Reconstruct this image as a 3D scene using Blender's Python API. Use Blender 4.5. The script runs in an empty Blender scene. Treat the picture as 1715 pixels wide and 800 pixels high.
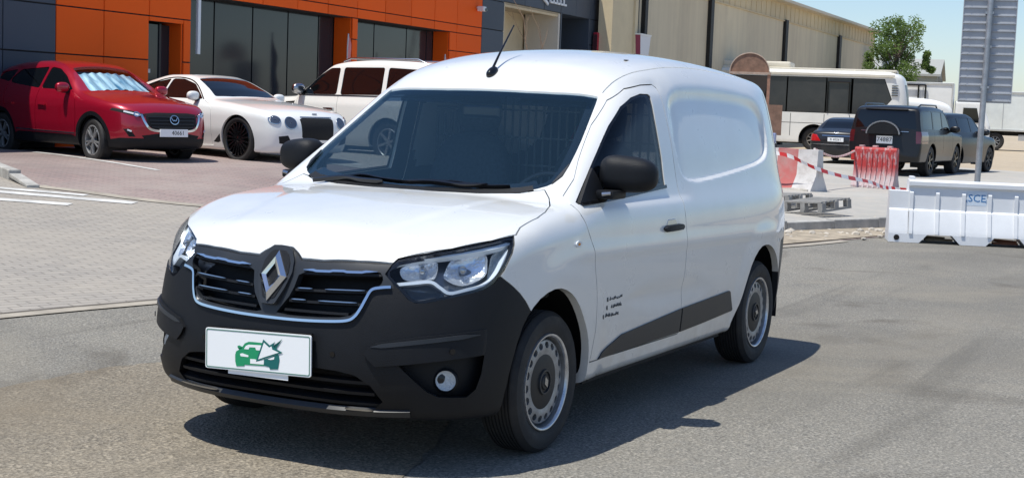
import bpy, bmesh, math, random
import numpy as np
from mathutils import Vector, Matrix

SC = bpy.context.scene
COL = SC.collection
R = math.radians
random.seed(7)
RNG = np.random.default_rng(7)

# ------------------------------------------------------------------ camera
CAM_POS = (5.574, 3.558, 1.477)
YAW, PITCH, ROLL = 3.6247, -0.0909, 0.0380
def make_camera():
    fw = Vector((math.cos(PITCH) * math.cos(YAW), math.cos(PITCH) * math.sin(YAW), math.sin(PITCH)))
    r = fw.cross(Vector((0, 0, 1))).normalized()
    u = r.cross(fw)
    r2 = math.cos(ROLL) * r + math.sin(ROLL) * u
    u2 = -math.sin(ROLL) * r + math.cos(ROLL) * u
    m = Matrix((r2, u2, -fw)).transposed().to_4x4()
    m.translation = Vector(CAM_POS)
    cd = bpy.data.cameras.new('camera')
    cd.sensor_width = 36.0
    cd.lens = 2458.5 / 1715 * 36
    cd.clip_start = 0.1
    cd.clip_end = 3000
    co = bpy.data.objects.new('camera', cd)
    co.matrix_world = m
    COL.objects.link(co)
    SC.camera = co
make_camera()

# ------------------------------------------------------------------ light
SUN_DIR = Vector((0.31, -0.19, 1.0)).normalized()          # towards the sun
def make_light():
    w = bpy.data.worlds.new('World')
    SC.world = w
    w.use_nodes = True
    nt = w.node_tree
    bg = nt.nodes['Background']
    sky = nt.nodes.new('ShaderNodeTexSky')
    sky.sky_type = 'NISHITA'
    sky.sun_disc = False
    sky.sun_elevation = math.asin(SUN_DIR.z)
    sky.sun_rotation = math.atan2(SUN_DIR.x, SUN_DIR.y)
    sky.altitude = 0
    sky.air_density = 1.0
    sky.dust_density = .4
    sky.ozone_density = 6.0
    tint = nt.nodes.new('ShaderNodeMix'); tint.data_type = 'RGBA'; tint.blend_type = 'MULTIPLY'
    tint.inputs['Factor'].default_value = 1.0; tint.inputs['B'].default_value = (.99, .965, .965, 1)
    nt.links.new(sky.outputs[0], tint.inputs['A'])
    nt.links.new(tint.outputs['Result'], bg.inputs[0])
    bg.inputs[1].default_value = 0.12
    l = bpy.data.lights.new('sun', 'SUN')
    l.energy = 3.9
    l.angle = R(0.53)
    l.color = (1.0, 0.972, 0.895)
    o = bpy.data.objects.new('sun', l)
    o.rotation_euler = SUN_DIR.to_track_quat('Z', 'Y').to_euler()
    COL.objects.link(o)
make_light()
SC.view_settings.view_transform = 'Standard'
SC.view_settings.look = 'None'
SC.view_settings.exposure = 0.33
SC.view_settings.gamma = 1.0
SC.view_settings.use_curve_mapping = False
SC.cycles.max_bounces = 10
SC.cycles.transparent_max_bounces = 12

# ------------------------------------------------------------------ materials
MATS = {}
def mat(name, color, rough=0.5, metal=0.0, coat=0.0, spec=0.5, noise=None, bump=None, trans=0.0, emis=None):
    """plain principled material with optional noise colour variation and bump"""
    if name in MATS:
        return MATS[name]
    m = bpy.data.materials.new(name)
    m.use_nodes = True
    nt = m.node_tree
    b = nt.nodes['Principled BSDF']
    b.inputs['Base Color'].default_value = (*color, 1)
    b.inputs['Roughness'].default_value = rough
    b.inputs['Metallic'].default_value = metal
    b.inputs['Coat Weight'].default_value = coat
    b.inputs['Coat Roughness'].default_value = 0.03
    b.inputs['Specular IOR Level'].default_value = spec
    if trans:
        b.inputs['Transmission Weight'].default_value = trans
    if emis:
        b.inputs['Emission Color'].default_value = (*emis[:3], 1)
        b.inputs['Emission Strength'].default_value = emis[3]
    if noise:
        sc, amt = noise[0], noise[1]
        tc = nt.nodes.new('ShaderNodeTexCoord')
        n = nt.nodes.new('ShaderNodeTexNoise')
        n.inputs['Scale'].default_value = sc
        n.inputs['Detail'].default_value = 6
        n.inputs['Roughness'].default_value = 0.65
        nt.links.new(tc.outputs['Object'], n.inputs['Vector'])
        mx = nt.nodes.new('ShaderNodeMix')
        mx.data_type = 'RGBA'
        c2 = noise[2] if len(noise) > 2 else tuple(c * (1 - amt) for c in color)
        c1 = tuple(min(1, c * (1 + amt * 0.6)) for c in color)
        mx.inputs['A'].default_value = (*c2, 1)
        mx.inputs['B'].default_value = (*c1, 1)
        mr = nt.nodes.new('ShaderNodeMapRange')
        mr.inputs['From Min'].default_value = 0.3
        mr.inputs['From Max'].default_value = 0.68
        nt.links.new(n.outputs['Fac'], mr.inputs['Value'])
        nt.links.new(mr.outputs['Result'], mx.inputs['Factor'])
        nt.links.new(mx.outputs['Result'], b.inputs['Base Color'])
        # a little roughness variation too
        mr2 = nt.nodes.new('ShaderNodeMapRange')
        mr2.inputs['To Min'].default_value = rough * 0.85
        mr2.inputs['To Max'].default_value = min(1, rough * 1.2)
        nt.links.new(n.outputs['Fac'], mr2.inputs['Value'])
        nt.links.new(mr2.outputs['Result'], b.inputs['Roughness'])
    if bump:
        tc = nt.nodes.new('ShaderNodeTexCoord')
        n = nt.nodes.new('ShaderNodeTexNoise')
        n.inputs['Scale'].default_value = bump[0]
        n.inputs['Detail'].default_value = 5
        nt.links.new(tc.outputs['Object'], n.inputs['Vector'])
        bp = nt.nodes.new('ShaderNodeBump')
        bp.inputs['Strength'].default_value = bump[1]
        bp.inputs['Distance'].default_value = 0.01
        nt.links.new(n.outputs['Fac'], bp.inputs['Height'])
        nt.links.new(bp.outputs['Normal'], b.inputs['Normal'])
    MATS[name] = m
    return m

def glass(name, tint, refl_tint=(1, 1, 1), rough=0.0, f0=1.45, veil=None):
    """thin pane: fresnel mix of a tinted see-through and a mirror reflection"""
    if name in MATS:
        return MATS[name]
    m = bpy.data.materials.new(name)
    m.use_nodes = True
    nt = m.node_tree
    nt.nodes.remove(nt.nodes['Principled BSDF'])
    out = nt.nodes['Material Output']
    t = nt.nodes.new('ShaderNodeBsdfTransparent')
    t.inputs[0].default_value = (*tint, 1)
    g = nt.nodes.new('ShaderNodeBsdfGlossy')
    g.inputs['Color'].default_value = (*refl_tint, 1)
    g.inputs['Roughness'].default_value = rough
    lw = nt.nodes.new('ShaderNodeFresnel')
    lw.inputs['IOR'].default_value = f0
    mx = nt.nodes.new('ShaderNodeMixShader')
    ge = nt.nodes.new('ShaderNodeNewGeometry')          # only the outer face of the pane reflects
    sb = nt.nodes.new('ShaderNodeMath'); sb.operation = 'SUBTRACT'; sb.inputs[0].default_value = 1.0
    nt.links.new(ge.outputs['Backfacing'], sb.inputs[1])
    mu = nt.nodes.new('ShaderNodeMath'); mu.operation = 'MULTIPLY'
    nt.links.new(lw.outputs[0], mu.inputs[0]); nt.links.new(sb.outputs[0], mu.inputs[1])
    nt.links.new(mu.outputs[0], mx.inputs[0])
    base = t.outputs[0]
    if veil:                                             # dust film, coloured to paint in sky haze and brightness
        df = nt.nodes.new('ShaderNodeBsdfDiffuse'); df.inputs[0].default_value = (*veil[:3], 1)
        m2 = nt.nodes.new('ShaderNodeMixShader'); m2.inputs[0].default_value = veil[3]
        nt.links.new(t.outputs[0], m2.inputs[1]); nt.links.new(df.outputs[0], m2.inputs[2])
        base = m2.outputs[0]
    nt.links.new(base, mx.inputs[1])
    nt.links.new(g.outputs[0], mx.inputs[2])
    nt.links.new(mx.outputs[0], out.inputs[0])
    MATS[name] = m
    return m

# ------------------------------------------------------------------ objects
def tag(o, label=None, cat=None, group=None, kind=None):
    if label: o['label'] = label
    if cat: o['category'] = cat
    if group: o['group'] = group
    if kind: o['kind'] = kind
    return o

def empty(name, loc=(0, 0, 0), rz=0.0, label=None, cat=None, group=None):
    o = bpy.data.objects.new(name, None)
    o.empty_display_size = 0.2
    o.location = loc
    o.rotation_euler = (0, 0, rz)
    COL.objects.link(o)
    return tag(o, label, cat, group)

def obj(name, me, material=None, parent=None, loc=None):
    if isinstance(me, bmesh.types.BMesh):
        b = me
        me = bpy.data.meshes.new(name)
        b.normal_update()
        b.to_mesh(me)
        b.free()
    o = bpy.data.objects.new(name, me)
    COL.objects.link(o)
    if material is not None:
        me.materials.clear()
        me.materials.append(material)
    if parent is not None:
        o.parent = parent
    if loc is not None:
        o.location = loc
    return o

def smooth(me, ang=32):
    me.polygons.foreach_set('use_smooth', [True] * len(me.polygons))
    try:
        me.set_sharp_from_angle(angle=R(ang))
    except Exception:
        pass
    return me

def mesh(verts, faces, name='m'):
    me = bpy.data.meshes.new(name)
    me.from_pydata([tuple(v) for v in verts], [], [tuple(f) for f in faces])
    me.update()
    return me

def bm_new():
    return bmesh.new()

def add_box(bm, c, s, rot=None, bevel=0.0):
    """box centred at c with full sizes s"""
    r = bmesh.ops.create_cube(bm, size=1.0)
    vs = r['verts']
    M = Matrix.Translation(Vector(c)) @ (rot.to_4x4() if rot is not None else Matrix.Identity(4)) @ Matrix.Diagonal((*s, 1))
    bmesh.ops.transform(bm, matrix=M, verts=vs)
    if bevel > 0:
        es = list({e for v in vs for e in v.link_edges})
        bmesh.ops.bevel(bm, geom=es, offset=bevel, segments=2, affect='EDGES', profile=0.6)
    return bm

def box(name, c, s, m, parent=None, rot=None, bevel=0.0, sm=False):
    bm = add_box(bm_new(), c, s, rot, bevel)
    o = obj(name, bm, m, parent)
    if sm: smooth(o.data)
    return o

def add_tube(bm, pts, rad, n=8, caps=True):
    """tube along points; rad may be a list"""
    pts = [Vector(p) for p in pts]
    rads = rad if hasattr(rad, '__len__') else [rad] * len(pts)
    rings = []
    up = Vector((0, 0, 1))
    for i, p in enumerate(pts):
        d = (pts[min(i + 1, len(pts) - 1)] - pts[max(i - 1, 0)]).normalized()
        a = d.cross(up)
        if a.length < 1e-3:
            a = d.cross(Vector((1, 0, 0)))
        a.normalize()
        b = a.cross(d).normalized()
        rings.append([bm.verts.new(p + rads[i] * (math.cos(t) * a + math.sin(t) * b)) for t in (2 * math.pi * k / n for k in range(n))])
    for r0, r1 in zip(rings[:-1], rings[1:]):
        for k in range(n):
            bm.faces.new((r0[k], r0[(k + 1) % n], r1[(k + 1) % n], r1[k]))
    if caps:
        bm.faces.new(list(reversed(rings[0])))
        bm.faces.new(rings[-1])
    bmesh.ops.recalc_face_normals(bm, faces=bm.faces[:])
    return bm

def tube(name, pts, rad, m, parent=None, n=8):
    bm = add_tube(bm_new(), pts, rad, n)
    o = obj(name, bm, m, parent)
    smooth(o.data, 50)
    return o

def lathe(prof, n=48, axis='y', closed=False):
    """revolve (r, a) profile around the axis; returns mesh. a is the position along the axis"""
    verts, faces = [], []
    k = len(prof)
    for i in range(n):
        t = 2 * math.pi * i / n
        for r, a in prof:
            if axis == 'y':
                verts.append((r * math.cos(t), a, r * math.sin(t)))
            elif axis == 'x':
                verts.append((a, r * math.cos(t), r * math.sin(t)))
            else:
                verts.append((r * math.cos(t), r * math.sin(t), a))
    m = k if closed else k - 1
    for i in range(n):
        j = (i + 1) % n
        for q in range(m):
            w = (q + 1) % k
            faces.append((i * k + q, j * k + q, j * k + w, i * k + w))
    bm = bm_new()
    vs = [bm.verts.new(v) for v in verts]
    for f in faces:
        bm.faces.new([vs[i] for i in f])
    bmesh.ops.remove_doubles(bm, verts=bm.verts[:], dist=1e-6)
    bmesh.ops.recalc_face_normals(bm, faces=bm.faces[:])
    me = bpy.data.meshes.new('lathe')
    bm.to_mesh(me)
    bm.free()
    return me

def prism_bm(bm, pts, d, a, b):
    """closed prism: loop of 3-D points swept from a*d to b*d"""
    d = Vector(d)
    lo = [bm.verts.new(Vector(p) + d * a) for p in pts]
    hi = [bm.verts.new(Vector(p) + d * b) for p in pts]
    n = len(pts)
    bm.faces.new(list(reversed(lo)))
    bm.faces.new(hi)
    for i in range(n):
        bm.faces.new((lo[i], lo[(i + 1) % n], hi[(i + 1) % n], hi[i]))
    return bm

def prism(loops, d, a, b):
    """mesh holding one or more prisms (loops of 3-D points)"""
    bm = bm_new()
    for l in loops:
        prism_bm(bm, l, d, a, b)
    bmesh.ops.triangulate(bm, faces=[f for f in bm.faces if len(f.verts) > 4])
    bmesh.ops.recalc_face_normals(bm, faces=bm.faces[:])
    me = bpy.data.meshes.new('prism')
    bm.to_mesh(me)
    bm.free()
    return me

def cround(pts, it=2, closed=True):
    """Chaikin corner cutting, keeps the shape while rounding it"""
    P = [np.array(p, float) for p in pts]
    for _ in range(it):
        Q = []
        n = len(P)
        for i in range(n if closed else n - 1):
            a, b = P[i], P[(i + 1) % n]
            Q += [a * .75 + b * .25, a * .25 + b * .75]
        if not closed:
            Q = [P[0]] + Q + [P[-1]]
        P = Q
    return P

def rcorner(pts, r):
    """closed loop with each corner rounded by about r"""
    P = [np.array(p, float) for p in pts]
    n = len(P); out = []
    for i in range(n):
        a, b, c = P[i - 1], P[i], P[(i + 1) % n]
        la, lc = np.linalg.norm(a - b), np.linalg.norm(c - b)
        p0 = b + (a - b) / la * min(r, la * .4); p1 = b + (c - b) / lc * min(r, lc * .4)
        for t in (0, .33, .67, 1):
            out.append(p0 * (1 - t) ** 2 + 2 * b * t * (1 - t) + p1 * t * t)
    return out

def catmull(pts, k=6, closed=False):
    P = [np.array(p, float) for p in pts]
    n = len(P)
    out = []
    for i in range(n if closed else n - 1):
        if closed:
            p0, p1, p2, p3 = P[(i - 1) % n], P[i], P[(i + 1) % n], P[(i + 2) % n]
        else:
            p0, p1, p2, p3 = P[max(i - 1, 0)], P[i], P[i + 1], P[min(i + 2, n - 1)]
        for s in range(k):
            t = s / k
            out.append(.5 * ((2 * p1) + (-p0 + p2) * t + (2 * p0 - 5 * p1 + 4 * p2 - p3) * t * t + (-p0 + 3 * p1 - 3 * p2 + p3) * t ** 3))
    if not closed:
        out.append(P[-1])
    return out

def offset_loop(pts, d, n):
    """offset a closed 3-D loop in the plane perpendicular to n by d (outwards positive)"""
    n = np.array(n, float); n /= np.linalg.norm(n)
    P = [np.array(p, float) for p in pts]
    N = len(P)
    ar = np.zeros(3)
    for i in range(N):
        ar += np.cross(P[i], P[(i + 1) % N])
    sgn = 1 if ar @ n > 0 else -1
    out = []
    for i in range(N):
        e0 = P[i] - P[i - 1]; e1 = P[(i + 1) % N] - P[i]
        n0 = np.cross(e0, n) * sgn; n1 = np.cross(e1, n) * sgn
        n0 /= np.linalg.norm(n0) + 1e-12; n1 /= np.linalg.norm(n1) + 1e-12
        m = n0 + n1; L = np.linalg.norm(m)
        if L < 1e-6:
            m = n0
        else:
            m = m / L; m = m / max(.5, m @ n0)
        out.append(P[i] + m * d)
    return out

TMP = bpy.data.scenes.new('_workbench')          # small scene for the booleans, removed at the end
def boolop(a, b, op):
    """manifold boolean of two meshes, result is a new mesh"""
    oa = bpy.data.objects.new('_a', a); ob = bpy.data.objects.new('_b', b)
    TMP.collection.objects.link(oa); TMP.collection.objects.link(ob)
    md = oa.modifiers.new('b', 'BOOLEAN')
    md.operation = op
    md.solver = 'MANIFOLD'
    md.object = ob
    vl = TMP.view_layers[0]
    vl.update()
    dg = vl.depsgraph
    me = bpy.data.meshes.new_from_object(oa.evaluated_get(dg))
    bpy.data.objects.remove(oa); bpy.data.objects.remove(ob)
    return me
def cut(a, b): return boolop(a, b, 'DIFFERENCE')
def isect(a, b): return boolop(a, b, 'INTERSECT')

def joinm(ms):
    """one mesh from several (disjoint) meshes"""
    bm = bm_new()
    for m in ms: bm.from_mesh(m)
    me = bpy.data.meshes.new('joined'); bm.to_mesh(me); bm.free()
    return me
def split_loose(me):
    """list of meshes, one per connected piece"""
    bm = bm_new(); bm.from_mesh(me)
    bm.verts.ensure_lookup_table()
    comp = [-1] * len(bm.verts); k = 0
    for v in bm.verts:
        if comp[v.index] >= 0: continue
        st = [v]; comp[v.index] = k
        while st:
            q = st.pop()
            for e in q.link_edges:
                o = e.other_vert(q)
                if comp[o.index] < 0:
                    comp[o.index] = k; st.append(o)
        k += 1
    vs = [[] for _ in range(k)]; mp = [0] * len(bm.verts)
    for v in bm.verts:
        mp[v.index] = len(vs[comp[v.index]]); vs[comp[v.index]].append(tuple(v.co))
    fs = [[] for _ in range(k)]
    for f in bm.faces:
        fs[comp[f.verts[0].index]].append(tuple(mp[v.index] for v in f.verts))
    bm.free()
    return [mesh(a, b) for a, b in zip(vs, fs) if len(b) > 3]
def mesh_center(me):
    n = len(me.vertices); c = np.empty(n * 3, np.float32); me.vertices.foreach_get('co', c)
    return c.reshape(-1, 3).mean(0)

def keep_big(me, n=80):
    """drop slivers left by the cutting"""
    ps = [p for p in split_loose(me) if len(p.polygons) >= n]
    return joinm(ps)

def mirror_mesh(me):
    """copy of a mesh mirrored in y"""
    m = me.copy()
    n = len(m.vertices)
    co = np.empty(n * 3, np.float32)
    m.vertices.foreach_get('co', co)
    co[1::3] *= -1
    m.vertices.foreach_set('co', co)
    m.flip_normals()
    m.update()
    return m

def mir(pts):
    return [(p[0], -p[1], p[2]) for p in pts]

# ------------------------------------------------------------------ field solids
def cspl(xs, ys):
    """natural cubic spline with linear extrapolation"""
    x = np.array(xs, float); y = np.array(ys, float); o = np.argsort(x); x = x[o]; y = y[o]; n = len(x)
    h = np.diff(x); A = np.zeros((n, n)); b = np.zeros(n); A[0, 0] = A[-1, -1] = 1
    for i in range(1, n - 1):
        A[i, i - 1] = h[i - 1]; A[i, i] = 2 * (h[i - 1] + h[i]); A[i, i + 1] = h[i]
        b[i] = 6 * ((y[i + 1] - y[i]) / h[i] - (y[i] - y[i - 1]) / h[i - 1])
    m = np.linalg.solve(A, b)
    s0 = (y[1] - y[0]) / h[0] - h[0] * m[1] / 6; s1 = (y[-1] - y[-2]) / h[-1] + h[-1] * m[-2] / 6
    def f(t):
        t = np.asarray(t, float); c = np.clip(t, x[0], x[-1]); i = np.clip(np.searchsorted(x, c) - 1, 0, n - 2)
        a = (x[i + 1] - c) / h[i]; d = (c - x[i]) / h[i]
        v = a * y[i] + d * y[i + 1] + ((a ** 3 - a) * m[i] + (d ** 3 - d) * m[i + 1]) * h[i] ** 2 / 6
        return v + np.where(t < x[0], s0 * (t - x[0]), 0) + np.where(t > x[-1], s1 * (t - x[-1]), 0)
    return f
def smax(a, b, k):
    h = np.clip(.5 + .5 * (a - b) / k, 0, 1)
    return b + (a - b) * h + k * h * (1 - h)
def smin(a, b, k): return -smax(-a, -b, k)
def sstep(a, b, t):
    u = np.clip((t - a) / (b - a), 0, 1)
    return u * u * (3 - 2 * u)
def sdpoly(px, pz, V):
    V = np.array(V, float); n = len(V); d = np.full(px.shape, 1e9); s = np.ones(px.shape)
    for i in range(n):
        a = V[i]; b = V[i - 1]; e = b - a; wx = px - a[0]; wz = pz - a[1]
        t = np.clip((wx * e[0] + wz * e[1]) / (e @ e), 0, 1); dx = wx - e[0] * t; dz = wz - e[1] * t
        d = np.minimum(d, dx * dx + dz * dz)
        c1 = pz >= a[1]; c2 = pz < b[1]; c3 = e[0] * wz > e[1] * wx
        s = np.where((c1 & c2 & c3) | (~c1 & ~c2 & ~c3), -s, s)
    return s * np.sqrt(d)

def solid(field, lo, hi, ilo, ihi, res, off=0.0, bis=15):
    """closed quad mesh of field + off = 0: a box lattice pulled onto the surface from an inner box"""
    lo = np.array(lo, float); hi = np.array(hi, float); ilo = np.array(ilo, float); ihi = np.array(ihi, float)
    N = np.maximum(2, np.round((hi - lo) / res).astype(int))
    n0, n1, n2 = N
    idx = -np.ones((n0 + 1, n1 + 1, n2 + 1), np.int32)
    sm = np.zeros(idx.shape, bool)
    sm[0] = sm[-1] = True; sm[:, 0] = sm[:, -1] = True; sm[:, :, 0] = sm[:, :, -1] = True
    I = np.argwhere(sm)
    idx[sm] = np.arange(len(I))
    P = lo + (hi - lo) * I / N
    Q = np.clip(P, ilo, ihi)
    D = P - Q
    a = np.zeros(len(P)); b = np.ones(len(P))
    for _ in range(bis):
        m = .5 * (a + b)
        X = Q + D * m[:, None]
        o = field(X[:, 0], X[:, 1], X[:, 2]) + off > 0
        b = np.where(o, m, b); a = np.where(o, a, m)
    V = Q + D * (.5 * (a + b))[:, None]
    F = []
    def quad(A, flip):
        q = np.stack([A[:-1, :-1], A[1:, :-1], A[1:, 1:], A[:-1, 1:]], -1).reshape(-1, 4)
        F.append(q[:, ::-1] if flip else q)
    quad(idx[0], True); quad(idx[-1], False)
    quad(idx[:, 0], False); quad(idx[:, -1], True)
    quad(idx[:, :, 0], True); quad(idx[:, :, -1], False)
    F = np.concatenate(F)
    me = bpy.data.meshes.new('solid')
    me.vertices.add(len(V)); me.vertices.foreach_set('co', V.astype(np.float32).ravel())
    me.loops.add(F.size); me.loops.foreach_set('vertex_index', F.astype(np.int32).ravel())
    me.polygons.add(len(F))
    me.polygons.foreach_set('loop_start', np.arange(0, F.size, 4, dtype=np.int32))
    me.polygons.foreach_set('loop_total', np.full(len(F), 4, np.int32))
    me.update(calc_edges=True)
    me.validate()
    return me
# ================================================================== the white van
v_roof = cspl([-3.6, -3.3, -2.9, -2.4, -1.95, -1.6, -1.3, -1.05, -.88, -.6, -.3, .2, .9], [1.675, 1.718, 1.757, 1.788, 1.797, 1.782, 1.742, 1.672, 1.597, 1.45, 1.33, 1.27, 1.25])
v_hood = cspl([-.6, -.2, 0, .25, .5, .65, .75, .82, .9], [1.10, 1.08, 1.064, 1.032, .99, .955, .918, .878, .80])
v_plan = cspl([-3.6, -3.45, -3.3, -3.1, -2.8, -2.4, -1.6, -.8, 0, .4, .7], [.67, .76, .818, .860, .883, .889, .889, .887, .882, .874, .862])
v_sec = cspl([.15, .25, .4, .55, .7, .82, .92, 1.0, 1.06, 1.12, 1.25, 1.4, 1.55, 1.7, 1.8], [-.065, -.046, -.024, -.010, -.002, 0, -.008, -.022, -.04, -.056, -.082, -.116, -.158, -.215, -.26])
v_fx = cspl([.1, .22, .32, .45, .55, .62, .7, .8, .9, 1.05], [.80, .83, .868, .885, .875, .862, .842, .812, .785, .70])
v_fg = cspl([0, .2, .37, .52, .64, .70, .76, .80, .83, .86, .9], [0, .004, .022, .070, .132, .178, .238, .295, .355, .44, .62])
RECESS = cround([(-1.50, 1.565), (-1.9, 1.585), (-2.5, 1.575), (-2.84, 1.548), (-2.98, 1.47), (-3.00, 1.36), (-2.95, 1.24), (-2.80, 1.195), (-2.4, 1.16), (-1.9, 1.125), (-1.60, 1.115), (-1.49, 1.16), (-1.47, 1.36)], 2)
RECESS = [(p[0], p[1]) for p in RECESS]
def van_detail(x, z):
    x = np.asarray(x, float); z = np.asarray(z, float)
    x, z = np.broadcast_arrays(x, z)
    d = np.full(x.shape, 1.0)
    mk = (x > -3.1) & (x < -1.4) & (z > 1.05) & (z < 1.69)
    if mk.any():
        d[mk] = sdpoly(x[mk], z[mk], RECESS)
    low = sstep(1.42, 1.25, z)                       # the lower and rear lip is crisp, the upper one soft
    rear = sstep(-2.6, -2.9, x)
    wdt = .10 - .086 * np.maximum(low, rear * sstep(1.52, 1.36, z) * .9)
    r = -.024 * sstep(.5, -.5, d / wdt)
    for cx in (0, -2.75):
        q = np.hypot(x - cx, z - .33)
        r = r + .010 * sstep(.56, .41, q) * sstep(.30, .34, q)
    # shallow scallop along the lower door
    zz = .575 + .03 * (x + 1.2)
    wv = .055 * sstep(-.55, -1.1, x) * sstep(-1.95, -1.6, x) + .004
    r = r - .011 * np.exp(-((z - zz) / wv) ** 2) * sstep(-.6, -1.0, x) * sstep(-1.9, -1.5, x)
    # soft character line below the handle height
    zc = .80 + .02 * (x + 1.4)
    r = r + .005 * sstep(zc - .03, zc + .012, z) * sstep(zc + .09, zc + .012, z) * sstep(.1, -.35, x) * sstep(-3.2, -2.9, x)
    # scoop over the door frame
    zs = 1.60 - .55 * np.clip(x + 1.12, 0, 1) ** 1.25
    r = r - .010 * sstep(.05, .0, np.abs(z - zs)) * sstep(-.55, -.8, x) * sstep(-1.46, -1.38, x)
    return r
def van_f(x, y, z, detail=True):
    ay = np.abs(y)
    xw = x + .17 * ay ** 2
    zw = 1.07 + .640 * (-.12 - xw) + .06 * (xw + .12) * (xw + .88)
    hood = v_hood(x + .05 * ay ** 2) - .050 * (ay / .7) ** 2 * (.45 + .95 * sstep(.1, .8, x))
    if detail:
        yb = .33 + .20 * np.clip(.8 - x, 0, 1)
        hood = hood + .003 * sstep(yb + .035, yb - .035, ay) * sstep(.80, .55, x)
    roof = v_roof(x + .06 * ay ** 2) - .055 * (ay / .65) ** 2 - .025 * (ay / .65) ** 6
    zt = smin(roof, smax(hood, zw, .03), .05)
    ys = v_plan(x) + v_sec(z) - .022 * sstep(1.0, 1.35, z) * sstep(-1.5, -.4, x)
    ys = ys - .011 * sstep(1.015, 1.06, z) * sstep(-1.62, -1.40, x)      # shoulder under the door glass
    if detail:
        ys = ys + van_detail(x, z)
    fs = ay - ys
    ft = (z - zt) * .93
    ff = (x - (v_fx(z) - v_fg(ay))) * .75
    xr = -3.52 + .30 * np.clip(z - .95, 0, 2) ** 1.6 + .10 * (ay / .85) ** 2
    fb = .225 + .02 * sstep(.2, -.4, x) - z
    f = smax(fs, ff, .10)
    f = smax(f, xr - x, .08)
    f = smax(f, ft, .105 - .005 * sstep(-.5, .3, x) - .055 * sstep(-2.6, -3.2, x))
    return smax(f, fb, .05)
def van_p(x, y, z): return van_f(x, y, z, False)

def root(fn, a, b, n=40):
    a = np.array(a, float); b = np.array(b, float)
    for _ in range(n):
        m = .5 * (a + b); o = fn(m) > 0
        b = np.where(o, m, b); a = np.where(o, a, m)
    return .5 * (a + b)
def front_x(y, z):
    y = np.asarray(y, float); z = np.asarray(z, float)
    return root(lambda x: van_f(x, y, z), np.full(np.broadcast(y, z).shape, 0.2), np.full(np.broadcast(y, z).shape, 1.1))
def side_y(x, z):
    x = np.asarray(x, float); z = np.asarray(z, float)
    return root(lambda y: van_f(x, y, z), np.full(np.broadcast(x, z).shape, 0.2), np.full(np.broadcast(x, z).shape, 1.1))
def top_z(x, y):
    x = np.asarray(x, float); y = np.asarray(y, float)
    return root(lambda z: van_f(x, y, z), np.full(np.broadcast(x, y).shape, 0.6), np.full(np.broadcast(x, y).shape, 2.0))
def grad(fn, P, e=1e-3):
    P = np.asarray(P, float)
    g = np.stack([fn(P[:, 0] + e * (i == 0), P[:, 1] + e * (i == 1), P[:, 2] + e * (i == 2)) - fn(P[:, 0] - e * (i == 0), P[:, 1] - e * (i == 1), P[:, 2] - e * (i == 2)) for i in range(3)], -1)
    return g / (np.linalg.norm(g, axis=1, keepdims=True) + 1e-12)

def sweep_on(pts, w, h0, h1, fn=None, closed=False, taper=False, nrm=None):
    """rectangular moulding swept along points lying on a field surface, from h0 to h1 along the normal"""
    fn = fn or van_p
    P = np.array(pts, float)
    N = grad(fn, P) if nrm is None else np.broadcast_to(np.array(nrm, float), P.shape)
    if closed:
        T = np.roll(P, -1, 0) - np.roll(P, 1, 0)
    else:
        T = np.gradient(P, axis=0)
    T /= np.linalg.norm(T, axis=1, keepdims=True) + 1e-12
    B = np.cross(T, N); B /= np.linalg.norm(B, axis=1, keepdims=True) + 1e-12
    n = len(P)
    ww = np.full(n, w / 2)
    if taper:
        s = np.linspace(0, 1, n); ww = ww * np.clip(np.minimum(s, 1 - s) / .12, .15, 1)
    c = [P - B * ww[:, None] + N * h0, P + B * ww[:, None] + N * h0, P + B * ww[:, None] * .8 + N * h1, P - B * ww[:, None] * .8 + N * h1]
    V = np.concatenate(c)
    F = []
    m = n if closed else n - 1
    for i in range(m):
        j = (i + 1) % n
        for k in range(4):
            l = (k + 1) % 4
            F.append((k * n + i, k * n + j, l * n + j, l * n + i))
    if not closed:
        F.append((0, n, 2 * n, 3 * n)); F.append((n - 1, 4 * n - 1, 3 * n - 1, 2 * n - 1))
    me = mesh(V, F)
    bm = bm_new(); bm.from_mesh(me); bmesh.ops.recalc_face_normals(bm, faces=bm.faces[:]); bm.to_mesh(me); bm.free()
    return me

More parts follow.
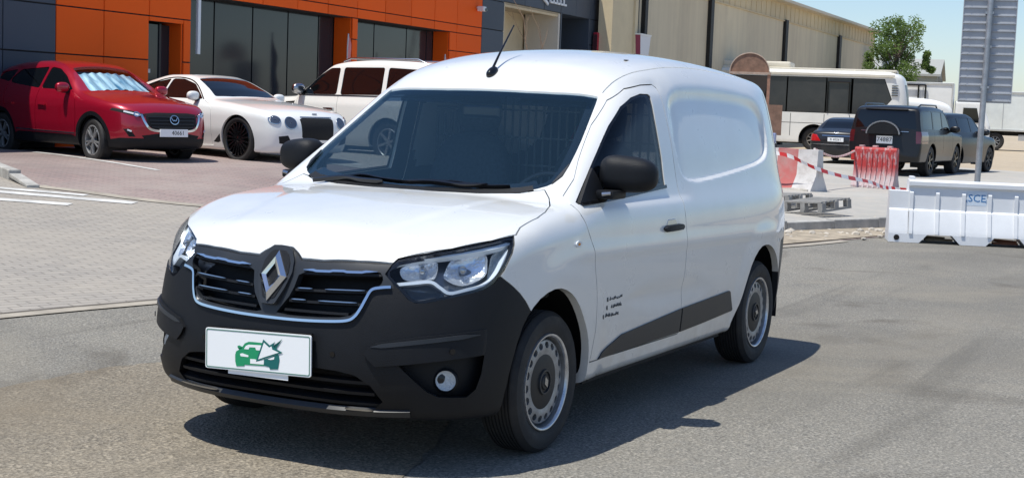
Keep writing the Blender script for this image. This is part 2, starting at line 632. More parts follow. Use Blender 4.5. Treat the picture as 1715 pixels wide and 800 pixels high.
# ---- materials shared by vehicles
def paint(name, col, rough=.32):
    """clear-coated paint with faint dust and splash marks low down"""
    m = bpy.data.materials.new(name); m.use_nodes = True
    nt = m.node_tree; b = nt.nodes['Principled BSDF']
    tc = nt.nodes.new('ShaderNodeTexCoord')
    def nz(sc, det):
        n = nt.nodes.new('ShaderNodeTexNoise'); n.inputs['Scale'].default_value = sc; n.inputs['Detail'].default_value = det; n.inputs['Roughness'].default_value = .65
        nt.links.new(tc.outputs['Object'], n.inputs['Vector']); return n.outputs['Fac']
    def mr(v, a0, a1, b0, b1):
        n = nt.nodes.new('ShaderNodeMapRange')
        for k, q in (('From Min', a0), ('From Max', a1), ('To Min', b0), ('To Max', b1)): n.inputs[k].default_value = q
        nt.links.new(v, n.inputs['Value']); return n.outputs['Result']
    def mul(p, q):
        n = nt.nodes.new('ShaderNodeMath'); n.operation = 'MULTIPLY'; nt.links.new(p, n.inputs[0]); nt.links.new(q, n.inputs[1]); return n.outputs[0]
    sp = nt.nodes.new('ShaderNodeSeparateXYZ'); nt.links.new(tc.outputs['Object'], sp.inputs[0])
    low = mr(sp.outputs[2], .62, .24, 0.0, .55)
    f = mul(low, mr(nz(9, 6), .35, .70, .2, 1.0))
    wide = mr(nz(1.7, 5), .45, .75, 0, .07)
    ad = nt.nodes.new('ShaderNodeMath'); ad.operation = 'ADD'; nt.links.new(f, ad.inputs[0]); nt.links.new(wide, ad.inputs[1])
    mx = nt.nodes.new('ShaderNodeMix'); mx.data_type = 'RGBA'
    mx.inputs['A'].default_value = (*col, 1); mx.inputs['B'].default_value = (.42, .37, .31, 1)
    nt.links.new(ad.outputs[0], mx.inputs['Factor']); nt.links.new(mx.outputs['Result'], b.inputs['Base Color'])
    nt.links.new(mr(nz(5, 4), .3, .7, rough * .8, rough * 1.25), b.inputs['Roughness'])
    b.inputs['Coat Weight'].default_value = 1.0; b.inputs['Coat IOR'].default_value = 1.6
    b.inputs['Coat Roughness'].default_value = .03
    return m
M_WHITE = paint('van white paint', (.765, .762, .735))
M_TRIM = mat('cabin trim', (.030, .032, .035), .75, noise=(30, .3))
M_PLAST = mat('textured black plastic', (.0065, .0074, .0098), .50, spec=.30, noise=(3, .35), bump=(420, .25))
M_PLAST2 = mat('satin grey plastic', (.019, .022, .027), .44, noise=(4, .25))
M_GLOSSB = mat('gloss black', (.006, .006, .007), .12)
M_DARK = mat('dark recess', (.006, .006, .007), .8)
M_CHROME = mat('chrome', (.72, .73, .75), .10, metal=1.0)
M_CHROMED = mat('brushed chrome', (.45, .46, .48), .25, metal=1.0)
M_RUBBER = mat('tyre rubber', (.014, .014, .015), .72, noise=(9, .45, (.030, .028, .026)), bump=(160, .2))
M_STEEL = mat('silver wheel steel', (.35, .355, .36), .42, metal=.6, noise=(14, .4))
M_GLASS = glass('windscreen glass', (.90, .955, .965), (.72, .95, 1.0), 0.0, 1.62, (.22, .50, .58, .006))
M_TINT = glass('tinted glass', (.47, .49, .51), (.8, .85, .9), 0.0, 1.36)
M_DGLASS = mat('dark privacy glass', (.004, .005, .006), .04, spec=.6)
M_LENS = glass('clear lens', (.93, .95, .97), (1, 1, 1), 0.0, 1.35)
M_REFL = mat('lamp reflector', (.92, .93, .95), .26, metal=.80, bump=(45, .6))
M_FACET = mat('faceted lamp glass', (.80, .82, .82), .18, metal=.35, bump=(110, .9))
M_HOUS = mat('lamp housing', (.22, .23, .25), .35, metal=.5)
M_DRL = mat('pale light guide', (.75, .78, .80), .25)
M_RED = mat('red lamp', (.35, .008, .010), .12, coat=1)
M_AMBER = mat('amber lamp', (.75, .28, .03), .2)
M_PLATE = mat('white plate', (.92, .93, .92), .45)
M_RIMD = mat('dark hub plastic', (.009, .0095, .011), .5, noise=(20, .3))

def finish(me, fn=van_f, thr=-.014, ang=32):
    """smooth shading; slot 1 for faces on the inner skin of a shell"""
    smooth(me, ang)
    nv = len(me.vertices)
    c = np.empty(nv * 3, np.float32)
    me.vertices.foreach_get('co', c)
    c = c.reshape(-1, 3).astype(float)
    fv = fn(c[:, 0], c[:, 1], c[:, 2])
    li = np.empty(len(me.loops), np.int32); me.loops.foreach_get('vertex_index', li)
    ls = np.empty(len(me.polygons), np.int32); me.polygons.foreach_get('loop_start', ls)
    if len(ls) == 0: return me
    v = np.maximum.reduceat(fv[li], ls)
    me.polygons.foreach_set('material_index', (v < thr).astype(np.int32))
    return me
def shell_obj(name, me, m, parent, fn=van_f, m2=None, thr=-.014):
    if len(me.vertices) > 3000:                          # weld the slivers left along the cuts
        bm = bm_new(); bm.from_mesh(me)
        bmesh.ops.remove_doubles(bm, verts=bm.verts[:], dist=.0012)
        bmesh.ops.dissolve_degenerate(bm, edges=bm.edges[:], dist=.0006)
        bm.to_mesh(me); bm.free()
    me.materials.clear()
    me.materials.append(m); me.materials.append(m2 or M_TRIM)
    finish(me, fn, thr)
    o = bpy.data.objects.new(name, me)
    COL.objects.link(o)
    o.parent = parent
    return o

# ---- wheels
def tyre_mesh(rad, w, rim, n=72):
    h = w / 2
    s = rad - rim
    prof = [(rim - .004, h * .80), (rim + .006, h * .86), (rim + s * .35, h * .985), (rim + s * .55, h), (rim + s * .8, h * .95), (rad - .012, h * .83), (rad - .003, h * .74)]
    tread = []
    for g in (.62, .45, .28, .10):
        tread += [(rad, h * g + h * .05), (rad, h * g + .003), (rad - .007, h * g + .002), (rad - .007, h * g - .004), (rad, h * g - .005)]
    half = prof + tread
    full = half + [(r, -a) for r, a in reversed(half)]
    return smooth(lathe(full, n), 40)

def steel_wheel(parent, pos, side, rad=.305, w=.19, rot=0.0):
    """steel wheel with round holes and a dark centre cover; side +1 = faces +y"""
    o = bpy.data.objects.new('wheel', None)
    o.empty_display_size = .1
    COL.objects.link(o); o.parent = parent; o.location = pos
    o.rotation_euler = (0, rot, 0 if side > 0 else math.pi)
    h = w / 2
    obj('tyre', tyre_mesh(rad, w, .203), M_RUBBER, o)
    # rim barrel and disc
    rim = lathe([(.209, h * .86), (.204, h * .93), (.197, h * .88), (.1935, h * .30), (.1885, h * .30), (.1850, h * .60), (.178, h * .70), (.150, h * .76), (.130, h * .76), (.10, h * .66), (.02, h * .62), (.02, h * .50), (.12, h * .52), (.165, h * .25), (.185, -h * .3), (.195, -h * .85), (.208, -h * .9), (.203, -h * .5), (.203, h * .5)], 96, closed=True)
    loops = []
    bm = bm_new()
    for k in range(18):
        t = 2 * math.pi * k / 18
        c = Vector((.1590 * math.cos(t), 0, .1590 * math.sin(t)))
        e1 = Vector((math.cos(t), 0, math.sin(t))); e2 = Vector((-math.sin(t), 0, math.cos(t)))
        prism_bm(bm, [c + e1 * .0145 * math.cos(a) + e2 * .0180 * math.sin(a) for a in (2 * math.pi * q / 10 for q in range(10))], (0, 1, 0), h * .05, h * 1.2)
    bmesh.ops.triangulate(bm, faces=[f for f in bm.faces if len(f.verts) > 4])
    bmesh.ops.recalc_face_normals(bm, faces=bm.faces[:])
    cm = bpy.data.meshes.new('holes'); bm.to_mesh(cm); bm.free()
    obj('rim', smooth(cut(rim, cm), 30), M_STEEL, o)
    obj('rim_lip', smooth(lathe([(.2095, h * .84), (.2075, h * .95), (.2020, h * .955), (.1965, h * .90), (.1945, h * .82)], 96), 60), mat('bright rim edge', (.62, .63, .65), .28, metal=.8, noise=(18, .3)), o)
    obj('rim_back', smooth(lathe([(.0, h * .05), (.19, -h * .1), (.19, -h * .2), (0, -h * .2)], 48), 30), M_DARK, o)
    cap = obj('hub_cover', smooth(lathe([(.0, h * .86), (.030, h * .86), (.034, h * .80), (.060, h * .78), (.108, h * .75), (.126, h * .70), (.130, h * .5), (.0, h * .5)], 60), 28), M_RIMD, o)
    # raised ring and small diamond badge on the cover
    obj('cover_ring', smooth(lathe([(.044, h * .76), (.046, h * .86), (.054, h * .86), (.056, h * .76)], 40), 30), M_PLAST2, cap)
    d = .020
    obj('badge', prism([[(0, h * .86, d * 1.35), (d * .8, h * .86, 0), (0, h * .86, -d * 1.35), (-d * .8, h * .86, 0), (-d * .35, h * .86, 0), (0, h * .86, -d * .6), (d * .35, h * .86, 0), (0, h * .86, d * .6)][:4]], (0, 1, 0), 0, .004), M_CHROMED, cap)
    return o

def flat_text(name, body, size, m, parent, mw, ext=.0006, align='CENTER', sx=1.0):
    """lettering converted to a mesh"""
    cu = bpy.data.curves.new(name, 'FONT')
    cu.body = body; cu.size = size; cu.extrude = ext
    cu.align_x = align; cu.align_y = 'CENTER'
    cu.resolution_u = 2
    t = bpy.data.objects.new('_t', cu)
    COL.objects.link(t)
    dg = bpy.context.evaluated_depsgraph_get()
    me = bpy.data.meshes.new_from_object(t.evaluated_get(dg))
    bpy.data.objects.remove(t)
    me.materials.clear()
    o = obj(name, me, m, parent)
    o.matrix_local = mw @ Matrix.Diagonal((sx, 1, 1, 1))
    return o
def frame(loc, xdir, ydir):
    """matrix with local x and y along the given directions"""
    x = Vector(xdir).normalized(); z = x.cross(Vector(ydir)).normalized(); y = z.cross(x)
    m = Matrix((x, y, z)).transposed().to_4x4(); m.translation = Vector(loc)
    return m

def build_van():
    van = empty('van', (0, 0, 0), 0, 'white panel van with black bumper parked in the middle of the road', 'van')
    lo, hi, ilo, ihi = (-3.62, -.96, .16), (.96, .96, 1.90), (-3.0, -.42, .56), (.34, .42, .72)
    outer = solid(van_f, lo, hi, ilo, ihi, .0127)
    inner = solid(van_p, lo, hi, ilo, ihi, .035, .028)
    S = cut(outer, inner)
    g0 = solid(van_p, lo, hi, ilo, ihi, .026, .005)
    g1 = solid(van_p, lo, hi, ilo, ihi, .026, .0095)
    G = cut(g0, g1)
    a0 = solid(van_f, lo, hi, ilo, ihi, .02, -.007)
    A = cut(a0, g1)
    fr = lambda off, res: solid(lambda x, y, z: smax(van_p(x, y, z) + off, .14 - x, .01), (.06, -.96, .16), (.96, .96, 1.1), (.2, -.42, .5), (.34, .42, .7), res)
    L = cut(fr(.055, .03), fr(.075, .03))             # liner skin behind the front openings
    L2 = cut(fr(.085, .03), fr(.10, .03))

    Y = (0, 1, 0)
    # ---- wheel wells
    archF = cround([(.43, .12), (.415, .30), (.395, .42), (.345, .56), (.280, .643), (.180, .703), (.05, .722), (-.065, .695), (-.155, .64), (-.245, .55), (-.302, .47), (-.335, .38), (-.345, .27), (-.345, .12)], 1)
    archR = cround([(-2.25, .12), (-2.255, .29), (-2.285, .345), (-2.36, .425), (-2.415, .53), (-2.49, .640), (-2.61, .712), (-2.735, .722), (-2.86, .697), (-2.985, .630), (-3.085, .53), (-3.165, .365), (-3.18, .12)], 1)
    loopsL = [[(p[0], 0, p[1]) for p in a] for a in (archF, archR)]
    wells = joinm([prism(loopsL, Y, .58, 1.2), prism(loopsL, Y, -1.2, -.58)])
    L = cut(L, wells)

    # ---- openings
    ws = [(-.925, -.585), (-.880, -.3), (-.872, 0), (-.880, .3), (-.925, .585), (-.905, .598), (-.734, .633), (-.569, .667), (-.40, .690), (-.315, .680), (-.265, .640), (-.212, .560), (-.150, .376), (-.112, .15), (-.108, 0), (-.112, -.15), (-.150, -.376), (-.212, -.560), (-.265, -.640), (-.315, -.680), (-.40, -.690), (-.569, -.667), (-.734, -.633), (-.905, -.598)]
    ws = [(p[0], p[1], 0) for p in cround(ws, 1)]
    holes = [wells, prism([ws], (0, 0, 1), .97, 2.2)]
    pane = isect(G, prism([offset_loop(ws, -.003, (0, 0, 1))], (0, 0, 1), .97, 2.2))
    wsc = shell_obj('windscreen', pane, M_GLASS, van, van_p, M_GLASS)
    # black ceramic band around the screen: inner skin ring
    lp = np.array(offset_loop(ws, -.017, (0, 0, 1)))
    lp[:, 2] = top_z(lp[:, 0], lp[:, 1])
    obj('ceramic_band', smooth(sweep_on(lp, .054, -.0115, -.0100, closed=True)), M_GLOSSB, wsc)
    bl = np.array([(x_ - .045, y_, 0) for x_, y_ in zip(np.interp(np.linspace(-.6, .6, 31) ** 2, [0, .0225, .141, .31, .40], [-.112, -.116, -.155, -.216, -.27]), np.linspace(-.6, .6, 31))])
    bl[:, 2] = top_z(bl[:, 0], bl[:, 1])
    obj('lower_band', smooth(sweep_on(bl, .075, -.0128, -.0108)), M_GLOSSB, wsc)

    ys_ = np.linspace(-.585, .585, 41); xs_ = -.805 - .17 * ys_ ** 2 - .03
    tp = np.stack([xs_, ys_, top_z(xs_, ys_)], -1)
    obj('sun_strip', smooth(sweep_on(tp, .150, -.0098, -.0092)), glass('sun strip film', (.42, .52, .66), (.5, .6, .7), 0.0, 1.05), wsc)
    win = [(-.268, 1.052), (-.676, 1.074), (-1.262, 1.107), (-1.272, 1.226), (-1.270, 1.432), (-1.278, 1.545), (-1.262, 1.556), (-1.18, 1.556), (-1.074, 1.535), (-.948, 1.488), (-.787, 1.396), (-.6, 1.272), (-.455, 1.180), (-.262, 1.062)]
    win = [(p[0], 0, p[1]) for p in win]
    holes += [prism([win], Y, .55, 1.2), prism([win], Y, -1.2, -.55)]
    hl = [(.756, .476, .801), (.725, .492, .845), (.706, .504, .863), (.576, .665, .904), (.435, .768, .935), (.330, .817, .952), (.352, .833, .919), (.379, .839, .882), (.431, .832, .816), (.482, .818, .77), (.532, .798, .746), (.647, .714, .718), (.709, .642, .697), (.732, .607, .695), (.744, .577, .709), (.749, .542, .743), (.754, .513, .767)]
    HD = Vector((.80, .60, .05)).normalized()
    hlo = prism([hl], HD, -.16, .25)
    gr = [(.752, .505, .836), (.762, .36, .836), (.785, .207, .827), (.790, .105, .827), (.78, .082, .845), (.768, .045, .868), (.766, 0, .872), (.768, -.045, .868), (.78, -.082, .845), (.79, -.105, .827), (.785, -.207, .827), (.762, -.36, .836), (.752, -.505, .836),
          (.75, -.50, .79), (.757, -.52, .750), (.786, -.445, .735), (.818, -.412, .662), (.841, -.367, .613), (.861, -.203, .598), (.866, 0, .595), (.861, .203, .598), (.841, .367, .613), (.818, .412, .662), (.786, .445, .735), (.757, .52, .750), (.75, .50, .79)]
    grp = prism([gr], (1, 0, 0), -.16, .3)
    holes += [hlo, prism([mir(hl)], (HD.x, -HD.y, HD.z), -.16, .25)]
    rwl = [[(0, sg * p[0], p[1]) for p in rcorner([(.10, 1.08), (.60, 1.08), (.56, 1.50), (.10, 1.52)], .05)] for sg in (1, -1)]
    rwp = joinm([prism([l], (1, 0, 0), -3.8, -2.95) for l in rwl])
    S = cut(S, joinm(holes + [rwp]))
    for me in split_loose(isect(G, rwp)):
        shell_obj('rear_window', me, M_TINT, van, van_p, M_TINT)
    GP = isect(S, grp)
    S = cut(S, grp)

    # ---- bonnet
    hs = [(.726, .500, .844), (.706, .512, .866), (.576, .670, .907), (.435, .772, .938), (.318, .818, .956), (.259, .806, .982), (.101, .803, 1.01), (-.007, .785, 1.029), (-.13, .745, 1.05), (-.21, .70, 1.075), (-.262, .655, 1.09), (-.245, .62, 1.09), (-.208, .565, 1.085), (-.146, .376, 1.078), (-.108, .15, 1.075)]
    rear = [(-.103, 0, 1.074)]
    front = [(.762, -.36, .836), (.785, -.207, .827), (.79, -.105, .827), (.78, -.082, .845), (.768, -.045, .868), (.766, 0, .872), (.768, .045, .868), (.78, .082, .845), (.79, .105, .827), (.785, .207, .827), (.762, .36, .836)]
    hood = hs + rear + [(p[0], -p[1], p[2]) for p in reversed(hs)] + front
    hd = Vector((.42, 0, .9)).normalized()
    hin = prism([offset_loop(hood, -.0028, hd)], hd, -.13, .35)
    hout = prism([offset_loop(hood, .0028, hd)], hd, -.13, .35)
    HO = isect(S, hin)
    S = cut(S, hout)
    shell_obj('bonnet', HO, M_WHITE, van)

    # ---- front bumper (black)
    bp = [(.20, .05), (.20, .60), (.272, .643), (.308, .687), (.347, .724), (.391, .756), (.433, .783), (.47, .81), (.55, .875), (1.2, .875), (1.2, .05)]
    bp = [(p[0], 0, p[1]) for p in bp]
    BU = isect(S, prism([offset_loop(bp, -.0015, Y)], Y, -1.3, 1.3))
    S = cut(S, prism([offset_loop(bp, .0015, Y)], Y, -1.3, 1.3))
    X = (1, 0, 0)
    low = [(0, -.53, .275), (0, -.45, .40), (0, -.30, .425), (0, .30, .425), (0, .45, .40), (0, .53, .275), (0, .30, .262), (0, -.30, .262)]
    low = [tuple(p) for p in cround(low, 1)]
    pocket = [(.792, .572, .455), (.684, .724, .479), (.541, .815, .491), (.552, .809, .414), (.57, .797, .356), (.604, .776, .327), (.694, .70, .331), (.728, .664, .354), (.763, .623, .401)]
    PD = Vector((.86, .5, 0)).normalized()
    po = prism([pocket], PD, -.10, .2); por = prism([mir(pocket)], (PD.x, -PD.y, 0), -.10, .2)
    BU = cut(BU, joinm([po, por, prism([low], X, .5, 1.2)]))
    bump = shell_obj('front_bumper', BU, M_PLAST, van, van_p, M_PLAST)
    obj('pocket_liner', smooth(isect(L, prism([offset_loop(pocket, .02, PD)], PD, -.16, .2))), M_PLAST, bump)
    obj('pocket_liner', smooth(isect(L, prism([offset_loop(mir(pocket), .02, (PD.x, -PD.y, 0))], (PD.x, -PD.y, 0), -.16, .2))), M_PLAST, bump)
    obj('intake_back', smooth(isect(L2, prism([offset_loop(low, .05, X)], X, .4, 1.2))), M_DARK, bump)
    # blades over the fog lamp pockets
    blade = [(.839, .445, .507), (.82, .487, .539), (.743, .635, .569), (.528, .816, .592), (.529, .818, .541), (.538, .816, .494), (.684, .724, .479), (.777, .599, .461), (.825, .494, .448), (.835, .463, .477)]
    BL = isect(cut(fr(-.010, .02), fr(.004, .02)), prism([blade, mir(blade)], (1, 0, 0), -.3, .3))
    # bevel its upper edge so that it catches light: shear the outer skin
    bl_o = []
    for sgn in (1, -1):
        half = isect(BL, prism([[(0, .02 * sgn, 0), (1.2, .02 * sgn, 0), (1.2, 1.2 * sgn, 0), (0, 1.2 * sgn, 0)]], (0, 0, 1), 0, 1.2))
        o = obj('bumper_blade', smooth(half), M_PLAST, bump); bl_o.append(o)
        ys = np.linspace(.47, .80, 20) * sgn
        zz = .522 + (np.abs(ys) - .47) / .33 * .052
        P = np.stack([front_x(ys, zz), ys, zz], -1)
        obj('blade_ridge', smooth(sweep_on(P, .020, .006, .015, taper=True)), M_PLAST2, o)
        P0 = np.array([[.672, .741 * sgn, .514]]); nn = grad(van_p, P0)[0]
        obj('parking_sensor', prism([[P0[0] + nn * .010 + .011 * (math.cos(a) * np.cross(nn, (0, 0, 1)) + math.sin(a) * np.array((0, 0, 1))) for a in np.linspace(0, 2 * math.pi, 16, endpoint=False)]], nn, 0, .004), M_GLOSSB, o)
        P0 = np.array([[float(front_x(.318 * sgn, .482)), .318 * sgn, .482]]); nn = grad(van_p, P0)[0]
        obj('parking_sensor', prism([[P0[0] + .0105 * (math.cos(a) * np.cross(nn, (0, 0, 1)) + math.sin(a) * np.array((0, 0, 1))) for a in np.linspace(0, 2 * math.pi, 16, endpoint=False)]], nn, -.002, .003), M_GLOSSB, bump)
        # fog lamp
        fo = bpy.data.objects.new('fog_lamp', None); COL.objects.link(fo); fo.parent = bump
        fo.location = (.640, .700 * sgn, .390); fo.rotation_euler = (0, 0, R(24) * sgn)
        obj('lamp_body', smooth(lathe([(.0, -.04), (.046, -.04), (.049, .006), (.042, .012), (.040, .004)], 36, 'x')), M_PLAST, fo)
        obj('reflector', smooth(lathe([(.040, .007), (.030, -.001), (.016, -.005), (0, -.006)], 36, 'x')), mat('fog lamp reflector', (.70, .71, .70), .35, bump=(90, .8)), fo)
        obj('lens', smooth(lathe([(.041, .006), (.030, .013), (.0, .017)], 36, 'x')), M_LENS, fo)
    # intake bars
    for k, z in enumerate((.292, .335, .378)):
        hw = .50 - (z - .28) * .45
        ys = np.linspace(-hw, hw, 41)
        zz = z + 0 * ys
        P = np.stack([front_x(ys, zz) - .02, ys, zz], -1)
        b = obj('intake_bar', smooth(sweep_on(P, .016, -.03, .010)), M_PLAST, bump)
    # lower lip with two pale scuffed accents
    ys = np.linspace(-.60, .60, 49); zz = .250 + .012 * (np.abs(ys) / .6) ** 2
    P = np.stack([front_x(ys, zz), ys, zz], -1)
    lip = obj('bumper_lip', smooth(sweep_on(P, .034, -.012, .010)), M_PLAST2, bump)
    for ya, yb in ((-.49, -.26), (.36, .47)):
        ys = np.linspace(ya, yb, 12); zz = .272 + 0 * ys
        P = np.stack([front_x(ys, zz), ys, zz], -1)
        obj('lip_accent', smooth(sweep_on(P, .010, .0, .012, taper=True)), M_CHROMED, lip)

    # ---- grille panel, openings, slats, chrome
    op = [(.115, .795), (.30, .800), (.452, .812), (.476, .785), (.470, .757), (.432, .728), (.405, .662), (.365, .628), (.20, .614), (.03, .611), (.055, .645), (.095, .70)]
    opl = [[(0, s * p[0], p[1]) for p in op] for s in (1, -1)]
    opl[0] = [tuple(p) for p in cround(opl[0], 1)]; opl[1] = [tuple(p) for p in cround(opl[1], 1)]
    GP = cut(GP, joinm([prism([opl[0]], X, .4, 1.2), prism([opl[1]], X, .4, 1.2)]))
    gri = shell_obj('grille', GP, M_PLAST2, van, van_p, M_PLAST2)
    obj('grille_back', smooth(isect(L2, prism([[(0, -.52, .57), (0, .52, .57), (0, .52, .86), (0, -.52, .86)]], X, .4, 1.2))), M_DARK, gri)
    for s in (1, -1):
        for z0, z1, ya, yb, ch in ((.778, .793, .115, .462, 2), (.712, .726, .105, .428, 1), (.668, .678, .085, .405, 1), (.632, .638, .07, .36, 0)):
            t = np.linspace(0, 1, 24); ys = s * (ya + (yb - ya) * t); zs = z0 + (z1 - z0) * t
            P = np.stack([front_x(ys, zs) - .012, ys, zs], -1)
            sl = obj('slat', smooth(sweep_on(P, .013, -.028, .006)), M_PLAST, gri)
            if ch:
                segs = ((.02, .98),) if ch == 2 else ((.04, .30), (.42, .98))
                for a, b in segs:
                    m = (t >= a) & (t <= b)
                    Q = P[m].copy(); Q[:, 2] += .010 if ch == 2 else .006
                    # wavy upper edge: three teeth as in the bright upper bar
                    if ch == 2:
                        tt = t[m]; Q[:, 2] += .0016 * np.sign(np.sin(tt * 2 * math.pi * 2.5))
                    obj('bright_strip', smooth(sweep_on(Q, .012 if ch == 2 else .0055, .003, .013, taper=True), 40), M_CHROME if ch == 2 else M_CHROMED, sl)
    ch = [(.51, .752), (.475, .748), (.441, .737), (.425, .700), (.412, .665), (.393, .632), (.362, .615), (.28, .606), (.15, .599), (0, .597)]
    ch = ch + [(-a, b) for a, b in reversed(ch[:-1])]
    c2 = np.array(catmull([(a, b, 0) for a, b in ch], 5))
    P = np.stack([front_x(c2[:, 0], c2[:, 1]), c2[:, 0], c2[:, 1]], -1)
    obj('chrome_surround', smooth(sweep_on(P, .0135, -.006, .012), 40), M_CHROME, gri)
    # badge housing and diamond badge
    hx = lambda z: .838 - (z - .763) * .40
    def plate_loop(pts, dx): return [(hx(z) + dx, y, z) for y, z in pts]
    hs2 = [(.0, .876), (.036, .874), (.056, .860), (.078, .822), (.083, .775), (.066, .715), (.038, .655), (.026, .648), (0, .647)]
    hs2 = hs2 + [(-a, b) for a, b in reversed(hs2[1:-1])]
    ND = Vector((.93, 0, .37)).normalized()
    hb = obj('badge_housing', smooth(prism([plate_loop(hs2, -.02)], ND, -.03, .014)), M_PLAST2, gri)
    inn = [(a * .80, .762 + (b - .762) * .82) for a, b in hs2]
    obj('badge_recess', prism([plate_loop(inn, -.02)], ND, .0135, .0165), M_PLAST, hb)
    # the diamond: four bevelled sides around an open middle
    ro = [(0, .106), (.066, .0), (0, -.106), (-.066, 0)]
    rm = [(0, .076), (.047, .0), (0, -.076), (-.047, 0)]
    ri = [(0, .050), (.030, .0), (0, -.050), (-.030, 0)]
    ctr = Vector((hx(.760) - .003, 0, .760)); uy = Vector((0, 1, 0)); uz = Vector((-.40, 0, 1)).normalized()
    V = []
    for lp, h in ((ro, 0), (ro, .006), (rm, .020), (ri, .012), (ri, 0)):
        V += [ctr + uy * a + uz * b + ND * h for a, b in lp]
    F = []
    for q in range(4):
        for k in range(4):
            F.append((q * 4 + k, q * 4 + (k + 1) % 4, (q + 1) * 4 + (k + 1) % 4, (q + 1) * 4 + k))
    bm = bm_new(); me = mesh(V, F); bm.from_mesh(me); bmesh.ops.recalc_face_normals(bm, faces=bm.faces[:])
    obj('diamond_badge', bm, M_CHROME, gri)

    # ---- headlamps
    H0 = isect(G, hlo)
    back = isect(L2, prism([offset_loop(hl, .012, HD)], HD, -.26, .25))
    for s in (1, -1):
        h = bpy.data.objects.new('headlamp', None); COL.objects.link(h); h.parent = van; h.empty_display_size = .1
        mm = (lambda m: m) if s > 0 else mirror_mesh
        mp = (lambda p: p) if s > 0 else mir
        obj('lens', smooth(mm(H0.copy())), M_LENS, h)
        ho = obj('housing', smooth(mm(back.copy())), M_HOUS, h)
        cen = np.mean(np.array(hl), 0)
        bez = cround(offset_loop(hl, -.006, HD), 1)
        seal = sweep_on(np.array(bez), .012, -.03, -.003, closed=True)
        obj('seal', smooth(mm(seal)), M_GLOSSB, h)
        uP = catmull([(.69, .474, .835), (.655, .529, .851), (.561, .658, .873), (.426, .765, .899), (.335, .801, .917)], 6)
        lP = catmull([(.718, .51, .758), (.688, .571, .767), (.656, .626, .773), (.64, .66, .752), (.621, .692, .732), (.571, .742, .745), (.506, .784, .761), (.448, .805, .798), (.395, .811, .86), (.340, .806, .905)], 5)
        obj('light_guide', smooth(mm(sweep_on(np.array(uP), .017, -.02, .006))), M_DRL, h)
        obj('light_guide', smooth(mm(sweep_on(np.array(lP), .016, -.02, .006))), M_DRL, h)
        for nm, lp, mt in (('reflector', [(.679, .499, .815), (.653, .528, .834), (.602, .609, .847), (.608, .628, .829), (.628, .632, .793), (.643, .618, .78), (.684, .544, .773), (.691, .513, .786)], M_REFL),
                           ('reflector', [(.599, .657, .814), (.565, .661, .852), (.527, .687, .867), (.451, .749, .88), (.469, .774, .835), (.492, .775, .794), (.559, .735, .762), (.592, .698, .764), (.612, .659, .789)], M_REFL),
                           ('indicator_reflector', [(.431, .772, .873), (.39, .783, .887), (.345, .80, .893), (.388, .808, .848), (.435, .802, .797), (.484, .784, .773), (.464, .78, .83)], M_FACET),
                           ('side_reflector', [(.704, .526, .74), (.688, .553, .754), (.653, .618, .757), (.633, .663, .725), (.669, .618, .705), (.695, .572, .701)], M_HOUS)):
            # bowl: outline on the surface, pushed back towards its middle
            P = np.array(catmull([tuple(q) for q in lp], 3, True)); ce = P.mean(0); nn = np.array(HD)
            V = []; Fc = []; nP = len(P); rings = [(1.0, -.004), (.93, -.022), (.72, -.036), (.42, -.046), (.14, -.050)]
            for sc_, dp in rings: V += [tuple(ce + (q - ce) * sc_ + nn * dp) for q in P]
            V.append(tuple(ce - nn * .050))
            for a_ in range(len(rings) - 1):
                for k_ in range(nP): Fc.append((a_ * nP + k_, a_ * nP + (k_ + 1) % nP, (a_ + 1) * nP + (k_ + 1) % nP, (a_ + 1) * nP + k_))
            for k_ in range(nP): Fc.append(((len(rings) - 1) * nP + k_, (len(rings) - 1) * nP + (k_ + 1) % nP, len(V) - 1))
            me = mesh(V, Fc)
            obj(nm, smooth(mm(me), 24), mt, h)
        for c, rr in (((.545, .706, .816), .016), ((.640, .576, .810), .013)):
            o = obj('bulb', smooth(lathe([(rr, -.045), (rr, -.01), (rr * .7, .004), (0, .008)], 20, 'x')), M_CHROMED, h)
            o.location = (c[0], c[1] * s, c[2]); o.rotation_euler = (0, 0, R(30) * s)

    # ---- doors
    dl = [(-.352, .345), (-.368, .485), (-.353, .675), (-.309, .85), (-.259, .945), (-.232, 1.007), (-.228, 1.055), (-.25, 1.085), (-.373, 1.157), (-.488, 1.237), (-.728, 1.397), (-.924, 1.516), (-1.085, 1.576), (-1.249, 1.599), (-1.375, 1.606), (-1.402, 1.59), (-1.418, 1.343), (-1.420, 1.104), (-1.426, .999), (-1.430, .834), (-1.440, .46), (-1.450, .350), (-1.435, .342)]
    dl = [(p[0], 0, p[1]) for p in dl]
    DI = prism([offset_loop(dl, -.0028, Y)], Y, .585, 1.2)
    doL = isect(S, DI)
    S = cut(S, joinm([prism([offset_loop(dl, .0028, Y)], Y, .585, 1.2), prism([offset_loop(dl, .0028, Y)], Y, -1.2, -.585)]))
    trimf = [(-.436, .348), (-.475, .372), (-.691, .430), (-1.0, .449), (-1.432, .474), (-1.443, .35)]
    trimf = [(p[0], 0, p[1]) for p in trimf]
    trimr = [(-1.448, .475), (-1.8, .487), (-2.145, .499), (-2.165, .490), (-2.236, .385), (-2.225, .377), (-1.8, .360), (-1.460, .350)]
    trimr = [(p[0], 0, p[1]) for p in trimr]
    TF = isect(A, prism([trimf], Y, .6, 1.2)); TR = isect(A, prism([trimr], Y, .6, 1.2))
    glassp = isect(G, prism([offset_loop(win, -.014, Y)], Y, .55, 1.2))
    sealp = cut(isect(G, prism([offset_loop(win, .001, Y)], Y, .55, 1.2)), prism([offset_loop(win, -.015, Y)], Y, .5, 1.3))
    sail = [(-.275, 1.058), (-.52, 1.070), (-.50, 1.205), (-.455, 1.176)]
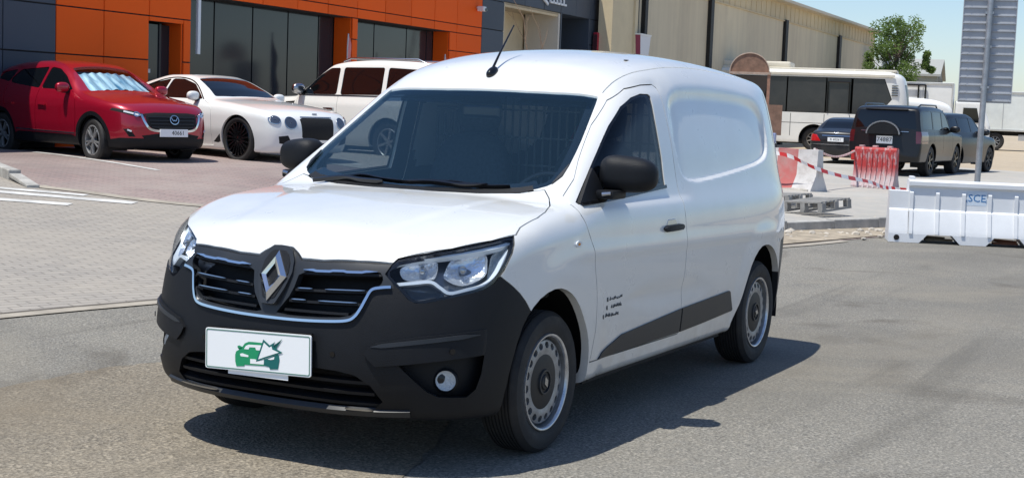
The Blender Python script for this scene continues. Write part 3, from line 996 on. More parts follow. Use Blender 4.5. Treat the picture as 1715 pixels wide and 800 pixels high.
    sailp = isect(A, prism([[(p[0], 0, p[1]) for p in sail]], Y, .55, 1.2))
    belt = [(-.285, 1.050), (-.676, 1.068), (-1.262, 1.101)]
    bx = np.linspace(-.285, -1.262, 24); bz = np.interp(-bx, [.285, .676, 1.262], [1.050, 1.068, 1.101])
    beltp = sweep_on(np.stack([bx, side_y(bx, bz), bz], -1), .020, -.01, .008)
    for s in (1, -1):
        mm = (lambda m: m) if s > 0 else mirror_mesh
        d = shell_obj('front_door', mm(doL.copy()), M_WHITE, van)
        w = shell_obj('door_window', mm(glassp.copy()), M_TINT, d, van_p, M_TINT)
        obj('window_seal', smooth(mm(sealp.copy())), M_GLOSSB, w)
        obj('belt_moulding', smooth(mm(beltp.copy())), M_GLOSSB, d)
        obj('door_cladding', smooth(mm(TF.copy())), M_PLAST2, d)
        obj('rear_cladding', smooth(mm(TR.copy())), M_PLAST2, van)
        obj('mirror_sail', smooth(mm(sailp.copy())), M_PLAST, d)
        # pull handle: dish and grip
        hx_ = np.linspace(-1.12, -1.365, 14); hz = np.full(14, .900)
        P = np.stack([hx_, side_y(hx_, hz), hz], -1)
        dish = sweep_on(np.stack([np.linspace(-1.17, -1.30, 10), side_y(np.linspace(-1.17, -1.30, 10), np.full(10, .918)), np.full(10, .918)], -1), .055, -.002, .0015, taper=True)
        bow = P.copy(); bow[:, 1] += .010 * np.sin(np.linspace(0, math.pi, 14)) ** .6
        hd_ = obj('door_handle', smooth(mm(sweep_on(bow, .034, -.004, .018, taper=True)), 50), M_PLAST, d)
        obj('lock_dish', smooth(mm(dish)), M_CHROMED, d)
        # mirror: housing, arm, glass
        def mf(x, y, z):
            cx_ = x + .595; cy_ = y - .912; u = (cx_ * .94 + cy_ * .34) / .084; v = (-cx_ * .34 + cy_ * .94) / .134; w_ = (z - 1.182) / .083
            v2 = v; w2 = w_ * (1 + .10 * v) + .06 * v
            return (np.abs(u) ** 2.6 + np.abs(v2) ** 3.0 + np.abs(w2) ** 3.0) ** (1 / 2.8) * .09 - .09 + 0 * x
        mh = solid(mf, (-.79, .74, 1.06), (-.41, 1.09, 1.30), (-.62, .88, 1.167), (-.57, .94, 1.197), .010)
        mo = obj('door_mirror', smooth(mm(mh), 40), M_PLAST, d)
        mg = prism([[Vector((-.595, .912, 1.182)) + Vector((-.34, .94, 0)) * a_ + Vector((0, 0, 1)) * b_ for a_, b_ in ((-.095, -.062), (.095, -.062), (.095, .062), (-.095, .062))]], (.94, .34, 0), -.088, -.074)
        obj('mirror_glass', mm(mg), M_CHROME, mo)
        obj('mirror_arm', smooth(mm(add_to_mesh_box((-.50, .868, 1.092), (.15, .09, .040), .012))), M_PLAST, mo)
        obj('mirror_accent', smooth(mm(sweep_tube([(-.415, .862, 1.095), (-.425, .900, 1.10)], .009))), M_CHROMED, mo)
        # side repeater on the wing
        P0 = np.array([-.148, float(side_y(-.148, .890)), .890])
        rp = [(P0[0] + .028 * math.cos(a), P0[1], P0[2] + .014 * math.sin(a)) for a in np.linspace(0, 2 * math.pi, 16, endpoint=False)]
        obj('side_repeater', mm(prism([rp], (0, 1, 0), -.004, .006)), M_DRL, van)
        obj('repeater_bulb', mm(prism([[(P0[0] + .012 * math.cos(a), P0[1], P0[2] + .006 * math.sin(a)) for a in np.linspace(0, 2 * math.pi, 10, endpoint=False)]], (0, 1, 0), .006, .0075)), M_AMBER, van)
    # small dark script on the driver's door, three rows
    M_INK = mat('sticker ink', (.03, .035, .045), .6)
    rows = [('\u0648\u0627\u0644\u0633\u0644\u0627\u0645\u0629', -.625, .617, .050), ('\u0648\u0627\u0644\u0631\u062e\u0635\u0629', -.625, .579, .050), ('\u0627\u0644\u0635\u064a\u0627\u0646\u0629 \u0641\u0642\u0637', -.60, .541, .042)]
    door = [o for o in van.children if o.name.startswith('front_door')][0]
    for k, (sx, z) in enumerate(((-.600, .612), (-.600, .574), (-.575, .536))):
        script_row(door, M_INK, sx, z, k)

    # ---- rear lamps and rear bumper
    tl = [(-3.27, .84), (-3.6, .84), (-3.6, 1.36), (-3.34, 1.36), (-3.285, 1.1)]
    tl = [(p[0], 0, p[1]) for p in tl]
    pr = joinm([prism([tl], Y, .42, 1.2), prism([tl], Y, -1.2, -.42)])
    T = isect(S, pr)
    S = cut(S, pr)
    for me in split_loose(T):
        if len(me.polygons) > 30: shell_obj('tail_lamp', me, M_RED, van, van_p, M_RED)
    rb = [(-3.10, .05), (-3.085, .50), (-3.065, .64), (-3.10, .715), (-3.3, .735), (-4, .735), (-4, .05)]
    rb = [(p[0], 0, p[1]) for p in rb]
    RB = isect(S, prism([offset_loop(rb, -.0015, Y)], Y, -1.3, 1.3))
    S = cut(S, prism([offset_loop(rb, .0015, Y)], Y, -1.3, 1.3))
    shell_obj('rear_bumper', RB, M_PLAST2, van, van_p, M_PLAST)
    # ---- grooves: roof ditches, sliding door joints
    grooves = []
    for s in (1, -1):
        xs = np.linspace(-.955, -3.15, 90); yy = .598 + .028 * sstep(-.95, -1.6, xs) - .012 * sstep(-2.4, -3.15, xs)
        P = np.stack([xs, s * yy, top_z(xs, yy)], -1)
        grooves.append(sweep_on(P, .007, -.006, .02))
    S = cut(S, joinm(grooves))
    body = shell_obj('body_shell', S, M_WHITE, van)

    # ---- wheel well liners (dark tubs)
    for cx, s in ((0, 1), (0, -1), (-2.72, 1), (-2.72, -1)):
        tub = bm_new()
        n = 22
        a0, a1 = R(-8), R(188)
        rr = .445 if cx == 0 else .50
        vo = []
        for i in range(n + 1):
            t = a0 + (a1 - a0) * i / n
            x, z = cx + rr * math.cos(t), .30 + rr * .97 * math.sin(t)
            vo.append((tub.verts.new((x, s * .55, z)), tub.verts.new((x, s * .86 if .2 < z < .6 else s * .86, z))))
        for p, q in zip(vo[:-1], vo[1:]):
            tub.faces.new((p[0], p[1], q[1], q[0]))
        tub.faces.new([v[0] for v in vo])
        obj('wheel_liner', tub, M_DARK, van)
    # the tubs stay inside the skin: clip them against the body volume
    tubs = [o for o in van.children if o.name.startswith('wheel_liner')]
    for o in tubs:
        bm = bm_new(); bm.from_mesh(o.data)
        bmesh.ops.subdivide_edges(bm, edges=bm.edges[:], cuts=3, use_grid_fill=True)
        for v in bm.verts:
            lim = .818
            if abs(v.co.y) > lim:
                v.co.y = math.copysign(lim, v.co.y)
        bm.to_mesh(o.data); bm.free()
        smooth(o.data, 60)
    box('underbody', (-1.3, 0, .27), (4.0, 1.05, .10), M_DARK, van)
    box('sill_pan', (-1.3, .66, .262), (1.8, .30, .06), M_DARK, van)
    box('sill_pan', (-1.3, -.66, .262), (1.8, .30, .06), M_DARK, van)
    tube('axle', [(-2.812, -.7, .29), (-2.812, .7, .29)], .035, M_DARK, van)
    tube('axle', [(0, -.7, .29), (0, .7, .29)], .03, M_DARK, van)

    # ---- wheels
    for x in (0, -2.812):
        for s in (1, -1):
            steel_wheel(van, (x, s * .742, .303), s, rot=.4 if x == 0 else 1.3)

    # ---- cowl, wipers, antenna
    ysx = np.linspace(-.60, .60, 25); xs = np.interp(np.abs(ysx), [0, .15, .376, .56, .64], [-.125, -.13, -.166, -.225, -.275])
    P = np.stack([xs, ysx, top_z(xs, ysx)], -1)
    obj('cowl', smooth(sweep_on(P, .05, -.03, .003)), M_PLAST, van)
    for pts in ([(-.150, -.52), (-.180, -.38), (-.155, -.25), (-.140, -.12)], [(-.150, -.02), (-.172, .12), (-.17, .27), (-.20, .40)]):
        p = np.array(catmull([(a, b, 0) for a, b in pts], 6))
        zt = top_z(p[:, 0], p[:, 1])
        P = np.stack([p[:, 0], p[:, 1], zt], -1)
        wv = obj('wiper_arm', smooth(sweep_on(P, .018, .008, .026, taper=True)), M_GLOSSB, van)
        q = p.copy(); q[:, 0] -= .022; q[:, 1] += .10
        P2 = np.stack([q[:, 0], q[:, 1], top_z(q[:, 0], q[:, 1])], -1)
        obj('wiper_blade', smooth(sweep_on(P2, .010, .001, .020, taper=True)), M_GLOSSB, wv)
    for s in (1, -1):
        p = np.array([(-.30, .668), (-.36, .680), (-.44, .682)]); p[:, 1] *= s
        P = np.stack([p[:, 0], p[:, 1], top_z(p[:, 0], p[:, 1])], -1)
        obj('pillar_strip', smooth(sweep_on(P, .02, .0, .006, taper=True)), M_PLAST2, van)
    an = bpy.data.objects.new('antenna', None); COL.objects.link(an); an.parent = van
    zt = float(top_z(-1.0, -.04))
    def bf(x, y, z):
        u = (x + 1.005) / .050; v = (y + .04) / .026; w_ = (z - zt + .006) / (.040 - .014 * np.clip(u, -1, 1))
        return (np.abs(u) ** 2.2 + v ** 2 + np.abs(w_) ** 2) ** .5 * .03 - .03
    obj('antenna_base', smooth(solid(bf, (-1.07, -.08, zt - .06), (-.94, 0, zt + .07), (-1.01, -.045, zt - .01), (-1.0, -.035, zt), .006)), M_GLOSSB, an)
    tube('antenna_rod', [(-1.0, -.04, zt + .02), (-1.08, -.043, zt + .105), (-1.235, -.05, 1.888)], [.0075, .006, .0038], M_GLOSSB, an, 8)
    box('roof_plug', (-1.45, .50, float(top_z(-1.45, .50)) + .001), (.035, .012, .006), M_PLAST, van)

    build_van_cabin(van)
    build_plate(bump)
    return van

def add_to_mesh_box(c, s, bev):
    bm = add_box(bm_new(), c, s, None, bev)
    me = bpy.data.meshes.new('b'); bm.to_mesh(me); bm.free()
    return me
def sweep_tube(pts, r):
    bm = add_tube(bm_new(), pts, r, 8)
    me = bpy.data.meshes.new('t'); bm.to_mesh(me); bm.free()
    return me

def script_row(door, m, x0, z0, k):
    """one row of slanted cursive strokes, tiny, lying on the door skin"""
    rnd = random.Random(40 + k)
    n = 9 if k < 2 else 12
    w = .012
    i = 0
    bm = bm_new()
    x = x0 - .05
    while i < n:
        h = rnd.uniform(.006, .018)
        y = float(side_y(x, z0)) + .0015
        dz = rnd.uniform(-.003, .003)
        a = [(x, y, z0 + dz), (x + w, y, z0 + dz - .001), (x + w * 1.05, y, z0 + dz + .004), (x + w * .4, y, z0 + dz + h), (x + w * .15, y, z0 + dz + h)]
        prism_bm(bm, a, (0, 1, 0), 0, .0006)
        x += w * (1.0 if rnd.random() < .75 else 1.7)
        i += 1
    xm = x0 + .105 if k < 2 else x0 + .118
    y = float(side_y(xm, z0)) + .0015
    prism_bm(bm, [(xm, y, z0 - .008), (xm + .014, y, z0 - .004), (xm + .016, y, z0 + .012), (xm + .004, y, z0 + .014)], (0, 1, 0), 0, .0006)
    bmesh.ops.recalc_face_normals(bm, faces=bm.faces[:])
    obj('door_script', bm, m, door)

def build_van_cabin(van):
    cb = bpy.data.objects.new('cabin', None); COL.objects.link(cb); cb.parent = van
    M_SEAT = mat('seat fabric', (.050, .054, .060), .9, noise=(60, .4))
    M_DASH = mat('dashboard plastic', (.13, .14, .145), .7, noise=(8, .3))
    # dashboard with a raised cowl in front of the driver
    def df(x, y, z):
        top = .99 + .05 * np.exp(-((y - .37) / .17) ** 2) * sstep(-.35, -.5, x) - .10 * np.clip(-.40 - x, 0, 1)
        return smax(smax(np.abs(y) - .70, z - top, .05), smax(np.abs(x + .42) - .30, .62 - z, .04), .06)
    obj('dashboard', smooth(solid(df, (-.80, -.78, .55), (-.05, .78, 1.12), (-.55, -.5, .75), (-.3, .5, .85), .025), 60), M_DASH, cb)
    # steering wheel
    sw = bpy.data.meshes.new('sw'); bm = bm_new()
    ring = [(0, .185 * math.cos(t), .185 * math.sin(t)) for t in np.linspace(0, 2 * math.pi, 33)]
    add_tube(bm, ring, .015, 8, caps=False)
    add_box(bm, (.02, 0, 0), (.05, .14, .11), None, .02)
    for a in (0, math.pi, -math.pi / 2):
        add_tube(bm, [(.01, .05 * math.cos(a), .05 * math.sin(a)), (0, .18 * math.cos(a), .18 * math.sin(a))], .014, 6)
    bm.to_mesh(sw); bm.free()
    o = obj('steering_wheel', smooth(sw, 50), M_GLOSSB, cb); o.location = (-.80, .37, .985); o.rotation_euler = (0, R(-28), 0)
    # seats
    for y in (.37, -.37):
        st = bpy.data.objects.new('front_seat', None); COL.objects.link(st); st.parent = cb; st.location = (-1.22, y, .30)
        def sup(c, h, p=3.0):
            return lambda x, yy, z: (np.abs((x - c[0]) / h[0]) ** p + np.abs((yy - c[1]) / h[1]) ** p + np.abs((z - c[2]) / h[2]) ** p) ** (1 / p) * .1 - .1
        def piece(nm, c, h, rot):
            me = solid(sup((0, 0, 0), h), tuple(-1.2 * q for q in h), tuple(1.2 * q for q in h), tuple(-.3 * q for q in h), tuple(.3 * q for q in h), .03)
            q = obj(nm, smooth(me, 60), M_SEAT, st); q.location = c; q.rotation_euler = (0, rot, 0)
        piece('cushion', (.12, 0, .30), (.27, .25, .10), R(-6))
        piece('backrest', (-.15, 0, .66), (.085, .24, .37), R(-12))
        piece('headrest', (-.26, 0, 1.13), (.055, .13, .115), R(-8))
        tube('headrest_post', [(-.22, -.05, .98), (-.25, -.05, 1.08)], .007, M_CHROMED, st)
        tube('headrest_post', [(-.22, .05, .98), (-.25, .05, 1.08)], .007, M_CHROMED, st)
    # partition behind the seats: solid lower half, barred upper half
    m_pt = mat('partition grey', (.15, .155, .16), .6, noise=(5, .25)); m_lin = mat('cargo lining', (.42, .42, .41), .8)
    pt = bpy.data.objects.new('partition', None); COL.objects.link(pt); pt.parent = cb
    box('lower_panel', (-1.62, 0, .67), (.02, 1.58, .70), m_pt, pt)
    box('top_rail', (-1.62, 0, 1.60), (.03, 1.20, .05), m_pt, pt)
    bm = bm_new()
    for k in range(31):
        y = -.72 + .048 * k
        top = 1.60 if abs(y) < .6 else 1.42
        add_box(bm, (-1.62, y, (1.02 + top) / 2), (.008, .010, top - 1.02))
    for z in (1.15, 1.30, 1.45):
        add_box(bm, (-1.615, 0, z), (.008, 1.44, .010))
    tag(obj('bar_screen', bm, m_pt, pt), kind='stuff')
    box('cargo_floor', (-2.5, 0, .50), (1.6, 1.3, .03), m_lin, cb)
    box('cab_floor', (-1.0, 0, .40), (1.4, 1.5, .03), M_TRIM, cb)
    # interior mirror and sun visors
    box('interior_mirror', (-.84, 0, 1.44), (.03, .21, .06), M_GLOSSB, cb, None, .012)
    for y in (.34, -.34):
        box('sun_visor', (-.98, y, 1.515), (.17, .36, .015), M_TRIM, cb, Matrix.Rotation(R(22), 3, 'Y'), .006)

def build_plate(bump):
    """white plate with a green car and a burst, over the edge of the plate behind it"""
    M_GREEN = mat('plate green', (.010, .30, .125), .5)
    M_TEAL = mat('plate teal', (.005, .135, .125), .5)
    M_LINE = mat('plate border green', (.09, .22, .16), .5)
    pl = bpy.data.objects.new('licence_plate', None); COL.objects.link(pl); pl.parent = bump
    pl.matrix_local = frame((.905, -.021, .458), (0, 1, .040), (-.03, 0, 1))
    W, Hh = .262, .0825
    def rr(w, h, r):
        out = []
        for cx, cy, a0 in ((w - r, h - r, 0), (-w + r, h - r, 90), (-w + r, -h + r, 180), (w - r, -h + r, 270)):
            for k in range(5):
                a = R(a0 + 22.5 * k); out.append((cx + r * math.cos(a), cy + r * math.sin(a), 0))
        return out
    obj('plate_base', prism([rr(W, Hh, .010)], (0, 0, 1), -.006, 0), M_PLATE, pl)
    a = rr(W - .0045, Hh - .0045, .008); b = rr(W - .0085, Hh - .0085, .006)
    n = len(a)
    obj('plate_border', mesh([(p[0], p[1], .0012) for p in a + b], [(i, (i + 1) % n, n + (i + 1) % n, n + i) for i in range(n)]), M_LINE, pl)
    obj('plate_holder', prism([[(-W + .01, -Hh + .01, 0), (W - .004, -Hh + .01, 0), (W - .004, Hh + .006, 0), (-W + .01, Hh + .006, 0)]], (0, 0, 1), -.020, -.008), M_GLOSSB, pl)
    obj('plate_below', prism([[(-.15, -Hh - .016, 0), (.148, -Hh - .022, 0), (.148, Hh * .5, 0), (-.15, Hh * .5, 0)]], (0, 0, 1), -.0078, -.0062), M_PLATE, pl)
    # picture coordinates of the mark -> plate plane (mark measured in a 1486 x 800 view of the plate)
    def q(x, y):
        u = (x - 745) / 1330 * 2 * W
        v = -((y - 400) - (x - 745) * .078) / 510 * 2 * Hh
        return (u, v, 0)
    def flat(nm, pts, m, h):
        me = prism([[q(*p) for p in pts]], (0, 0, 1), h - .0006, h)
        return obj(nm, me, m, pl)
    body = [(470, 520), (468, 440), (480, 395), (520, 372), (555, 365), (560, 345), (500, 350), (497, 328), (520, 320), (560, 338), (590, 295), (640, 275), (700, 278), (820, 290), (800, 340), (790, 390), (760, 470), (740, 520), (700, 545), (650, 550), (590, 552), (585, 578), (485, 580)]
    flat('car_mark', body, M_GREEN, .0016)
    right = [(835, 490), (880, 480), (1000, 430), (1020, 440), (1028, 500), (1010, 612), (910, 614), (900, 585), (835, 570)]
    flat('car_mark_side', right, M_TEAL, .0016)
    flat('bumper_line', [(585, 545), (840, 555), (840, 572), (585, 560)], M_GREEN, .0016)
    flat('windscreen_gap', [(582, 365), (605, 325), (640, 310), (800, 318), (780, 382), (735, 378), (725, 345), (650, 343), (640, 370)], M_PLATE, .0022)
    flat('lamp_gap', [(530, 425), (560, 418), (640, 445), (635, 465), (540, 455)], M_PLATE, .0022)
    flat('lamp_gap', [(880, 490), (965, 458), (960, 490), (920, 497)], M_PLATE, .0022)
    flat('intake_gap', [(662, 488), (730, 492), (745, 520), (835, 505), (832, 556), (662, 545)], M_PLATE, .0022)
    star = [(735, 522), (825, 245), (905, 318), (975, 275), (945, 330), (970, 350), (1060, 240), (985, 362), (1068, 408), (850, 480)]
    flat('burst_edge', star, M_TEAL, .0026)
    inn = [(765, 492), (835, 285), (900, 345), (930, 330), (940, 370), (1020, 405), (845, 462)]
    flat('burst', inn, M_PLATE, .0032)
# ================================================================== ground
K0 = np.array([-1.09, -3.58]); KT = np.array([-.9715109, .23699487]); KN = np.array([-.23699487, -.9715109])
KANG = math.atan2(KT[1], KT[0])
def st_xy(s, t):
    p = K0 + KN * s + KT * t
    return float(p[0]), float(p[1])
def xy_st(x, y):
    d = np.array([x, y]) - K0
    return float(d @ KN), float(d @ KT)
def ss1(a, b, t):
    u = min(1, max(0, (t - a) / (b - a)))
    return u * u * (3 - 2 * u)
def terr_st(s, t):
    if s <= 0: return 0.0
    h = .46 * ss1(-1, 12.5, s) - .46 * ss1(-1, 12.5, 0)
    return max(0, h) * (1 - ss1(13, 27, t))
def terr(x, y):
    return terr_st(*xy_st(x, y))

def node_mat(name):
    m = bpy.data.materials.new(name)
    m.use_nodes = True
    nt = m.node_tree
    return m, nt, nt.nodes['Principled BSDF']
def N(nt, typ, **kw):
    n = nt.nodes.new(typ)
    for k, v in kw.items():
        if k in n.inputs: n.inputs[k].default_value = v
        else: setattr(n, k, v)
    return n
def noise(nt, vec, scale, detail=5, rough=.6, dist=0.0):
    n = N(nt, 'ShaderNodeTexNoise')
    n.inputs['Scale'].default_value = scale; n.inputs['Detail'].default_value = detail
    n.inputs['Roughness'].default_value = rough; n.inputs['Distortion'].default_value = dist
    nt.links.new(vec, n.inputs['Vector'])
    return n.outputs['Fac']
def ramp(nt, fac, a, b, c0=(0, 0, 0), c1=(1, 1, 1)):
    n = N(nt, 'ShaderNodeMapRange')
    n.inputs['From Min'].default_value = a; n.inputs['From Max'].default_value = b
    nt.links.new(fac, n.inputs['Value'])
    return n.outputs['Result']
def mixc(nt, fac, a, b, blend='MIX'):
    n = N(nt, 'ShaderNodeMix'); n.data_type = 'RGBA'; n.blend_type = blend
    if isinstance(fac, (int, float)): n.inputs['Factor'].default_value = fac
    else: nt.links.new(fac, n.inputs['Factor'])
    for nm, v in (('A', a), ('B', b)):
        if isinstance(v, tuple): n.inputs[nm].default_value = (*v, 1)
        else: nt.links.new(v, n.inputs[nm])
    return n.outputs['Result']
def bump_to(nt, b, h, strength, dist):
    n = N(nt, 'ShaderNodeBump')
    n.inputs['Strength'].default_value = strength; n.inputs['Distance'].default_value = dist
    nt.links.new(h, n.inputs['Height']); nt.links.new(n.outputs['Normal'], b.inputs['Normal'])
def math_n(nt, op, a, b=None):
    n = N(nt, 'ShaderNodeMath'); n.operation = op
    for i, v in enumerate((a, b)):
        if v is None: continue
        if isinstance(v, (int, float)): n.inputs[i].default_value = v
        else: nt.links.new(v, n.inputs[i])
    return n.outputs[0]

def asphalt_mat(name='worn asphalt', warm=0.0, coarse=1.0):
    m, nt, b = node_mat(name)
    tc = N(nt, 'ShaderNodeTexCoord'); v = tc.outputs['Object']
    w = lambda c: (c[0] * (1.04 + .10 * warm), c[1] * (1.0 - .02 * warm), c[2] * (.92 - .16 * warm))
    fine = noise(nt, v, 70 / coarse, 5, .78)
    vor = N(nt, 'ShaderNodeTexVoronoi'); vor.inputs['Scale'].default_value = 85 / coarse; nt.links.new(v, vor.inputs['Vector'])
    vc = N(nt, 'ShaderNodeSeparateColor'); nt.links.new(vor.outputs['Color'], vc.inputs[0])
    grit = noise(nt, v, 14 / coarse, 6, .8)
    mid = noise(nt, v, 1.1, 6, .65, .4)
    big = noise(nt, v, .20, 4, .55, .6)
    c = mixc(nt, ramp(nt, fine, .42, .60), w((.105, .104, .101)), w((.310, .305, .292)))
    # single chips, pale and dark
    c = mixc(nt, math_n(nt, 'MULTIPLY', ramp(nt, vc.outputs[0], .82, .92), .42), c, w((.50, .48, .44)))
    c = mixc(nt, math_n(nt, 'MULTIPLY', ramp(nt, vc.outputs[1], .86, .94), .45), c, w((.045, .043, .040)))
    c = mixc(nt, math_n(nt, 'MULTIPLY', ramp(nt, grit, .44, .64), .40), c, w((.250, .236, .210)))
    c = mixc(nt, math_n(nt, 'MULTIPLY', ramp(nt, mid, .36, .68), .35), c, w((.255, .246, .225)))
    c = mixc(nt, math_n(nt, 'MULTIPLY', ramp(nt, big, .46, .62), .48), c, w((.120, .118, .114)))
    # dark stains and a sandy drift
    st = noise(nt, v, .50, 4, .55, 1.3)
    c = mixc(nt, math_n(nt, 'MULTIPLY', ramp(nt, st, .57, .69), .62), c, w((.085, .076, .066)))
    sd = noise(nt, v, .33, 5, .65, .9)
    c = mixc(nt, math_n(nt, 'MULTIPLY', ramp(nt, sd, .52, .68), .38), c, w((.300, .275, .232)))
    # faint sweeping tyre marks
    mp = N(nt, 'ShaderNodeMapping'); mp.inputs['Rotation'].default_value = (0, 0, R(22)); mp.inputs['Scale'].default_value = (.05, .9, 1); nt.links.new(v, mp.inputs[0])
    tm = noise(nt, mp.outputs[0], 2.2, 3, .5, .5)
    c = mixc(nt, math_n(nt, 'MULTIPLY', ramp(nt, tm, .60, .68), .32), c, w((.085, .082, .078)))
    nt.links.new(c, b.inputs['Base Color'])
    b.inputs['Roughness'].default_value = .9
    b.inputs['Specular IOR Level'].default_value = .25
    h = math_n(nt, 'ADD', fine, math_n(nt, 'MULTIPLY', vor.outputs['Distance'], .8))
    bump_to(nt, b, h, .6, .009 * coarse)
    return m

def paver_mat(name, c1, c2, mortar, ang, sz=.105, dirt=(.30, .27, .23), sc=1.0):
    m, nt, b = node_mat(name)
    tc = N(nt, 'ShaderNodeTexCoord'); v = tc.outputs['Object']
    mp = N(nt, 'ShaderNodeMapping'); mp.inputs['Rotation'].default_value = (0, 0, ang)
    nt.links.new(v, mp.inputs['Vector'])
    br = N(nt, 'ShaderNodeTexBrick')
    br.inputs['Color1'].default_value = (*c1, 1); br.inputs['Color2'].default_value = (*c2, 1); br.inputs['Mortar'].default_value = (*mortar, 1)
    br.inputs['Scale'].default_value = 1.0
    br.inputs['Mortar Size'].default_value = .008 * sc; br.inputs['Mortar Smooth'].default_value = .3
    br.inputs['Bias'].default_value = 0.0
    br.inputs['Brick Width'].default_value = .21 * sc; br.inputs['Row Height'].default_value = sz * sc
    nt.links.new(mp.outputs[0], br.inputs['Vector'])
    n1 = noise(nt, v, .8, 5, .6, .3); n2 = noise(nt, v, 7, 5, .65); n3 = noise(nt, v, .25, 4, .5, .5)
    c = mixc(nt, math_n(nt, 'MULTIPLY', ramp(nt, n1, .36, .66), .62), br.outputs['Color'], dirt)
    c = mixc(nt, math_n(nt, 'MULTIPLY', ramp(nt, n2, .45, .72), .35), c, tuple(q * .72 for q in c1))
    c = mixc(nt, math_n(nt, 'MULTIPLY', ramp(nt, n3, .50, .66), .42), c, tuple(q * .62 for q in c2))
    nt.links.new(c, b.inputs['Base Color'])
    b.inputs['Roughness'].default_value = .85; b.inputs['Specular IOR Level'].default_value = .3
    h = math_n(nt, 'SUBTRACT', math_n(nt, 'MULTIPLY', n2, .35), br.outputs['Fac'])
    bump_to(nt, b, h, .7, .008)
    return m

def sand_mat(name, c0, c1, c2):
    m, nt, b = node_mat(name)
    tc = N(nt, 'ShaderNodeTexCoord'); v = tc.outputs['Object']
    n1 = noise(nt, v, .35, 5, .6, .5); n2 = noise(nt, v, 9, 6, .7); n3 = noise(nt, v, 2.2, 5, .6, .3)
    c = mixc(nt, ramp(nt, n1, .35, .65), c0, c1)
    c = mixc(nt, math_n(nt, 'MULTIPLY', ramp(nt, n3, .45, .7), .6), c, c2)
    c = mixc(nt, math_n(nt, 'MULTIPLY', ramp(nt, n2, .5, .72), .35), c, tuple(q * .6 for q in c0))
    nt.links.new(c, b.inputs['Base Color'])
    b.inputs['Roughness'].default_value = .95; b.inputs['Specular IOR Level'].default_value = .2
    bump_to(nt, b, n2, .5, .02)
    return m

def st_sheet(name, s0, s1, t0f, t1f, m, ds=.5, nt_=40, dz=.004):
    """sheet in kerb coordinates; local x = along the kerb, local y = away from the road"""
    ns = max(2, int((s1 - s0) / ds))
    V, F = [], []
    for i in range(ns + 1):
        s = s0 + (s1 - s0) * i / ns
        for j in range(nt_ + 1):
            t = t0f(s) + (t1f(s) - t0f(s)) * j / nt_
            V.append((t, s, terr_st(s, t) + dz))
    for i in range(ns):
        for j in range(nt_):
            a = i * (nt_ + 1) + j
            F.append((a, a + 1, a + nt_ + 2, a + nt_ + 1))
    o = obj(name, smooth(mesh(V, F), 60), m)
    o.location = (K0[0], K0[1], 0); o.rotation_euler = (0, 0, KANG)
    return tag(o, kind='structure')

def strip_st(name, pts, w, m, dz, parent=None):
    """thin painted or concrete strip following (s, t) points"""
    P = np.array(pts, float)
    T = np.gradient(P, axis=0); T /= np.linalg.norm(T, axis=1, keepdims=True)
    B = np.stack([-T[:, 1], T[:, 0]], 1)
    V, F = [], []
    for p, b in zip(P, B):
        for k in (-.5, .5):
            q = p + b * w * k
            x, y = st_xy(*q)
            V.append((x, y, terr_st(*q) + dz))
    n = len(P)
    for i in range(n - 1):
        F.append((2 * i, 2 * i + 1, 2 * i + 3, 2 * i + 2))
    return obj(name, mesh(V, F), m, parent)

def tb(s):
    return 4.4 + (7.1 - s) * .45 if s < 7.1 else 4.4 + (s - 7.1) * .27

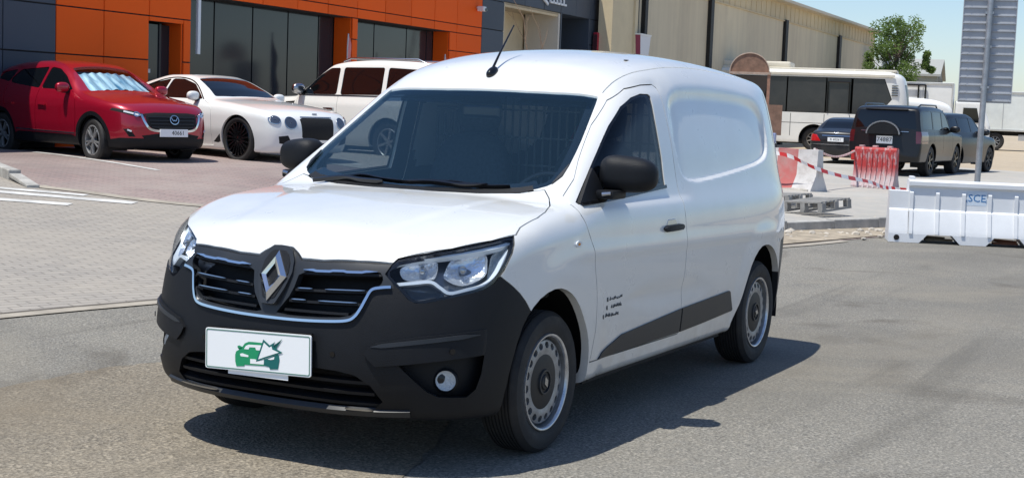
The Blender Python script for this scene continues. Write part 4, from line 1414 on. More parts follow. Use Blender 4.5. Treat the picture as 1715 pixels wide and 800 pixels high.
def build_ground():
    m_as = asphalt_mat()
    n = 40
    me = mesh([(-900, -900, 0), (900, -900, 0), (900, 900, 0), (-900, 900, 0)], [(0, 1, 2, 3)])
    tag(obj('road', me, m_as), kind='structure')
    # older, browner patch of surfacing in the near left corner
    edge = [(5.5, -2.25), (2.5, -2.05), (1.4, -1.97), (.44, -1.93), (-.15, -1.92), (-.65, -1.79), (-1.2, -1.3), (-1.0, -.3), (0, .3), (1.2, .75), (2.2, 1.0), (5.5, 1.8)]
    e = catmull([(p[0], p[1], 0) for p in edge], 10)
    rn = random.Random(2)
    e = [(p[0] + rn.uniform(-.035, .035), p[1] + rn.uniform(-.03, .03)) for p in e]
    V = [(p[0], p[1], .004) for p in e]
    tag(obj('road_patch', mesh(V, [tuple(range(len(V)))]), asphalt_mat('old coarse asphalt', .7, 1.12)), kind='structure')
    m_bg = paver_mat('beige block paving', (.365, .332, .290), (.305, .280, .250), (.20, .182, .160), R(8), dirt=(.38, .34, .285))
    m_pk = paver_mat('pink block paving', (.335, .250, .228), (.275, .218, .205), (.185, .15, .14), R(52), dirt=(.37, .315, .28))
    st_sheet('paved_drive', .16, 46, lambda s: -60, tb, m_bg, .5, 60)
    st_sheet('parking_paving', .16, 40, tb, lambda s: 17 + .3 * s, m_pk, .5, 40, .004)
    # flush concrete edging along the road, with a dark joint
    m_edge = mat('edging concrete', (.36, .32, .26), .9, noise=(2.5, .35))
    m_joint = mat('joint dirt', (.09, .075, .06), .95, noise=(6, .4))
    ts = np.linspace(-40, 11, 60)
    tag(strip_st('edging', [(.09 + .012 * math.sin(t * 1.7) + .01 * math.sin(t * 4.1), t) for t in ts], .15, m_edge, .008), kind='structure')
    ed = tag(strip_st('edging_joint', [(.165 + .012 * math.sin(t * 1.7) + .01 * math.sin(t * 4.1), t) for t in ts], .028, m_joint, .012), kind='structure')
    # light concrete yard and sand beyond on the right
    m_yard = sand_mat('dusty concrete yard', (.43, .41, .375), (.36, .345, .315), (.48, .43, .37))
    m_sand = sand_mat('pale sand', (.46, .375, .27), (.40, .33, .245), (.50, .43, .33))
    st_sheet('yard', .75, 46, lambda s: 11.0 + (.02 * s), lambda s: 38 + .2 * s, m_yard, 1.0, 30, .010)
    # sand lot: one sheet further out
    V = []
    st_sheet('sand_lot', -30, 120, lambda s: 38 + .2 * max(s, 0), lambda s: 220, m_sand, 6, 30, .008)
    st_sheet('sand_verge', .2, 1.6, lambda s: 9.5, lambda s: 19, mat('gravelly verge', (.36, .30, .22), .95, noise=(5, .45)), .3, 20, .015)
    # road paint: parking bay line and zebra bars
    m_pt = mat('worn white paint', (.62, .61, .58), .8, noise=(3.0, .35))
    for nm, a, b, w in (('bay_line', (12.35, 7.50), (8.85, 7.36), .10), ('bay_line', (14.6, 13.2), (9.4, 11.7), .10),
                        ('crossing_bar', (7.05, 3.6), (5.55, 4.75), .24), ('crossing_bar', (6.42, 3.20), (5.58, 3.95), .22), ('crossing_bar', (7.9, 3.4), (6.3, 4.6), .18)):
        P = [(a[0] + (b[0] - a[0]) * k / 12, a[1] + (b[1] - a[1]) * k / 12) for k in range(13)]
        o = tag(strip_st(nm, P, w, m_pt, .010), kind='structure')
    # sandy drift where the two pavings meet
    tag(strip_st('sand_drift', [(s, tb(s) + .10 + .06 * math.sin(s * 3)) for s in np.linspace(4.2, 7.3, 24)], .22, m_edge, .012), kind='structure')

def build_reflection_ridge():
    """unseen low ridge added behind the viewpoint to darken the horizon in reflections"""
    m = mat('reflection ridge brown', (.16, .13, .095), .95, noise=(.12, .4, (.07, .075, .05)))
    rnd = random.Random(3)
    V, F = [], []
    n, k = 90, 7
    ph = [rnd.uniform(0, 6) for _ in range(6)]
    for i in range(n + 1):
        a = R(-75) + R(190) * i / n
        for j in range(k + 1):
            u = j / k
            d = 48 + 60 * u + 6 * math.sin(a * 5 + ph[0])
            h = (3.4 + 1.6 * math.sin(a * 7 + ph[1]) + 1.1 * math.sin(a * 17 + ph[2]) + .8 * math.sin(a * 41 + ph[3])) * math.sin(math.pi * min(1, u * 1.1)) ** .7
            V.append((5 + d * math.cos(a), 4 + d * math.sin(a), max(-.05, h) - (.05 if j in (0, k) else 0)))
    for i in range(n):
        for j in range(k):
            q = i * (k + 1) + j
            F.append((q, q + 1, q + k + 2, q + k + 1))
    tag(obj('reflection_ridge', smooth(mesh(V, F), 60), m), kind='structure')  # added out of view, puts a dark horizon band into reflections

def kerb_piece(name, a, b, h, w, m, parent, z0=0.0, tilt=0.0):
    a = Vector(a); b = Vector(b); d = b - a
    L = d.length
    bm = add_box(bm_new(), (L / 2, 0, h / 2), (L - .008, w, h), None, .014)
    for v in bm.verts:
        v.co.x += random.uniform(-.004, .004); v.co.z += random.uniform(-.004, .004)
    o = obj(name, bm, m, parent)
    o.location = (a.x, a.y, z0); o.rotation_euler = (tilt, 0, math.atan2(d.y, d.x))
    return o

def build_kerbs():
    m_k = mat('kerb concrete', (.40, .385, .355), .9, noise=(5, .35), bump=(30, .3))
    k = empty('kerb', (*st_xy(.7, 10), 0)); tag(k, kind='structure')
    inv = k.matrix_world.inverted()
    base = Vector(k.location)
    pts = [(1.45, 9.4), (1.30, 10.4), (1.16, 11.35), (1.02, 12.3), (.86, 13.2), (.66, 14.15), (.55, 15.1), (.45, 16.0), (.40, 17.0)]
    for i, (p, q) in enumerate(zip(pts[:-1], pts[1:])):
        a = Vector((*st_xy(*p), 0)) - base; b = Vector((*st_xy(*q), 0)) - base
        kerb_piece('kerb_stone', a, b, .15 + .012 * math.sin(i * 2.1), .16, m_k, k, 0, .03 * math.sin(i * 1.3))
    # raised kerb at the edge of the parking on the left, ramping down
    k2 = empty('parking_kerb', (*st_xy(7.2, 4.4), terr_st(7.2, 4.4))); tag(k2, kind='structure')
    base = Vector(k2.location)
    pp = [(7.1, 4.40), (7.9, 4.62), (8.8, 4.86), (9.7, 5.1), (10.6, 5.35), (11.5, 5.6)]
    for i, (p, q) in enumerate(zip(pp[:-1], pp[1:])):
        za, zb = terr_st(*p), terr_st(*q)
        a = Vector((*st_xy(*p), 0)) - Vector((base.x, base.y, 0)); b = Vector((*st_xy(*q), 0)) - Vector((base.x, base.y, 0))
        o = kerb_piece('kerb_stone', a, b, .05 if i == 0 else .14, .15, m_k, k2, za - base.z - .01)
        o.rotation_euler.y = -math.atan2(zb - za, (b - a).length) - (.06 if i == 0 else 0)

# ================================================================== orange and grey showroom
P0F = (-16.26133, -15.52650, 0.0); FANG = R(-174.66494)
def vary(m, lo=.90, hi=1.06):
    """small tone difference from panel to panel"""
    nt = m.node_tree; b = nt.nodes['Principled BSDF']
    src = b.inputs['Base Color'].links[0].from_socket
    oi = N(nt, 'ShaderNodeObjectInfo')
    mr_ = N(nt, 'ShaderNodeMapRange'); mr_.inputs['To Min'].default_value = lo; mr_.inputs['To Max'].default_value = hi
    nt.links.new(oi.outputs['Random'], mr_.inputs['Value'])
    hs = N(nt, 'ShaderNodeHueSaturation'); nt.links.new(mr_.outputs['Result'], hs.inputs['Value']); nt.links.new(src, hs.inputs['Color'])
    nt.links.new(hs.outputs['Color'], b.inputs['Base Color'])
    return m
def streaky(name, c1, c2, rough=.88, sc=1.0):
    """render with vertical rain streaks"""
    m, nt, b = node_mat(name)
    tc = N(nt, 'ShaderNodeTexCoord'); mp = N(nt, 'ShaderNodeMapping'); mp.inputs['Scale'].default_value = (1.6 * sc, 1.6 * sc, .10 * sc); nt.links.new(tc.outputs['Object'], mp.inputs[0])
    n1 = noise(nt, mp.outputs[0], 1.0, 6, .7, .3); n2 = noise(nt, tc.outputs['Object'], .5, 5, .6)
    c = mixc(nt, ramp(nt, n1, .35, .68), c1, c2)
    c = mixc(nt, math_n(nt, 'MULTIPLY', ramp(nt, n2, .5, .75), .4), c, tuple(q * .82 for q in c2))
    nt.links.new(c, b.inputs['Base Color']); b.inputs['Roughness'].default_value = rough
    return m

def build_showroom():
    b = empty('showroom', P0F, FANG, 'showroom clad in orange and dark grey panels with wide dark windows', 'building')
    m_or = mat('orange cladding', (.95, .125, .012), .6, noise=(.6, .05), spec=.10)
    m_gr = mat('slate grey cladding', (.058, .072, .095), .5, noise=(.5, .10), spec=.25)
    vary(m_or, .93, 1.04); vary(m_gr, .90, 1.10)
    m_core = mat('panel joint', (.014, .014, .016), .8)
    m_gl = mat('showroom glass', (.022, .029, .037), .09, spec=.40)
    m_fr = mat('window frame', (.018, .020, .024), .4)
    m_tan = mat('tan render', (.66, .54, .36), .85, noise=(.8, .18))
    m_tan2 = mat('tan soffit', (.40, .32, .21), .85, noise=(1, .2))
    G = .012
    meshes = {}
    def panel(u0, u1, z0, z1, m, d=0.0, th=.035):
        key = (round(u1 - u0, 3), round(z1 - z0, 3), m.name)
        w, h = u1 - u0 - G * 2, z1 - z0 - G * 2
        if key not in meshes:
            bm = add_box(bm_new(), (0, 0, 0), (w, th, h), None, .006)
            me = bpy.data.meshes.new('panel'); bm.to_mesh(me); bm.free(); me.materials.append(m)
            meshes[key] = me
        o = bpy.data.objects.new('panel', meshes[key]); COL.objects.link(o); o.parent = b
        o.location = ((u0 + u1) / 2, d + th / 2, (z0 + z1) / 2)
        o.rotation_euler = (random.uniform(-.004, .004), 0, random.uniform(-.004, .004))
        return o
    zr = [.30, 1.24, 2.06, 2.88, 3.61, 4.45, 5.29, 6.1]
    # dark left bay
    for u0, u1 in ((-17.4, -16.1), (-16.1, -14.8), (-14.8, -13.5), (-13.5, -12.2), (-12.2, -10.9), (-10.9, -9.6), (-9.6, -8.3), (-8.3, -7.0), (-7.0, -5.7), (-5.7, -4.40), (-4.40, -3.11)):
        for z0, z1 in zip(zr[:-1], zr[1:]): panel(u0, u1, z0, z1, m_gr)
    for u0, u1 in ((-3.11, -1.82), (-1.82, -.50)):
        for z0, z1 in zip(zr[:-1], zr[1:]): panel(u0, u1, z0, z1, m_or)
    for z0, z1 in zip(zr[3:-1], zr[4:]): panel(-.50, .84, z0, z1, m_or)
    panel(-.50, .60, 2.78, 2.88, m_or); 
    for z0, z1 in ((.30, 1.24), (1.24, 2.06), (2.06, 2.88)): panel(.60, .84, z0, z1, m_or)
    # over the windows
    cols = [.84, 2.1, 3.43, 4.85, 6.19, 7.59, 9.02, 10.45, 11.83, 13.25, 14.92]
    for u0, u1 in zip(cols[:-1], cols[1:]):
        panel(u0, u1, 3.38, 3.61, m_or)
        for z0, z1 in ((3.61, 4.45), (4.45, 5.29), (5.29, 6.1)): panel(u0, u1, z0, z1, m_or)
    for z0, z1 in ((.30, 1.24), (1.24, 2.06), (2.06, 2.88), (2.88, 3.38)):
        panel(7.36, 7.63, z0, z1, m_or); panel(12.80, 13.25, z0, z1, m_or); panel(13.25, 14.92, z0, z1, m_or)
    # dark block with the tan bay and the deep entrance
    for u0, u1 in ((14.92, 16.52),):
        for z0, z1 in ((.3, 1.24), (1.24, 2.06), (2.06, 2.88), (2.88, 3.61), (3.61, 4.45), (4.45, 5.29), (5.29, 6.4)): panel(u0, u1, z0, z1, m_gr)
    for u0, u1 in ((16.52, 18.1), (18.1, 19.7), (19.7, 21.2), (21.2, 22.6), (22.6, 24.0), (24.0, 25.62)):
        for z0, z1 in ((4.47, 5.3), (5.3, 6.4)): panel(u0, u1, z0, z1, m_gr)
    for z0, z1 in ((.3, 1.24), (1.24, 2.06), (2.06, 2.88), (2.88, 3.61), (3.61, 4.47)): panel(24.0, 25.62, z0, z1, m_gr)
    # backing wall in pieces around the openings
    def wall(u0, u1, z0, z1, d0=.034, d1=.50, m=m_core, nm='wall'):
        return box(nm, ((u0 + u1) / 2, (d0 + d1) / 2, (z0 + z1) / 2), (u1 - u0, d1 - d0, z1 - z0), m, b)
    wall(-17.4, -.48, .2, 6.1); wall(-.48, .60, 2.80, 6.1); wall(.60, .86, .2, 6.1)
    wall(.86, 14.92, 3.39, 6.1); wall(7.37, 7.62, .2, 3.39); wall(12.81, 14.92, .2, 3.39)
    wall(14.92, 16.5, .2, 6.4); wall(16.5, 24.0, 4.48, 6.4); wall(24.0, 25.60, .2, 6.4)
    wall(-17.4, 25.6, .2, 6.0, 5.0, 9.0, m_gr, 'rear_wall'); wall(-17.4, -16.9, .2, 6.0, .5, 5.0, m_gr, 'end_wall')
    box('flat_roof', (4.1, 4.6, 6.05), (42.9, 8.2, .12), m_gr, b)
    # door: recessed, dark leaf, side light and a pale push bar
    box('reveal', (.58, .26, 1.62), (.04, .45, 2.36), m_or, b)
    d = box('entrance_door', (-.12, .30, 1.60), (.60, .05, 2.30), m_gl, b)
    box('door_frame', (.20, .30, 1.60), (.06, .09, 2.34), m_fr, d); box('door_frame', (-.43, .30, 1.60), (.05, .09, 2.34), m_fr, d)
    box('push_bar', (-.26, .255, 1.86), (.28, .03, .075), mat('pale metal', (.6, .6, .6), .4), d)
    box('side_light', (.40, .32, 1.60), (.34, .03, 2.30), m_gl, b)
    # showroom windows: panes set back in the wall
    def window(u0, u1, mull, nm='window'):
        w = box(nm, ((u0 + u1) / 2, .52, 1.85), (u1 - u0, .04, 3.1), m_fr, b)
        edges = [u0 + .04] + list(mull) + [u1 - .10]
        for a, c in zip(edges[:-1], edges[1:]):
            box('pane', ((a + c) / 2, .465, 1.85), (c - a - .05, .02, 3.02), m_gl, w)
        return w
    window(.90, 7.34, (2.3, 3.75, 5.2, 6.55)); window(7.64, 12.78, (9.3, 11.1, 12.3))
    for u in (7.35, 12.79): box('reveal', (u, .26, 1.85), (.03, .44, 3.05), m_or, b)
    box('lintel_soffit', (4.1, .26, 3.385), (6.5, .44, .02), m_core, b); box('lintel_soffit', (10.2, .26, 3.385), (5.2, .44, .02), m_core, b)
    box('pale_strip', (1.13, .03, 2.95), (.09, .05, 1.42), mat('bright strip', (.75, .76, .78), .4), b)  # pale upright strip at the left end of the first window
    # tan bay
    box('bay_wall', (18.85, 1.3, 2.4), (4.7, .1, 4.6), m_tan, b)
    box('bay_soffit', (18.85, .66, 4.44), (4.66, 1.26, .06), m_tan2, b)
    box('bay_trim', (18.85, .10, 4.40), (4.66, .10, .10), m_tan, b)
    box('bay_jamb', (21.12, .60, 2.3), (.14, 1.16, 4.3), mat('pale jamb', (.62, .56, .47), .8), b)
    box('bay_jamb', (16.56, .60, 2.3), (.10, 1.16, 4.3), m_tan, b)
    # deep entrance
    box('entrance_back', (22.6, 3.0, 2.4), (2.8, .1, 4.6), m_gr, b)
    box('entrance_side', (23.95, 1.5, 2.3), (.10, 3.0, 4.4), m_gr, b); box('entrance_side', (21.26, 1.5, 2.3), (.10, 3.0, 4.4), m_gr, b)
    box('entrance_soffit', (22.6, 1.5, 4.50), (2.8, 3.0, .05), m_gr, b)
    # lettering along the fascia, white
    m_w = mat('sign white', (.80, .80, .80), .5)
    bm = bm_new()
    def stroke(pts, w):
        P = [Vector((p[0], -.06, p[1])) for p in pts]
        for a, c in zip(P[:-1], P[1:]):
            dd = (c - a).normalized(); s = Vector((dd.z, 0, -dd.x)) * w / 2
            prism_bm(bm, [a - s, c - s, c + s, a + s], (0, 1, 0), 0, .05)
    letters = []
    x = 19.42
    stroke([(x + .36, 5.25), (x + .10, 5.18), (x, 4.98), (x + .12, 4.80), (x + .36, 4.72), (x + .50, 4.66)], .085)
    letters.append(obj('sign_letter', bm, m_w, b))
    for k in range(5):
        bm = bm_new()
        x = 20.12 + k * .30
        stroke([(x, 5.30), (x, 4.74)], .075); stroke([(x, 4.745), (x + .23, 4.745)], .06)
        if k % 2: stroke([(x, 5.02), (x + .2, 5.02)], .06)
        letters.append(obj('sign_letter', bm, m_w, b))
    # little camera on the orange wall
    c = empty('security_camera', (0, 0, 0), 0, 'small white security camera fixed high on the orange wall', 'camera')
    c.location = b.matrix_world @ Vector((14.55, -.05, 4.12)) if False else Vector(P0F) + Matrix.Rotation(FANG, 3, 'Z') @ Vector((14.55, -.05, 4.12))
    c.rotation_euler = (0, 0, FANG)
    m_cw = mat('camera white', (.75, .75, .74), .4)
    box('camera_body', (0, -.10, 0), (.22, .20, .14), m_cw, c, None, .03); box('camera_lens', (0.06, -.21, -.02), (.09, .03, .08), M_GLOSSB, c)
    box('camera_arm', (0, .0, .03), (.06, .10, .06), m_cw, c)
    # red cabinet and pale box beside the entrance
    def at(u, dd, z): return Vector(P0F) + Matrix.Rotation(FANG, 3, 'Z') @ Vector((u, dd, z))
    r = empty('red_cabinet', at(24.85, -.35, .1), FANG, 'red metal cabinet standing against the grey entrance pillar', 'cabinet')
    box('cabinet_body', (0, .2, 1.97), (1.30, .16, 3.94), mat('cabinet red', (.42, .012, .035), .45, noise=(2, .15)), r, None, .02)
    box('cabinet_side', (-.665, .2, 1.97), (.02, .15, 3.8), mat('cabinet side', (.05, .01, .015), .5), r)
    w = empty('sign_box', at(27.15, -.9, .0), FANG, 'white flared box sign with a dark pink side on a thin post', 'sign')
    m_wb = mat('box white', (.72, .71, .72), .5); m_pkb = mat('box pink side', (.30, .05, .10), .5)
    V = [(-.42, -.08, 3.3), (.50, -.08, 3.3), (.66, -.10, 4.12), (-.58, -.10, 4.12), (-.42, .08, 3.3), (.50, .08, 3.3), (.66, .10, 4.12), (-.58, .10, 4.12)]
    obj('box_face', mesh(V, [(0, 1, 2, 3), (5, 4, 7, 6), (1, 5, 6, 2), (4, 5, 1, 0)]), m_wb, w)
    obj('box_side', mesh([V[4], V[0], V[3], V[7]], [(0, 1, 2, 3)]), m_pkb, w)
    box('box_rim', (.04, 0, 4.14), (1.30, .24, .05), mat('rim white', (.8, .78, .74), .5), w)
    tube('post', [(.04, 0, 0), (.04, 0, 3.35)], .06, M_PLAST2, w)

def build_warehouse():
    u2 = np.array([-.9978, -.0663]); ang = math.atan2(u2[1], u2[0])
    P = (-65.99, -18.9, 0)
    w = empty('warehouse', P, ang, 'long tan warehouse with dark downpipes and a sloping parapet behind the bus', 'building')
    m_t = streaky('warehouse tan render', (.68, .59, .42), (.57, .49, .355))
    m_t2 = mat('parapet tan cladding', (.60, .49, .31), .7, noise=(.4, .15))
    m_y = mat('yellow tan pilaster', (.68, .56, .36), .85, noise=(.6, .14))
    m_pipe = mat('black downpipe', (.010, .009, .009), .6)
    m_cap = mat('roof edge', (.62, .54, .41), .6)
    # wall panels between the pipes; u = 0 at the third pipe
    cols = [-25.5, -22.9, -21.95, -13.6, -.62, 12.35, 23.6]
    for i, (a, c) in enumerate(zip(cols[:-1], cols[1:])):
        box('wall_panel', ((a + c) / 2, .3 if i else .15, 3.05), (c - a - .03, .5, 6.1), m_y if i == 0 else m_t, w)
        if i > 1:
            box('parapet_panel', ((a + c) / 2, .28, 6.52), (c - a - .03, .5, .82), m_t2, w)
            box('string_course', ((a + c) / 2, .02, 6.10), (c - a - .03, .10, .05), m_t2, w)
            # cladding ribs
            n = int((c - a) / .3)
            for k in range(n):
                if i == 2 or k % 3 == 0:
                    box('cladding_rib', (a + .15 + k * .3, .025, 6.50), (.03, .03, .74), m_t2, w)
    box('wall_panel', (-23.7, .25, 8.0), (3.5, .5, 3.8), m_y, w)
    for u, th in ((-22.85, .16), (-21.95, .30), (-13.6, .42), (-.62, .50), (12.35, .55)):
        top = 6.15 if u > -14 else 8.5
        box('downpipe', (u, -.03, top / 2), (th, .16, top), m_pipe, w)
    box('corner_strip', (-23.2, -.12, 4.5), (.30, .10, 9), m_y, w)
    box('roof_edge', (.5, .0, 6.98), (47.0, .9, .14), m_cap, w)
    # pitched roof behind
    obj('roof', prism([[(-22.6, .4, 7.0), (-22.6, 14, 8.8), (-22.6, 28, 7.0)]], (1, 0, 0), 0, 46.2), mat('roof sheet', (.42, .38, .32), .6), w)
    box('end_wall', (23.35, 14, 3.5), (.4, 27.6, 6.95), m_t, w)
    box('back_wall', (.5, 28, 3.5), (46, .4, 6.9), m_t, w)
    box('hoarding', (21.3, -1.2, 4.7), (2.6, .08, 1.9), mat('blue grey board', (.30, .34, .39), .7, noise=(3, .3)), w)
    # far grey shed
    q = (-141.3, -27.0)
    s = empty('far_shed', (*q, 0), R(190), 'pale green grey pitched shed far behind the white trucks', 'building')
    m_s = mat('shed wall', (.27, .28, .245), .8, noise=(.3, .15)); m_sr = mat('shed roof', (.36, .36, .33), .7)
    obj('gable_wall', prism([[(-8.5, 0, 0), (8.5, 0, 0), (8.5, 0, 5.6), (0, 0, 7.2), (-8.5, 0, 5.6)]], (0, 1, 0), 0, 30), m_s, s)
    obj('roof', prism([[(-8.9, -.3, 5.55), (0, -.3, 7.25), (8.9, -.3, 5.55), (8.9, -.3, 5.75), (0, -.3, 7.45), (-8.9, -.3, 5.75)]], (0, 1, 0), 0, 30.6), m_sr, s)
    for k in range(4): box('wall_rib', (-6 + 4 * k, -.04, 2.8), (.12, .1, 5.6), m_sr, s)
# ================================================================== other vehicles
def pchip(xs, ys):
    x = np.array(xs, float); y = np.array(ys, float); o = np.argsort(x); x = x[o]; y = y[o]
    h = np.diff(x); dl = np.diff(y) / h; n = len(x); d = np.zeros(n)
    for i in range(1, n - 1):
        if dl[i - 1] * dl[i] > 0:
            w1 = 2 * h[i] + h[i - 1]; w2 = h[i] + 2 * h[i - 1]
            d[i] = (w1 + w2) / (w1 / dl[i - 1] + w2 / dl[i])
    d[0] = dl[0]; d[-1] = dl[-1]
    def f(t):
        t = np.asarray(t, float); c = np.clip(t, x[0], x[-1]); i = np.clip(np.searchsorted(x, c) - 1, 0, n - 2)
        s = (c - x[i]) / h[i]
        v = y[i] * (1 + 2 * s) * (1 - s) ** 2 + d[i] * h[i] * s * (1 - s) ** 2 + y[i + 1] * s * s * (3 - 2 * s) + d[i + 1] * h[i] * s * s * (s - 1)
        return v + np.where(t < x[0], d[0] * (t - x[0]), 0) + np.where(t > x[-1], d[-1] * (t - x[-1]), 0)
    return f

def car_field(c):
    top = pchip(*zip(*c['top'])); plan = cspl(*zip(*c['plan'])); sec = pchip(*zip(*c['sec']))
    fx = pchip(*zip(*c['fx'])); rx = pchip(*zip(*c['rx']))
    hw = c['hw']; kx = c.get('kx', .12); cr = c.get('crown', .05); kt = c.get('kt', .10); kc = c.get('kc', .10)
    fa, fb_ = c.get('fg', (.10, .35)); ra, rb_ = c.get('rg', (.05, .15)); zb = c.get('zb', .22)
    det = c.get('detail')
    def f(x, y, z):
        ay = np.abs(y)
        zt = top(x + kx * ay ** 2 * np.where(x > c['mid'], 1, -1) * sstep(0, .6, np.abs(x - c['mid']))) - cr * (ay / hw) ** 2
        ys = hw + plan(x) + sec(z)
        if det is not None: ys = ys + det(x, z)
        r = np.clip(ay / hw, 0, 1.3)
        g = smax(ay - ys, (x - (fx(z) - fa * r ** 2 - fb_ * r ** 8)) * .8, kc)
        g = smax(g, ((rx(z) + ra * r ** 2 + rb_ * r ** 8) - x) * .85, kc)
        g = smax(g, (z - zt) * .88, kt)
        return smax(g, zb - z, .05)
    return f

def alloy(parent, pos, side, rad, w, rimr, style, m, steer=0.0):
    o = bpy.data.objects.new('wheel', None); COL.objects.link(o); o.parent = parent; o.location = pos
    o.rotation_euler = (0, .3, (0 if side > 0 else math.pi) + steer)
    h = w / 2
    key = ('tyre', rad, w, rimr)
    if key not in MESHC: MESHC[key] = tyre_mesh(rad, w, rimr, 48)
    obj('tyre', MESHC[key], M_RUBBER, o)
    key = ('rim', rad, w, rimr, style)
    if key not in MESHC:
        bm = bm_new()
        me = lathe([(rimr + .004, h * .86), (rimr - .008, h * .92), (rimr - .018, h * .84), (rimr - .026, h * .3), (rimr - .03, -h * .8), (rimr, -h * .85)], 48)
        bm.from_mesh(me)
        n, tw = style
        for k in range(n):
            for e in ((-1, 1) if tw else (0,)):
                t = 2 * math.pi * k / n
                t0 = t + e * .06; t1 = t + e * (.16 if tw else 0)
                p0 = Vector((math.cos(t0) * .05, h * .72, math.sin(t0) * .05)); p1 = Vector((math.cos(t1) * (rimr - .02), h * .80, math.sin(t1) * (rimr - .02)))
                d = (p1 - p0); mid = (p0 + p1) / 2
                zax = d.normalized(); yax = Vector((0, 1, 0)); xax = yax.cross(zax).normalized()
                rot = Matrix((xax, yax, zax)).transposed()
                add_box(bm, mid, (.026 if tw else .05, .035, d.length), rot, .006)
        c = lathe([(0, h * .82), (.045, h * .82), (.06, h * .74), (.06, h * .4)], 24)
        bm.from_mesh(c)
        me = bpy.data.meshes.new('rim'); bm.to_mesh(me); bm.free()
        MESHC[key] = smooth(me, 35)
    obj('rim', MESHC[key], m, o)
    key = ('back', rimr)
    if key not in MESHC: MESHC[key] = smooth(lathe([(0, h * .1), (rimr - .02, h * .1), (rimr - .02, 0), (0, 0)], 32))
    obj('brake_disc', MESHC[key], M_DARK, o)
    return o
MESHC = {}

